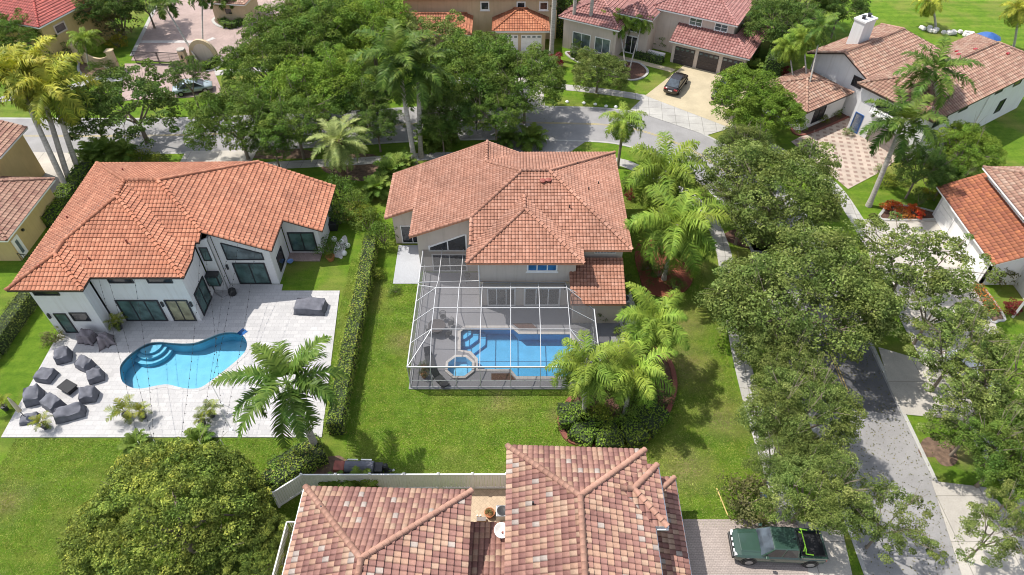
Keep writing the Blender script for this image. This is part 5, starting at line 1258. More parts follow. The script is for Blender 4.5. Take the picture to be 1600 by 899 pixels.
# ------------------------------------------------------------------ covered furniture on the white terrace
def cover(label, px, py, wx, wy, h, rz=0, m='fabric_grey', seed=0, taper=.86, group='covered garden furniture on the white terrace', lump=.03, name='furniture_cover', pz=None):
    c = P(px, py, h*.5); rs = random.Random(seed)
    t = thing(name, label, 'furniture cover', (c.x, c.y, .06), R(rz), group)
    bm = bmesh.new(); bmesh.ops.create_cube(bm, size=1)
    bmesh.ops.subdivide_edges(bm, edges=bm.edges[:], cuts=7, use_grid_fill=True)
    ph = [rs.random()*6 for _ in range(8)]
    for v in bm.verts:
        x, y, z = v.co; zz = z+.5; ang = math.atan2(y, x)
        # rounded box
        l = max(abs(x), abs(y))*2
        k = taper+(1-taper)*(1-zz)**1.5
        fold = 1+lump*math.sin(ang*9+ph[0])*(1-zz*.6)+lump*.8*math.sin(ang*17+ph[1])*(1-zz)
        rr = math.hypot(x, y)
        rnd = 1 if rr < 1e-6 else (.5/max(rr, .5))**.1
        back = 1+.28*y*(1 if group and taper < .9 else 0)
        top = back*h*(zz if zz < .99 else 1+.10*math.sin(x*5+ph[2])*math.cos(y*4+ph[3])-.10*(l**4)+.08*math.sin(x*9+y*7+ph[4]))
        v.co = (x*wx*k*fold*rnd, y*wy*k*fold*rnd, top+.02*math.sin(ang*6+ph[5])*(zz > .1))
    me = bpy.data.meshes.new('cover'); bm.to_mesh(me); bm.free(); me.materials.append(M[m])
    me.polygons.foreach_set('use_smooth', [True]*len(me.polygons))
    o = put('cover', me, t); 
    mb = MB()
    n = 20; pts = [(math.cos(i*2*math.pi/n)*wx*.505/max(abs(math.cos(i*2*math.pi/n)), abs(math.sin(i*2*math.pi/n)))**.55, math.sin(i*2*math.pi/n)*wy*.505/max(abs(math.cos(i*2*math.pi/n)), abs(math.sin(i*2*math.pi/n)))**.55, .03) for i in range(n+1)]
    mb.tube(pts, .018, 4); mb.build('hem_cord', M['fabric_black'], t, False)
    return t
cover('rounded grey furniture cover, the one highest up the terrace next to the lawn', 98, 556, 1.15, 1.1, .85, 20, seed=1)
cover('grey covered seat right of the topmost round cover, nearest the crumpled tarpaulins', 132, 569, 1.35, 1.0, .75, -25, seed=2)
cover('grey covered seat closest to the left end of the kidney pool', 149, 588, 1.15, .95, .75, 25, seed=3)
cover('flat grey covered table at the lawn edge between two bulky covers', 71, 587, 1.35, 1.15, .6, -10, seed=4, taper=.92)
cover('grey covered armchair directly right of the black fire table', 138, 617, 1.2, 1.1, .8, 10, seed=5)
cover('tall grey cover left of the row of bulky seats, beside the closed parasol', 52, 619, 1.2, 1.35, .9, 20, seed=6)
cover('wide grey covered armchair between the tall cover and the long sofa cover', 81, 630, 1.5, 1.1, .75, -30, seed=7)
cover('long grey covered sofa at the front of the furniture group', 108, 646, 2.1, 1.0, .75, 20, seed=8)
cover('low grey cover at the foot of the closed parasol', 46, 655, 1.3, .85, .35, 15, seed=9)
cover('large grey cover over a dining table at the right end of the terrace', 485, 479, 2.7, 1.5, .75, -2, seed=10, taper=.9, group=None)
cover('crumpled purple grey tarpaulin over a grill against the white wall', 136, 526, 1.3, 1.0, 1.0, -10, 'fabric_light', 11, .8, None, .12)
cover('light mauve tarpaulin with a trailing corner, right of the covered grill', 163, 531, 1.2, 1.1, .95, 35, 'fabric_light', 12, .6, None, .2)
q = P(105, 604, .45); t = thing('fire_table', 'square black fire table amid the covered seats', 'table', (q.x, q.y, .06), R(-28))
mb = MB(); mb.box(-.62, -.45, .38, .62, .45, .46); mb.build('tabletop', M['fabric_black'], t, False, bevel=.02); mb = MB(); mb.box(-.5, -.36, 0, .5, .36, .375); mb.build('base', M['metal_dark'], t, False)
q = P(42, 655, 0); t = thing('closed_parasol', 'closed beige parasol standing at the lower left corner of the terrace', 'parasol', (q.x, q.y, .06))
mb = MB(); mb.tube([(0, 0, 0), (0, 0, 2.7)], .03); mb.build('pole', M['metal_dark'], t, False)
mb = MB(); mb.lathe([(.05, .9), (.16, 1.0), (.14, 1.7), (.09, 2.4), (.03, 2.65)], 10); mb.build('canopy', M['canvas'], t, False, smooth=True)
mb = MB(); mb.lathe([(.3, 0), (.3, .06), (.06, .12)], 14); mb.build('base', M['metal_dark'], t, False)
# fan / speaker and cable at the wall
q = P(363, 457, .3); t = thing('outdoor_speaker', 'small black box speaker with a cable on the terrace by the white wall', 'speaker', (q.x, q.y, .06))
mb = MB(); mb.lathe([(.3, 0), (.34, .1), (.34, .5), (.28, .6)], 8); mb.build('body', M['metal_dark'], t, False)
mb = MB(); mb.tube([(-.3, 0, .05), (-.8, -.4, .03), (-1.5, .1, .03), (-2.0, .5, .03)], .03, 5); mb.build('cable', M['metal_grey'], t, False)
# potted plants on the white terrace
for lb, px, py, r_, pr, kk in (('yellow green potted palm in a dark pot against the white wall', 187, 513, .35, 1.0, 1), ('arching potted palm left of its twin, at the front edge of the terrace', 200, 652, .3, 1.45, 2), ('smaller bushy potted palm touching the arching one', 225, 652, .3, .95, 3),
        ('potted palm with grey bent stem at the terrace front, near the big royal palm', 332, 650, .3, 1.05, 4), ('spiky green potted plant in front of the bent stem palm', 318, 664, .28, .75, 5), ('pale green potted palm at the front left corner of the terrace', 72, 668, .3, .9, 6),
        ('orange leaved potted palm on the lawn edge beside the parasol', 10, 640, .25, 1.0, 7)):
    q = P(px, py, .1); pot(lb, q.x, q.y, r_, .5, 'pot_dark', pr=pr, z=.06, palmk=kk)
q = P(517, 405, .1); pot('terracotta pot with a small plant at the corner of the white house', q.x, q.y, .42, .5, 'terracotta', 'lime', .4)
q = P(454, 410, .1); t = thing('pet_bowl', 'pale blue bowl on the doorstep of the white house', 'bowl', (q.x, q.y, .12)); mb = MB(); mb.lathe([(.2, 0), (.3, .16), (.26, .16), (.2, .05)], 14); mb.build('basin', M['plastic_blue'], t, False)
# string lights from the roof over the terrace
ends = [((147, 446), (215, 690)), ((158, 452), (238, 690)), ((200, 452), (240, 688)), ((278, 452), (282, 688)), ((331, 440), (310, 688)), ((373, 452), (345, 688)), ((323, 372), (345, 640)), ((372, 380), (330, 600))]
for i, (a, b) in enumerate(ends):
    za = 5.2 if i < 4 else 4.8
    A_ = P(a[0], a[1], za); B_ = P(b[0], b[1], 2.6)
    A_.y = max(A_.y, 38.2 if A_.x < -26 else 42.4)
    A_.y = min(A_.y, 38.25 if A_.x < -26.2 else 42.65)
    lb = ['first string of bulbs from the left above the terrace', 'second string of bulbs from the left above the terrace', 'string of bulbs crossing the left end of the kidney pool', 'string of bulbs over the entry steps side of the pool', 'string of bulbs over the middle of the pool', 'string of bulbs over the right half of the pool', 'string of bulbs from the gable wall towards the royal palm', 'last string of bulbs on the right over the pool'][i]
    t = thing('string_light', lb, 'string lights', A_, 0, 'bulb strings above the white terrace')
    pts = []
    for k in range(17):
        f = k/16; p = A_.lerp(B_, f); p.z -= 4*f*(1-f)*.55; pts.append(p-A_)
    mb = MB(); mb.tube(pts, .008, 4); mb.build('wire', M['metal_dark'], t, False)
    bl = MB()
    for k in range(1, 24):
        f = k/24; p = A_.lerp(B_, f); p.z -= 4*f*(1-f)*.55+.06; p -= A_
        if k == 1:
            bl.lathe([(.015, .05), (.034, .0), (.022, -.055)], 6); b0 = bl.build('bulb', M['metal_dark'], t, False); b0.location = p
        else:
            b1 = b0.copy(); col.objects.link(b1); b1.parent = t; b1.location = p
    # support pole at the outer end
    pl_ = thing('light_pole', 'thin white pole under the outer end of the %s' % ['first bulb string from the left', 'second bulb string from the left', 'bulb string crossing the pool left end', 'bulb string over the entry steps', 'bulb string over the pool middle', 'bulb string over the pool right half', 'bulb string from the gable wall', 'last bulb string on the right'][i], 'pole', (B_.x, B_.y, 0), 0, 'thin poles along the terrace edge')
    mb = MB(); mb.tube([(0, 0, 0), (0, 0, 2.62)], .022, 6); mb.build('pole', M['alu_white'], pl_, False); mb = MB(); mb.lathe([(.14, .06), (.14, .09), (.03, .12)], 10); mb.build('foot', M['alu_white'], pl_, False)

# ------------------------------------------------------------------ smoker trailer by the fence
q = P(563, 735, .3); t = thing('smoker_trailer', 'long dark barrel smoker trailer with a rusty box, on the lawn by the fence', 'trailer', (q.x, q.y, 0), R(-1))
mb = MB(); prof = []
mb.tube([(-.95, 0, .75), (1.0, 0, .75)], .42, 16); mb.build('barrel', M['fabric_grey'], t, False)
mb = MB(); mb.box(-1.75, -.38, .3, -.98, .38, .95); mb.build('firebox', M['rust'], t, False, bevel=.05)
mb = MB(); mb.bar((-1.7, -.4, .3), (1.2, -.4, .3), .08); mb.bar((-1.7, .4, .3), (1.2, .4, .3), .08); mb.bar((1.2, -.4, .3), (2.3, 0, .35), .08); mb.bar((1.2, .4, .3), (2.3, 0, .35), .08); mb.build('chassis', M['metal_dark'], t, False)
mb = MB(); mb.box(1.05, -.35, .35, 1.6, .35, .8); mb.lathe([(.2, .35), (.2, .9), (.1, 1.0)], 10, 1.8, .05); mb.build('tank', M['metal_dark'], t, False)
for s in (-.55, .55): mb = MB(); mb.tube([(.1, s-.08, .3), (.1, s+.08, .3)], .3, 14); mb.build('wheel', M['rubber'], t, False)
mb = MB(); mb.box(-.85, .34, 1.02, -.1, .44, 1.06); mb.box(.1, .34, 1.02, .85, .44, 1.06); mb.build('handle', M['steel'], t, False)
mb = MB(); mb.lathe([(.06, 0), (.12, .12), (.02, .2)], 8, 2.3, 0, .3); mb.build('hitch', M['steel'], t, False)

# ------------------------------------------------------------------ courtyard bits by the bottom house
q = P(765, 803, .2); t = pot('wide terracotta bowl of soil in the paved courtyard', q.x, q.y, .36, .4, 'terracotta', 'olive', .26)
q = P(752, 813, .1); t = thing('storage_box', 'small brown box on the courtyard paving', 'box', (q.x, q.y, .03)); mb = MB(); mb.box(-.28, -.12, 0, .28, .12, .22); mb.build('body', M['wood'], t, False); mb = MB(); mb.box(-.3, -.14, .22, .3, .14, .26); mb.build('lid', M['door_grey'], t, False)
q = P(748, 809, .1); t = thing('pipe_stub', 'pair of pale pipe stubs above the small brown box', 'pipes', (q.x, q.y, .03)); mb = MB(); mb.tube([(-.1, .1, 0), (-.1, .1, .2)], .05); mb.build('pipe', M['trim_white'], t, False); mb = MB(); mb.tube([(.1, .1, 0), (.1, .1, .2)], .05); mb.build('pipe', M['trim_white'], t, False)
q = P(787, 803, .4); t = thing('air_conditioner', 'grey air conditioning unit with a round fan between the courtyard and the tall wall', 'air conditioner', (-.65, q.y, .03))
mb = MB(); mb.box(-.4, -.4, 0, .4, .4, .8); mb.build('casing', M['metal_grey'], t, False, bevel=.04); mb = MB(); mb.lathe([(.32, .801), (.34, .84), (.28, .84), (.1, .82)], 18); mb.build('fan_guard', M['metal_dark'], t, False)
q = P(783, 830, 4.1); t = thing('satellite_dish', 'round white satellite dish above the linking roof', 'satellite dish', (q.x, q.y, 3.75))
mb = MB(); mb.lathe([(.05, 0), (.28, .06), (.44, .18), (.46, .2), (.43, .2), (.27, .09), (.04, .04)], 20); d = mb.build('dish', M['trim_white'], t, False, smooth=True); d.location = (0, 0, .4); d.rotation_euler = (R(18), R(12), 0)
mb = MB(); mb.tube([(0, 0, -.3), (0, 0, .42)], .04); mb.tube([(0, -.1, .45), (.1, -.35, .9)], .02); mb.build('bracket', M['metal_grey'], t, False); mb = MB(); mb.box(.04, -.4, .85, .16, -.3, .97); mb.build('receiver', M['rust'], t, False)
q = P(1018, 716, .5); t = thing('wooden_trellis', 'dark wooden slatted gate behind the corner of the bottom house', 'trellis', (8.3, 23.4, 0))
for k in range(7): mb = MB(); mb.bar((k*.17, -.5+k*.02, 0), (k*.17, -.5+k*.02, 1.5), .1, .03); mb.build('slat', M['wood'], t, False)
mb = MB(); mb.bar((-.05, -.46, .3), (1.1, -.36, .3), .05, .1); mb.bar((-.05, -.46, 1.3), (1.1, -.36, 1.3), .05, .1); mb.build('rail', M['wood'], t, False)
q = P(1128, 785, 0); t = thing('garden_stake', 'pale wooden stake lying on the lawn left of the round shrub', 'stake', (q.x, q.y, .05), R(100)); mb = MB(); mb.bar((-1, 0, 0), (1, 0, .04), .06); mb.build('pole', M['wood_pale'], t, False)
q = P(1192, 775, .8); t = thing('ride_on_toy', 'small bright blue and white pole sign beside the round shrub', 'sign', (q.x, q.y, 0)); t.name = 'yard_sign'
mb = MB(); mb.tube([(0, 0, 0), (0, 0, .9)], .03); mb.build('post', M['trim_white'], t, False); mb = MB(); mb.lathe([(.24, .9), (.26, .94), (.22, .98)], 14); mb.build('disc', M['plastic_blue'], t, False)
# clutter near the right side of the main house
q = P(978, 490, .3); t = thing('bicycle', 'bicycle leaning by the corner of the main house lower roof', 'bicycle', (q.x, q.y, 0), R(20))
for sx in (-.5, .5): mb = MB(); mb.tube([(sx+.32*math.cos(a), 0, .34+.32*math.sin(a)) for a in np.linspace(0, 6.283, 17)], .025, 5, caps=False); mb.build('wheel', M['metal_dark'], t, False)
mb = MB(); mb.tube([(-.5, 0, .34), (-.15, 0, .8), (.38, 0, .85), (.5, 0, .34)], .025); mb.tube([(-.15, 0, .8), (0, 0, .34), (.38, 0, .85)], .025); mb.tube([(.38, -.25, .95), (.38, .25, .95)], .02); mb.build('frame', M['steel'], t, False); mb = MB(); mb.box(-.28, -.06, .85, -.04, .06, .9); mb.build('saddle', M['metal_dark'], t, False)
for lb, px, py, m in (('dark air conditioning unit beside the corner of the main house', 975, 472, 'metal_grey'), ('black air conditioning unit at the right wall of the white house', 520, 352, 'metal_dark')):
    q = P(px, py, .4); t = thing('air_conditioner', lb, 'air conditioner', (q.x, q.y, 0)); mb = MB(); mb.box(-.45, -.45, 0, .45, .45, .85); mb.build('casing', M[m], t, False, bevel=.05); mb = MB(); mb.lathe([(.36, .851), (.38, .9), (.3, .9), (.1, .87)], 18); mb.build('fan_guard', M['metal_dark'], t, False)
for i, (px, py) in enumerate(((528, 388), (534, 378), (538, 396), (522, 374), (543, 384))):
    q = P(px, py, .2); t = thing('bag', ['white sack on the gravel patch at the corner of the white house', 'white sack leaning at the back of the gravel patch', 'white sack at the lawn side of the gravel patch', 'grey white sack against the wall by the gravel patch', 'white sack at the right of the gravel patch'][i], 'sack', (q.x, q.y, 0), i, 'white sacks beside the white house')
    mb = MB(); mb.lathe([(.2, 0), (.28, .15), (.24, .35), (.08, .5)], 7); mb.build('body', M['trim_white'], t, False, smooth=True)
sheet('garden_soil', pxl(blob(532, 388, 9, 17, seed=12, wob=.3)), .02, M['gravel'])

# ------------------------------------------------------------------ street furniture and gate
q = P(1073, 292, 0); t = thing('street_sign', 'street name sign with two blades on a tall post beside the road bend', 'street sign', (q.x, q.y, 0))
mb = MB(); mb.tube([(0, 0, 0), (0, 0, 3.1)], .05); mb.build('post', M['metal_dark'], t, False); mb = MB(); mb.box(-1.0, -.03, 2.75, .02, .03, 2.97); mb.build('blade', M['metal_dark'], t, False)
mb = MB(); mb.bar((0, 0, 2.55), (.45, -.6, 2.55), .04, .2); mb.build('blade', M['metal_dark'], t, False)
q = P(745, 205, 0); t = thing('mailbox', 'slim black mailbox post at the roadside between the trees, top centre', 'mailbox', (q.x, q.y, 0)); mb = MB(); mb.tube([(0, 0, 0), (0, 0, 1.1)], .05); mb.build('post', M['metal_dark'], t, False); mb = MB(); mb.box(-.12, -.25, 1.1, .12, .25, 1.35); mb.build('box', M['metal_dark'], t, False, bevel=.03)
# sliding gate, pier and arched wall
a = P(214, 100, 0); b = P(288, 103, 0); t = thing('driveway_gate', 'dark metal double driveway gate with vertical bars at the top left', 'gate', (a.x, a.y, 0))
for k, (p0, p1) in enumerate(((a, a.lerp(b, .49)), (a.lerp(b, .51), b))):
    mb = MB(); n = 22
    for z in (.1, .45, 1.7): mb.bar((p0.x, p0.y, z), (p1.x, p1.y, z), .06)
    for i in range(n+1): r_ = p0.lerp(p1, i/n); mb.bar((r_.x, r_.y, .1), (r_.x, r_.y, 1.75), .07 if i in (0, n) else .03)
    mb.build('gate_leaf', M['metal_dark'], t)
for lb, (px, py) in (('beige gate pier with a round cap right of the metal gate', (292, 104)),):
    q = P(px, py, 0); t = thing('gate_pier', lb, 'pier', (q.x, q.y, 0)); mb = MB(); mb.box(-.4, -.4, 0, .4, .4, 2.2); mb.build('shaft', M['wall_tan'], t, False); mb = MB(); mb.lathe([(.42, 2.2), (.55, 2.3), (.5, 2.42), (.3, 2.4)], 16); mb.build('cap', M['drive'], t, False); mb = MB(); mb.box(-.08, -.52, 1.3, .08, -.4, 1.7); mb.build('lamp', M['metal_dark'], t, False)
a = P(302, 98, 0); t = thing('arched_wall', 'beige wall with a large rounded arch top beside the gate', 'wall', (a.x, a.y, 0), R(-4))
mb = MB(); W_ = 3.6; pts = [(0, 0), (W_, 0), (W_, 1.2)]+[(W_/2+W_/2*math.cos(x), 1.2+2.0*math.sin(x)) for x in np.linspace(.05, math.pi-.05, 18)]+[(0, 1.2)]
mb.hexa([(x, -.15, z) for x, z in pts], [(x, .2, z) for x, z in pts]); mb.build('wall', M['wall_tan'], t, False)
ins = [(W_/2+(x-W_/2)*.74, max(.1, z*.84)) for x, z in pts]; mb = MB(); mb.hexa([(x, -.15, z) for x, z in ins], [(x, -.19, z) for x, z in ins]); mb.build('panel', M['wall_pink'], t, False)
a = P(128, 98, 0); b = P(182, 108, 0); t = thing('garden_wall', 'beige scalloped entrance wall with two piers by the sidewalk, top left', 'wall', (a.x, a.y, 0))
mb = MB(); n = 12
for i in range(n):
    p0 = a.lerp(b, i/n); p1 = a.lerp(b, (i+1)/n); z0 = 2.0-1.0*math.sin(math.pi*i/n); z1 = 2.0-1.0*math.sin(math.pi*(i+1)/n); mb.wall(p0.x, p0.y, p1.x, p1.y, 0, z0, z1, .25)
mb.build('wall', M['wall_tan'], t)
for q in (a, b): mb = MB(); mb.box(q.x-.35, q.y-.3, 0, q.x+.35, q.y+.4, 2.4); mb.box(q.x-.45, q.y-.4, 2.4, q.x+.45, q.y+.5, 2.52); mb.build('pier', M['wall_tan'], t)
# low wall and white seat wall by the pink roofed house
a = P(995, 82, 0); b = P(1037, 92, 0); t = thing('low_wall', 'low white garden wall in front of the pink roofed house', 'wall', (a.x, a.y, 0)); mb = MB(); mb.wall(a.x, a.y, b.x, b.y, 0, .55, th=.5); mb.build('wall', M['trim_white'], t)
q = P(1547, 55, 2.2); t = thing('beach_umbrella', 'blue open garden umbrella behind the white house, top right', 'umbrella', (q.x, q.y, 0)); mb = MB(); mb.tube([(0, 0, 0), (0, 0, 2.5)], .03); mb.build('pole', M['metal_grey'], t, False); mb = MB(); mb.lathe([(1.5, 1.95), (.8, 2.3), (.05, 2.55)], 8); mb.build('canopy', M['blue_paint'], t, False)
q = P(1470, 45, .5); t = thing('garden_rocks', 'pale boulder edging behind the white house near the wide lawn', 'rocks', (q.x, q.y, 0)); mb = MB()
rs = random.Random(4)
for k in range(26): x = rs.uniform(-2.5, 4.5); mb.lathe([(.25, 0), (.4, .2), (.3, .45), (.05, .55)], 6, x, -.35*x+rs.uniform(-.7, .7))
mb.build('rocks', M['gravel'], t, False)
for i, (x0, x1) in enumerate(((0, 0),)):
    q = P(1512, 322, 0)
a = P(1500, 297, 0); b = P(1558, 300, 0)
t = thing('white_railing', 'white metal railing behind the orange garage roof', 'railing', (a.x, a.y, 0)); mb = MB()
for z in (.2, 1.1): mb.bar((42.5, 53.6, z), (46.5, 54.6, z), .06)
for k in range(26): mb.bar((42.5+k*.16, 53.6+k*.04, 0), (42.5+k*.16, 53.6+k*.04, 1.15), .03)
mb.build('bars', M['alu_white'], t)
for i, (px, py) in enumerate(((886, 160), (912, 162), (930, 164), (947, 167), (962, 168))):
    q = P(px, py, 0); t = thing('stone', 'small pale stone on the verge, %s along the kerb' % ['first from the left', 'second from the left', 'middle one', 'second from the right', 'last on the right'][i], 'stone', (q.x, q.y, 0), i, 'pale stones along the kerb'); mb = MB(); mb.lathe([(.2, 0), (.24, .1), (.12, .22)], 7); mb.build('rock', M['trim_white'], t, False)

# ------------------------------------------------------------------ vehicles
def loft(secs, n=12, p=3.2):
    """secs: (x, halfwidth, z0, z1) -> rounded box skin along x"""
    V = []; F = []
    for x, w_, z0, z1 in secs:
        for k in range(n*2):
            a = 2*math.pi*k/(n*2); c, s = math.cos(a), math.sin(a)
            r = (abs(c)**p+abs(s)**p)**(-1/p); V.append((x, w_*c*r, (z0+z1)/2+(z1-z0)/2*s*r))
    m = n*2
    for i in range(len(secs)-1):
        for k in range(m): F.append((i*m+k, i*m+(k+1) % m, (i+1)*m+(k+1) % m, (i+1)*m+k))
    F.append(tuple(range(m))[::-1]); F.append(tuple(range((len(secs)-1)*m, len(secs)*m)))
    mb = MB(); mb.add(V, F); return mb
def wheel(t, x, y, r=.38, w_=.26):
    mb = MB(); s = 1 if y > 0 else -1
    mb.tube([(x, y-w_/2, r), (x, y+w_/2, r)], r, 18); wo = mb.build('wheel', M['rubber'], t, False)
    mb = MB(); mb.tube([(x, y+s*(w_/2), r), (x, y+s*(w_/2+.015), r)], r*.6, 14); mb.build('rim', M['metal_grey'], wo, False)
def cabin(t, x0, x1, x2, x3, w0, w1, z0, z1, paintm, rear=True):
    """greenhouse from base x0..x3 to roof x1..x2"""
    mb = MB(); bot = [(x0, -w0, z0), (x3, -w0, z0), (x3, w0, z0), (x0, w0, z0)]; top = [(x1, -w1, z1), (x2, -w1, z1), (x2, w1, z1), (x1, w1, z1)]
    mb.hexa(bot, top); mb.build('cab', M[paintm], t, False, bevel=.07)
    def quad(name, a, b, c, d, off, sh=.1):
        a, b, c, d = map(Vector, (a, b, c, d)); ctr = (a+b+c+d)/4; n = (b-a).cross(d-a).normalized()
        if n.dot(ctr-Vector(((x0+x3)/2, 0, z0))) < 0: n = -n
        q = [p.lerp(ctr, sh)+n*off for p in (a, b, c, d)]; q2 = [p-n*.03 for p in q]
        mb = MB(); mb.hexa(q2, q); mb.build(name, M['glass_dark'] if name != 'windshield' else M['glass_mid'], t, False)
    quad('windshield', bot[0], bot[3], top[3], top[0], .015, .07)
    quad('rear_window', bot[1], bot[2], top[2], top[1], .015, .12)
    for s in (-1, 1):
        y0, y1 = s*w0, s*w1; xm0 = x0+(x3-x0)*.52; xm1 = x1+(x2-x1)*.5
        quad('side_window', (x0+.15, y0, z0), (xm0, y0, z0), (xm1, y1, z1), (x1+.02, y1, z1), .012, .12); quad('side_window', (xm0, y0, z0), (x3-.1, y0, z0), (x2-.02, y1, z1), (xm1, y1, z1), .012, .12)
# green pickup, nose towards -x
q = P(1214, 852, .9); t = thing('pickup_truck', 'dark green pickup truck with a lime green bed rack on the driveway', 'pickup truck', (q.x, q.y, .05), R(-2.5))
loft([(-2.82, .70, .45, .95), (-2.75, .86, .38, 1.05), (-2.4, .96, .33, 1.12), (-1.3, .98, .32, 1.18), (-1.0, .98, .32, 1.2), (1.1, .98, .32, 1.2), (1.16, .98, .32, 1.14), (2.7, .97, .38, 1.16), (2.8, .92, .45, 1.1)], p=5).build('body', M['paint_green'], t, False, smooth=False, bevel=0)
mb = MB(); mb.hexa([(-2.45, -.62, 1.1), (-1.2, -.72, 1.16), (-1.2, .72, 1.16), (-2.45, .62, 1.1)], [(-2.4, -.55, 1.15), (-1.2, -.62, 1.23), (-1.2, .62, 1.23), (-2.4, .55, 1.15)]); mb.build('hood', M['paint_green'], t, False, bevel=.03)
cabin(t, -1.25, -.55, .95, 1.12, .93, .74, 1.15, 1.86, 'paint_green')
mb = MB(); mb.box(1.25, -.80, 1.165, 2.68, .80, 1.175); mb.build('bed_floor', M['fabric_black'], t, False)
mb = MB()
mb.box(1.16, -.98, 1.12, 2.8, -.82, 1.36); mb.box(1.16, .82, 1.12, 2.8, .98, 1.36); mb.box(2.66, -.82, 1.12, 2.8, .82, 1.34); mb.box(1.16, -.82, 1.12, 1.24, .82, 1.36); mb.build('bed_side', M['paint_green'], t, False, bevel=.03)
mb = MB(); mb.box(1.2, -.84, 1.362, 2.7, -.78, 1.38); mb.box(1.2, .78, 1.362, 2.7, .84, 1.38); mb.box(2.62, -.78, 1.30, 2.66, .78, 1.38); mb.build('bed_liner', M['fabric_black'], t, False)
mb = MB(); mb.tube([(1.9, -.8, 1.42), (1.4, -.8, 1.55), (1.38, -.62, 1.78), (1.38, .62, 1.78), (1.4, .8, 1.55), (1.9, .8, 1.42)], .036, 8); mb.tube([(1.32, -.62, 1.5), (1.38, -.4, 1.78)], .035); mb.tube([(1.32, .62, 1.5), (1.38, .4, 1.78)], .035); mb.build('bed_rack', M['lime'], t, False)
for x in (-1.85, 1.95):
    for y in (-.88, .88): wheel(t, x, y, .42, .28)
    mb = MB(); mb.tube([(x, -.99, .46), (x, .99, .46)], .5, 18); mb.build('wheel_arch', M['metal_dark'], t, False)
mb = MB(); mb.box(-2.9, -.82, .5, -2.72, .82, .78); mb.build('bumper', M['metal_dark'], t, False, bevel=.04); mb = MB(); mb.box(-2.85, -.45, .8, -2.74, .45, 1.0); mb.build('grille', M['metal_dark'], t, False)
for s in (-1, 1):
    mb = MB(); mb.box(-2.8, s*.68-.14, .85, -2.66, s*.68+.14, 1.03); mb.build('headlight', M['lamp_clear'], t, False); mb = MB(); mb.box(2.74, s*.86-.07, .8, 2.83, s*.86+.07, 1.1); mb.build('tail_light', M['lamp_red'], t, False)
    mb = MB(); mb.box(-1.05, s*1.02-.1+.06*s, 1.2, -.85, s*1.02+.1+.06*s, 1.4); mb.build('mirror', M['paint_green'], t, False, bevel=.03)
mb = MB()
for k in range(4): mb.box(-2.86, -.62+k*.36, 1.0, -2.78, -.42+k*.36, 1.08)
mb.build('light_bar', M['lamp_clear'], t, False)
mb = MB(); mb.box(.75, -.06, 1.87, .85, .02, 1.95); mb.build('antenna', M['metal_dark'], t, False)
# dark coupe SUV, seen from behind
q = P(1057, 128, .8); t = thing('parked_car', 'black coupe style car parked on the sandy driveway seen from behind', 'car', (q.x, q.y, .05), R(62))
loft([(-2.35, .70, .35, .8), (-2.2, .86, .28, 1.0), (-1.6, .93, .25, 1.05), (0, .95, .25, 1.05), (1.3, .94, .25, 1.0), (2.1, .86, .28, .9), (2.38, .7, .35, .75)], p=4).build('body', M['paint_black'], t, False, smooth=True)
cabin(t, -1.95, -.9, .5, 1.35, .84, .62, 1.0, 1.55, 'paint_black')
for x in (-1.45, 1.45):
    for y in (-.86, .86): wheel(t, x, y, .36)
for s in (-1, 1): mb = MB(); mb.box(-2.38, s*.62-.2, .78, -2.2, s*.62+.2, .93); mb.build('tail_light', M['lamp_red'], t, False)
mb = MB(); mb.box(-2.37, -.25, .62, -2.3, .25, .76); mb.build('number_plate', M['trim_white'], t, False)
# dark pickup under the bright tree
q = P(1134, 136, .9); t = thing('parked_truck', 'dark pickup truck nose out on the sandy driveway, half hidden by a bright green tree', 'pickup truck', (q.x, q.y, .05), R(60))
loft([(-2.9, .8, .4, 1.0), (-2.75, .92, .35, 1.1), (-1.2, .97, .3, 1.15), (2.7, .96, .36, 1.15), (2.85, .9, .45, 1.05)], p=5).build('body', M['paint_navy'], t, False)
cabin(t, -1.3, -.6, .9, 1.1, .92, .72, 1.12, 1.8, 'paint_navy')
mb = MB(); mb.box(1.2, -.8, 1.16, 2.7, .8, 1.24); mb.build('bed_cover', M['metal_grey'], t, False)
for x in (-1.85, 1.9):
    for y in (-.88, .88): wheel(t, x, y, .4)
mb = MB(); mb.box(-2.95, -.8, .75, -2.84, .8, 1.0); mb.build('grille', M['steel'], t, False)
for s in (-1, 1): mb = MB(); mb.box(-2.92, s*.75-.12, .8, -2.8, s*.75+.12, 1.0); mb.build('headlight', M['lamp_clear'], t, False); mb = MB(); mb.box(-1.1, s*1.05-.1, 1.2, -.9, s*1.05+.1, 1.4); mb.build('mirror', M['metal_dark'], t, False)
for lb, px, py, m, rz in (('silver blue car glimpsed under the trees near the gate', 300, 134, 'paint_silver', 18), ('white car largely hidden under the trees near the right edge', 1520, 580, 'paint_white', -60)):
    q = P(px, py, .8); t = thing('parked_car', lb, 'car', (q.x, q.y, .02), R(rz))
    loft([(-2.3, .7, .35, .8), (-2.1, .88, .28, .95), (0, .92, .25, .98), (1.8, .88, .28, .9), (2.3, .7, .35, .7)], p=4).build('body', M[m], t, False, smooth=True)
    cabin(t, -1.7, -.9, .5, 1.4, .82, .62, .95, 1.45, m)
    for x in (-1.4, 1.4):
        for y in (-.84, .84): wheel(t, x, y, .34)
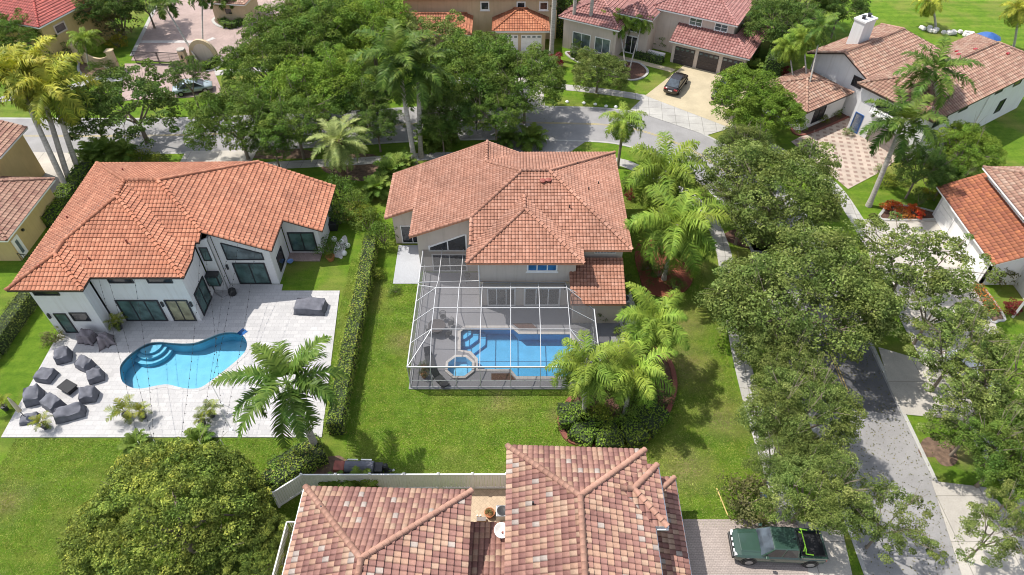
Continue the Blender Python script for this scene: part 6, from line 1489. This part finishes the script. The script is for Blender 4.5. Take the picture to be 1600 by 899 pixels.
# ------------------------------------------------------------------ hedges and shrubs
def w2(px, py, z=0): q = P(px, py, z); return (q.x, q.y)
hedge('long clipped hedge between the white house lawn and the main house lawn', [(-12.75, 27.2), (-12.9, 34), (-12.9, 41), (-13.1, 47.5)], 1.3, 1.55, 'leaf_hedge', .15, 75, seed=1)
hedge('dark hedge along the left side of the white house', [w2(-60, 600), w2(-5, 555), w2(40, 490), w2(66, 455)], 1.3, 1.5, 'leaf_oak', .15, 60, seed=2)
hedge('hedge behind the white fence, continuing the long hedge towards the bottom', [(-13.3, 25.5), (-14.6, 24.6), (-16.5, 22.8), (-17.4, 20.5)], 1.6, 1.4, 'leaf_hedge', .15, 70, seed=3)
hedge('leafy hedge between the left driveway and the white house', [w2(70, 355), w2(105, 318), w2(140, 268)], 1.6, 1.3, 'leaf_bright', .2, 45, seed=4)
hedge('dense hedge ring round the palms in the oval brick edged bed', [w2(892, 640), w2(897, 672), w2(930, 688), w2(970, 688), w2(1000, 675), w2(1025, 645)], 2.3, 1.1, 'leaf_bright', .17, 60, seed=7, bumpy=.2)
hedge('dark foundation hedge left of the gatehouse', [w2(348, 36), w2(356, 44), w2(370, 42), w2(382, 34)], 1.2, .8, 'leaf_mid', .18, 45, seed=8)
hedge('bright curved hedge at the foot of the arched gate wall', [w2(297, 96), w2(305, 106), w2(322, 110), w2(343, 98)], 1.1, .9, 'leaf_bright', .18, 45, seed=9)
hedge('tall narrow hedge between the two top houses', [w2(872, 60), w2(878, 10)], 1.4, 3.0, 'leaf_lime', .22, 35, seed=10)
hedge('dark clipped hedge under the low white wall of the pink roofed house', [w2(992, 88), w2(1035, 99)], 1.3, .7, 'leaf_dark', .18, 50, seed=11)
hedge('dark hedge on the curved bed near the two royal palm trunks', [w2(892, 88), w2(915, 90), w2(948, 104)], 1.2, .8, 'leaf_dark', .18, 50, seed=12)
hedge('clipped hedge by the entrance of the white chimney house', [w2(1300, 178), w2(1322, 168)], 1.0, .8, 'leaf_mid', .18, 50, seed=13)
hedge('dark green hedge with grass in front of the pool terrace of the white house', [w2(505, 702), w2(470, 720), w2(430, 745)], 1.5, 1.2, 'leaf_mid', .16, 60, seed=14)
hedge('tall dark hedge at the right of the pink roofed house', [w2(1200, 135), w2(1212, 90), w2(1222, 40)], 2.0, 3.5, 'leaf_dark', .25, 30, seed=15)
hedge('strip of bright orange flowers in the narrow bed at the right edge', [w2(1524, 450), w2(1540, 472), w2(1553, 490)], .9, .5, 'leaf_orange', .12, 120, seed=16, cat='flower bed', name='flower_border')
G = [
 ('tall dark shrub at the corner of the orange roof below the date palm', 528, 305, 24, 'dark', 1.5), ('round green shrub right of the date palm trunk', 556, 322, 24, 'green', 1.3), ('mottled green shrub below the date palm shrubs', 535, 335, 24, 'hedge', 1.2),
 ('bright shrub at the upper end of the long hedge', 575, 352, 24, 'green', 1.2), ('dark shrub behind the air conditioner of the white house', 530, 340, 18, 'dark', 1.3),
 ('bushy green shrub at the head of the long hedge, beside the grey side patio', 598, 372, 24, 'green', 1.2), ('yellow green shrub right of the hedge end on the main lawn', 587, 428, 15, 'lime', .8), ('small brown tinted shrub below the grey side patio on the lawn', 617, 452, 10, 'dark', .7),
 ('rounded dark shrub beside the terracotta pot at the white house corner', 513, 388, 19, 'dark', 1.1), ('yellow tinged shrub behind the long hedge', 568, 338, 22, 'lime', 1.0), ('big green shrub at the base of the date palm', 540, 305, 24, 'green', 1.1), ('dark shrub left of the date palm base', 520, 318, 18, 'dark', 1.0),
 ('pale leafy shrub at the lower left corner of the white house wall', 80, 528, 16, 'olive', .9), ('round shrub on the verge above the green pickup', 1163, 783, 40, 'olive', 1.0), ('small shrub just right of the round verge shrub', 1195, 800, 22, 'green', .9),
 ('dark shrub in the red mulch bed under the drooping palm', 1030, 425, 22, 'dark', 1.0), ('second dark shrub at the lower right of the red mulch bed', 1055, 445, 16, 'green', .9), ('third dark shrub on the left of the palm trunk in the red mulch bed', 1012, 415, 15, 'dark', .9),
 ('shrub in the corner between the main house and its lower roof', 940, 487, 14, 'green', 1.6), ('shrub beside the right wall of the main house', 975, 440, 14, 'dark', 1.2), ('shrub along the gravel strip right of the screened enclosure', 977, 520, 18, 'green', 1.1),
 ('red leaved cordyline clump left of the white chimney house', 1222, 118, 12, 'red', 1.4), ('second red leaved clump nearer the leaning palms', 1228, 135, 12, 'red', 1.2), ('dark red shrub at the base of the royal palm trunk, top centre', 868, 100, 14, 'red', 1.2),
 ('flame orange clump at the left of the kerbed bed by the white garage', 1396, 322, 13, 'flame', .8), ('yellow and orange clump in the middle of the kerbed bed', 1412, 332, 13, 'orange', .8), ('flame coloured clump at the right of the kerbed bed', 1430, 330, 13, 'flame', .8),
 ('yellow shrub at the front corner of the white chimney house', 1262, 160, 12, 'lime', .9), ('green shrub beneath the leaning palms on the left', 1255, 176, 12, 'green', .9), ('low shrub in the brick edged bed near the checkered drive', 1285, 184, 11, 'lime', .8), ('olive shrub in the brick edged bed beside the entry path', 1305, 176, 10, 'green', .8),
 ('clipped box shrub left of the grey garage door', 1326, 205, 10, 'green', .9), ('yellow green low shrubs beside the checkered drive end', 1385, 283, 16, 'lime', .8), ('green shrub under the small trees right of the drive', 1410, 278, 15, 'green', .9),
 ('pale variegated shrub below the orange garage roof', 1562, 430, 22, 'olive', 1.3), ('dark reddish shrub near the right edge wall', 1585, 480, 14, 'red', 1.0),
 ('bright yellow croton in the garden below the red roof', 110, 22, 28, 'yellow', 1.5), ('yellow green shrub in front of the yellow croton', 122, 52, 25, 'lime', 1.3), ('large olive coloured shrub by the gate driveway', 190, 48, 34, 'olive', 1.3), ('yellow shrub below the olive one', 183, 68, 15, 'yellow', 1.0),
 ('dark green shrub below the red roofed house', 82, 72, 26, 'dark', 1.4), ('dark shrub next to the small lawn wedge on the left', 100, 92, 20, 'dark', 1.2), ('shrub at the entrance wall bed on the left', 150, 108, 14, 'green', 1.0), ('second shrub at the entrance wall bed', 172, 105, 13, 'green', .9),
 ('dark conical shrub near the royal palm trunk at the top', 903, 72, 9, 'dark', 1.8), ('dark shrub by the entry of the pink roofed house', 985, 70, 12, 'dark', 1.2), ('red leaved plant above the low white wall', 1025, 55, 12, 'red', 1.3), ('small palm like shrub beside the low white wall', 1035, 66, 13, 'green', 1.3),
 ('low shrub at the roadside under the street trees, left', 175, 240, 18, 'green', 1.0), ('low yellow green shrubs on the planted verge of the white house', 215, 250, 20, 'lime', .8), ('shrub right of the dark tree trunk on the verge', 245, 250, 16, 'lime', .7),
 ('shrub on the lawn behind the main house roof', 700, 222, 16, 'green', 1.1), ('shrub behind the main house roof, right of the royal palms', 680, 212, 18, 'dark', 1.3), ('shrub beneath the drooping palms right of the main house', 985, 285, 14, 'dark', 1.3), ('small brick coloured plant along the right wall of the main house', 985, 300, 8, 'red', 1.4),
 ('bare brown shrub by the sidewalk under the oaks', 1190, 372, 18, 'olive', .8), ('yellow ornamental palm like shrub left of the orange garage roof', 1458, 303, 15, 'yellow', 1.0), ('dark shrub behind the yellow one by the orange garage roof', 1440, 312, 16, 'dark', 1.2),
 ('small shrub at the corner of the checkered drive by the mailbox pedestal', 1376, 262, 9, 'green', .9)]
for i, (lb, px, py, r, k, h) in enumerate(G): shrub(lb, px, py, r, k, h=h)
rs = random.Random(9)
for i, (px, py) in enumerate(((948, 600), (920, 625), (975, 610), (1000, 590), (1015, 620), (940, 655), (985, 645), (960, 560))):
    shrub('leafy ground shrub inside the oval bed, %s' % ['near its upper left', 'at its left rim', 'in its centre', 'in its upper right', 'at its right rim', 'at its lower left', 'at its lower right', 'at its tip by the gravel'][i], px, py, 26, ['green', 'dark', 'lime'][i % 3], group='shrubs inside the oval bed', h=.9)

# ------------------------------------------------------------------ palms
palm_px('great royal palm on the white house lawn, crown over the terrace', (497, 707), (450, 600), 'royal', 7.2, seed=0, r=.26, sc=1.3, name='royal_palm')
for i, (b, c, lb, k) in enumerate((((109, 305), (22, 118), 'leftmost of the three tall yellowish royal palms by the left driveway', 'royal_yellow'), ((112, 292), (52, 108), 'middle one of the three tall royal palms by the left driveway', 'royal_yellow'), ((125, 272), (78, 140), 'rightmost of the three tall royal palms by the left driveway', 'royal_yellow'))):
    palm_px(lb, b, c, k, 9.6-.5*i, seed=i+3, r=.27, sc=1.4, group='three tall royal palms at the left driveway', name='royal_palm')
palm_px('left trunk of the twin royal palms behind the main house', (649, 262), (622, 92), 'royal', 9.8, seed=7, r=.27, sc=1.5, name='royal_palm', group='twin royal palms in the centre')
palm_px('right trunk of the twin royal palms behind the main house', (658, 246), (652, 112), 'royal', 8.8, seed=8, r=.25, sc=1.3, name='royal_palm', group='twin royal palms in the centre')
palm_px('date palm with a thick brown trunk between the two middle houses', (541, 292), (528, 222), 'date', 4.4, seed=1, r=.3, sc=1.35, shaft=False, boots=True, bark_m='bark_brown', name='date_palm')
palm_px('queen palm on the verge behind the right end of the main roof', (965, 262), (975, 190), 'queen', 5.2, seed=2, r=.16, sc=.85, shaft=False, bark_m='bark', name='queen_palm')
palm_px('queen palm in the red mulch bed, crown drooping over the trunk', (1037, 437), (1058, 352), 'queen', 6.0, seed=3, r=.2, sc=1.55, shaft=False, name='queen_palm')
palm_px('queen palm farthest up beside the main house, by the street sign', (1030, 340), (1040, 268), 'queen', 5.2, seed=4, r=.18, sc=1.5, shaft=False, name='queen_palm')
palm_px('queen palm at the left of the oval bed, fronds over the screened pool', (912, 652), (915, 572), 'queen', 5.6, seed=5, r=.17, sc=1.0, shaft=False, name='queen_palm', group='queen palms in the oval bed')
palm_px('queen palm at the top of the oval bed with the brightest fronds', (1010, 560), (1022, 500), 'queen', 5.6, seed=6, r=.17, sc=1.08, shaft=False, name='queen_palm', group='queen palms in the oval bed')
palm_px('queen palm in the middle of the oval bed, between the other two', (975, 650), (990, 580), 'queen', 4.8, seed=7, r=.16, sc=1.05, shaft=False, name='queen_palm', group='queen palms in the oval bed')
palm_px('royal palm in front of the mottled roof of the chimney house, the farther one', (1466, 235), (1468, 112), 'royal', 8.4, seed=9, r=.22, sc=1.3, name='royal_palm', group='royal palms at the white chimney house')
palm_px('royal palm leaning on the lawn by the checkered drive', (1357, 322), (1408, 198), 'royal', 8.6, seed=10, r=.22, sc=.95, crown_off=(0, 0), name='royal_palm', group='royal palms at the white chimney house') if False else None
b = w2(1357, 322); c = P(1410, 195, 8.6)
palm('royal palm leaning over the lawn by the checkered drive, the nearer one', b, 7.8, 'royal', (c.x-b[0], c.y-b[1]), seed=10, r=.25, sc=1.25, name='royal_palm', group='royal palms at the white chimney house')
for i, (bb, cc, h, lb) in enumerate((((1250, 195), (1285, 45), 8.5, 'slender leaning palm nearest the white chimney wall'), ((1262, 180), (1255, 60), 7.2, 'slender leaning palm in the middle of its trio'), ((1244, 172), (1232, 75), 6.0, 'slender leaning palm on the left of its trio'))):
    palm_px(lb, bb, cc, 'queen' if i else 'royal', h, seed=11+i, r=.1, sc=.72, name='palm_tree', group='slender palms left of the chimney', shaft=bool(i == 0))
for i, (bb, cc, h) in enumerate((((941, 92), (935, 22), 4.4), ((952, 95), (972, 30), 4.6), ((977, 106), (968, 42), 3.9), ((984, 108), (1004, 34), 4.6))):
    palm_px('small christmas palm before the pink roofed house, %s' % ['leftmost trunk', 'second trunk', 'left trunk in the oval bed', 'right trunk in the oval bed'][i], bb, cc, 'queen', h, seed=15+i, r=.09, sc=.62, name='palm_tree', group='small palms in front of the pink roofed house', shaft=False)
for i, (bb, lb) in enumerate((((861, 92), 'thick pale royal palm trunk at the top, crown out of view, leftmost'), ((893, 76), 'pale royal palm trunk at the top, middle of three'), ((918, 80), 'pale royal palm trunk at the top, rightmost of three'))):
    bw_ = w2(*bb); palm(lb, bw_, 14.5, 'royal', (.2, 0), seed=20+i, r=.3 if i == 0 else .24, sc=1.0, name='royal_palm', group='three tall royal palms between the top houses')
palm_px('leaning coconut palm by the arched wall, crown over the pink paving', (313, 104), (256, 8), 'slim', 6.2, seed=24, r=.13, sc=1.25, shaft=False, name='palm_tree', group='two slender palms at the arched wall')
palm_px('upright slender palm before the arched wall', (319, 100), (316, -4), 'slim', 6.6, seed=25, r=.1, sc=1.1, shaft=False, name='palm_tree', group='two slender palms at the arched wall')
palm_px('yellowish palm on the wide lawn behind the chimney house', (1462, 45), (1455, 2), 'royal_yellow', 3.6, seed=26, r=.15, sc=.8, shaft=False, name='palm_tree')
palm_px('palm at the top right corner on the wide lawn', (1583, 75), (1592, 15), 'royal_yellow', 5.2, seed=27, r=.15, sc=.85, shaft=False, name='palm_tree')
palm_px('palm by the entrance wall at the top left', (140, 108), (133, 62), 'queen', 4.2, seed=28, r=.1, sc=.75, shaft=False, name='palm_tree')
palm_px('small palm in front of the gatehouse', (356, 30), (352, 0), 'slim', 3.0, seed=29, r=.1, sc=1.0, shaft=False, name='palm_tree')
for i, (px, py, s_) in enumerate(((140, 240, 1.1), (165, 236, 1.2), (190, 238, 1.1), (690, 208, 1.2), (668, 215, 1.0), (792, 212, .9), (830, 213, 1.1), (612, 265, 1.2), (590, 290, 1.0), (628, 253, 1.0), (560, 757, .8), (520, 759, .7), (1175, 105, 1.0), (1168, 78, 1.0), (1500, 245, 1.0), (1510, 215, 1.2), (300, 692, .0))):
    if s_ == 0: continue
    lb = ['areca palm clump leftmost behind the orange roof', 'areca palm clump in the middle behind the orange roof', 'areca palm clump on the right behind the orange roof', 'areca clump behind the left end of the peach roof', 'areca clump at the foot of the twin royal palms', 'small areca clump behind the ridge of the main roof', 'bright areca clump behind the main roof, right of the ridge', 'areca clump left of the peach roof, upper', 'areca clump left of the peach roof, lower', 'areca clump at the top left of the peach roof', 'low palm against the white fence, right one', 'low palm against the white fence, left one', 'small palm beside the brown garage doors, lower', 'small palm beside the brown garage doors, upper', 'areca clump right of the chimney house, lower', 'areca clump right of the chimney house, upper'][i]
    q = P(px, py, 1.2); t = thing('areca_palm', lb, 'palm', (q.x, q.y, 0)); mb = MB()
    for k in range(5): mb.tube([(0, 0, 0), (.25*math.cos(k*1.3), .25*math.sin(k*1.3), .9*s_)], [.05, .03], 5)
    mb.build('stems', M['bark'], t, False); put('leaves', PALM['areca', i % 3], t, (0, 0, .7*s_), (0, 0, px), s_*1.15)

# ------------------------------------------------------------------ trees
T = [
 ('low tree between the date palm and the twin royal palms', 588, 195, 3.4, 38, 'dark', 0),
 ('small tree over the road just above the left end of the main roof', 690, 195, 3.4, 36, 'mid', 0),
 ('small tree at the roadside left of the date palm', 425, 222, 3.4, 36, 'dark', 1),
 ('tree over the road above the peak of the main roof', 775, 178, 4.0, 46, 'mid', 1),
 # label, px, py, zc, rpx, kind, variant, group
 ('dark street tree over the road behind the orange roof, trunk visible', 205, 165, 4.6, 84, 'thin', 0),
 ('small dark tree left of the dark street tree', 145, 185, 4.0, 50, 'thin', 1),
 ('dark green tree by the gate, its crown over a silver car', 292, 118, 4.2, 34, 'thin', 1),
 ('street tree in the upper left, just right of the dark street tree', 368, 188, 4.8, 68, 'mid', 0),
 ('broad tree between the gate and the centre', 420, 100, 5.0, 70, 'mid', 1),
 ('broad tree with pale twigs near the gatehouse', 448, 50, 5.0, 46, 'olive', 0),
 ('large rounded tree at the top left of centre', 490, 55, 5.6, 80, 'mid', 0),
 ('bright tree just left of the twin royal palms', 500, 135, 5.2, 72, 'bright', 0),
 ('street tree above the date palm', 460, 190, 4.6, 60, 'mid', 1),
 ('tree over the road left of the twin royal palms', 570, 150, 4.4, 52, 'dark', 0),
 ('tree behind the twin royal palms at the top', 580, 50, 5.4, 72, 'bright', 1),
 ('tree in front of the orange roofed house at the top', 670, 60, 4.8, 62, 'sparse', 0),
 ('large street tree right of the twin royal palms', 745, 120, 5.2, 84, 'mid', 0),
 ('large tree whose crown reaches over the road behind the main roof', 820, 130, 5.0, 66, 'mid', 1),
 ('tree directly in front of the white garage door at the top', 750, 90, 4.2, 48, 'mid', 0),
 ('tree between the twin royal palms and the mailbox', 700, 170, 4.2, 48, 'dark', 1),
 ('small round tree on the verge before the pink roofed house', 935, 113, 2.7, 44, 'oak', 0),
 ('bright green tree hiding the dark pickup on the sandy driveway', 1168, 155, 3.6, 62, 'bright', 0),
 ('bright green tree right of the sandy driveway, farther one', 1205, 178, 3.4, 48, 'bright', 1),
 ('small oak beside the road bend', 1165, 225, 3.6, 40, 'oak', 1),
 ('large oak right of the main house beside the road bend', 1215, 300, 5.0, 100, 'oak', 0),
 ('oak crown at the sidewalk just below the road bend', 1165, 330, 4.0, 55, 'oak2', 1),
 ('largest oak, covering the road in the right half', 1255, 470, 5.4, 128, 'oak2', 0),
 ('oak at the lawn edge, left of the largest oak', 1175, 465, 4.4, 66, 'oak', 1),
 ('oak right of the largest oak near the white garage', 1335, 470, 5.0, 68, 'oak', 0),
 ('oak over the sidewalk below the largest oak', 1222, 560, 4.8, 62, 'oak2', 1),
 ('oak over the road in the lower right', 1255, 645, 5.0, 84, 'oak', 1),
 ('oak over the verge right of the green lawn, lower down', 1222, 700, 4.4, 56, 'oak2', 0),
 ('oak above the rear of the green pickup', 1272, 762, 4.6, 76, 'oak', 0),
 ('oak branching over the road at the bottom right', 1392, 812, 4.0, 66, 'sparse', 0),
 ('open crowned tree in front of the white garage doors', 1420, 410, 4.6, 96, 'sparse', 1),
 ('open crowned tree over the sidewalk below the garage', 1465, 480, 4.4, 78, 'sparse', 0),
 ('tree over the right driveway, upper', 1500, 550, 4.8, 84, 'sparse', 1),
 ('tree at the right edge over the driveway', 1570, 600, 4.8, 88, 'sparse', 1),
 ('tree over the right driveway, lower', 1535, 655, 4.6, 84, 'sparse', 0),
 ('tree at the right edge, lower right quarter', 1580, 705, 4.6, 72, 'mid', 0),
 ('tree in the bottom right corner', 1560, 830, 4.2, 62, 'sparse', 1),
 ('small yellowish tree by the right edge driveway', 1600, 760, 3.6, 50, 'bright', 1),
 ('tree in the top left, left of the red roof shrubs', 30, 55, 4.2, 48, 'mid', 0),
 ('dark tree behind the yellow croton', 165, 8, 4.6, 50, 'dark', 0),
 ('dark tree between croton and gate driveway', 225, 0, 4.0, 38, 'dark', 1),
 ('tree at the top edge right of the gatehouse', 500, -5, 5.0, 60, 'mid', 1),
 ('tree at the top edge left of the orange roofed house', 560, -5, 5.0, 60, 'mid', 0),
 ('tree filling the gap between the top houses', 880, 0, 4.5, 30, 'dark', 0),
 ('dark tree right of the pink roofed house', 1225, 40, 5.0, 60, 'dark', 1),
 ('tree at the top, right of the pink roof', 1250, -10, 5.0, 60, 'mid', 1),
 ('tree left of the chimney house at the top', 1315, 10, 4.4, 42, 'dark', 0),
 ('dark leafed small tree right of the chimney house drive', 1440, 262, 3.8, 42, 'dark', 0),
 ('bright small tree right of the leaning royal palm', 1510, 235, 4.4, 50, 'bright', 0),
 ('shaded tree under the areca clumps near the orange garage roof', 1480, 275, 3.0, 34, 'mid', 1),
]
for i, a in enumerate(T):
    lb, px, py, zc, r, k, v = a
    tree(lb, px, py, zc, r, k, v, name='street_tree' if k != 'oak' and k != 'oak2' else 'oak_tree')
# big mango-like tree at the bottom left
me, cen = crown_mesh('crown', 777, 5.4, .75, 900, 120, .42, .15, 'leaf_mango', .78, edge=.12)
lm = limb_mesh('trunk', 777, cen, 5.6, 1.6, 3.2, .25, n=12)
q = P(272, 820, 3.2); t = thing('mango_tree', 'huge rounded yellow green tree in the bottom left', 'tree', (q.x, q.y, 0)); put('trunk', lm, t); put('crown', me, t, (0, 0, 3.2))
q = P(385, 880, 2.6); t = thing('mango_tree', 'smaller companion crown right of the huge rounded tree, by the balcony railing', 'tree', (q.x, q.y, 0), 1.0); put('trunk', lm, t, sc=(.6, .6, .75)); put('crown', me, t, (0, 0, 2.4), sc=.55)
for lb, px, py, s_ in (('low palm seedling above the huge rounded tree', 212, 695, .7), ('second low palm at the top of the huge rounded tree', 310, 690, .8)):
    q = P(px, py, .3); t = thing('areca_palm', lb, 'palm', (q.x, q.y, 0)); mb = MB(); mb.tube([(0, 0, 0), (0, 0, .4)], [.06, .04], 5); mb.build('stem', M['bark'], t, False); put('leaves', PALM['areca', 0], t, (0, 0, .3), (0, 0, px), s_)
# fallen leaves and twigs on the road and lawn: real little leaves
def litter(name, polys, n, m, size, seed, z=.04):
    rs = np.random.RandomState(seed); C = []
    for (x0, y0, x1, y1), k in zip(polys, n):
        C.append(np.stack([rs.uniform(x0, x1, k), rs.uniform(y0, y1, k), np.full(k, z)], 1))
    C = np.concatenate(C); V, F, A = leaves(rs, C, np.tile([0, 0, 1.], (len(C), 1)), size, jitter=.35)
    o = put(name, np_mesh(name, V, F, A, [M[m]])); return tag(o, None, None, None, 'stuff')
tag(litter('fallen_leaves', [(22.5, 12, 29, 60), (17, 18, 30, 45), (-30, 61, 5, 72)], (2500, 1500, 1500), 'leaf_olive', .12, 5), 'small fallen leaves scattered over the street and verge under the trees', 'fallen leaves')
# short grass blades over the near lawns
rs = np.random.RandomState(3)
def grass(n, boxes):
    C = []; tot = sum((b[2]-b[0])*(b[3]-b[1]) for b in boxes)
    for x0, y0, x1, y1 in boxes:
        k = int(n*(x1-x0)*(y1-y0)/tot); C.append(np.stack([rs.uniform(x0, x1, k), rs.uniform(y0, y1, k), rs.uniform(.01, .035, k)], 1))
    C = np.concatenate(C); V, F, A = leaves(rs, C, np.tile([0, 0, .6], (len(C), 1)), .13, .22, .9)
    o = put('grass_blades', np_mesh('grass_blades', V, F, A, [M['leaf_grass']])); tag(o, 'short grass blades over the lawns', 'grass', None, 'stuff')
M['leaf_grass'] = leafmat('leaf_grass', [(.11, .18, .022), (.17, .25, .035), (.25, .31, .055), (.33, .33, .10)], .25, .6, 0)
grass(260000, [(-11.9, 23.2, 17.3, 31.1), (-12, 31.1, -8.1, 43.2), (9.3, 31.1, 17.3, 58), (-36, 15, -14.5, 26.9), (-14.8, 26.9, -13.5, 46), (10.6, 20.2, 17.3, 23.2)])
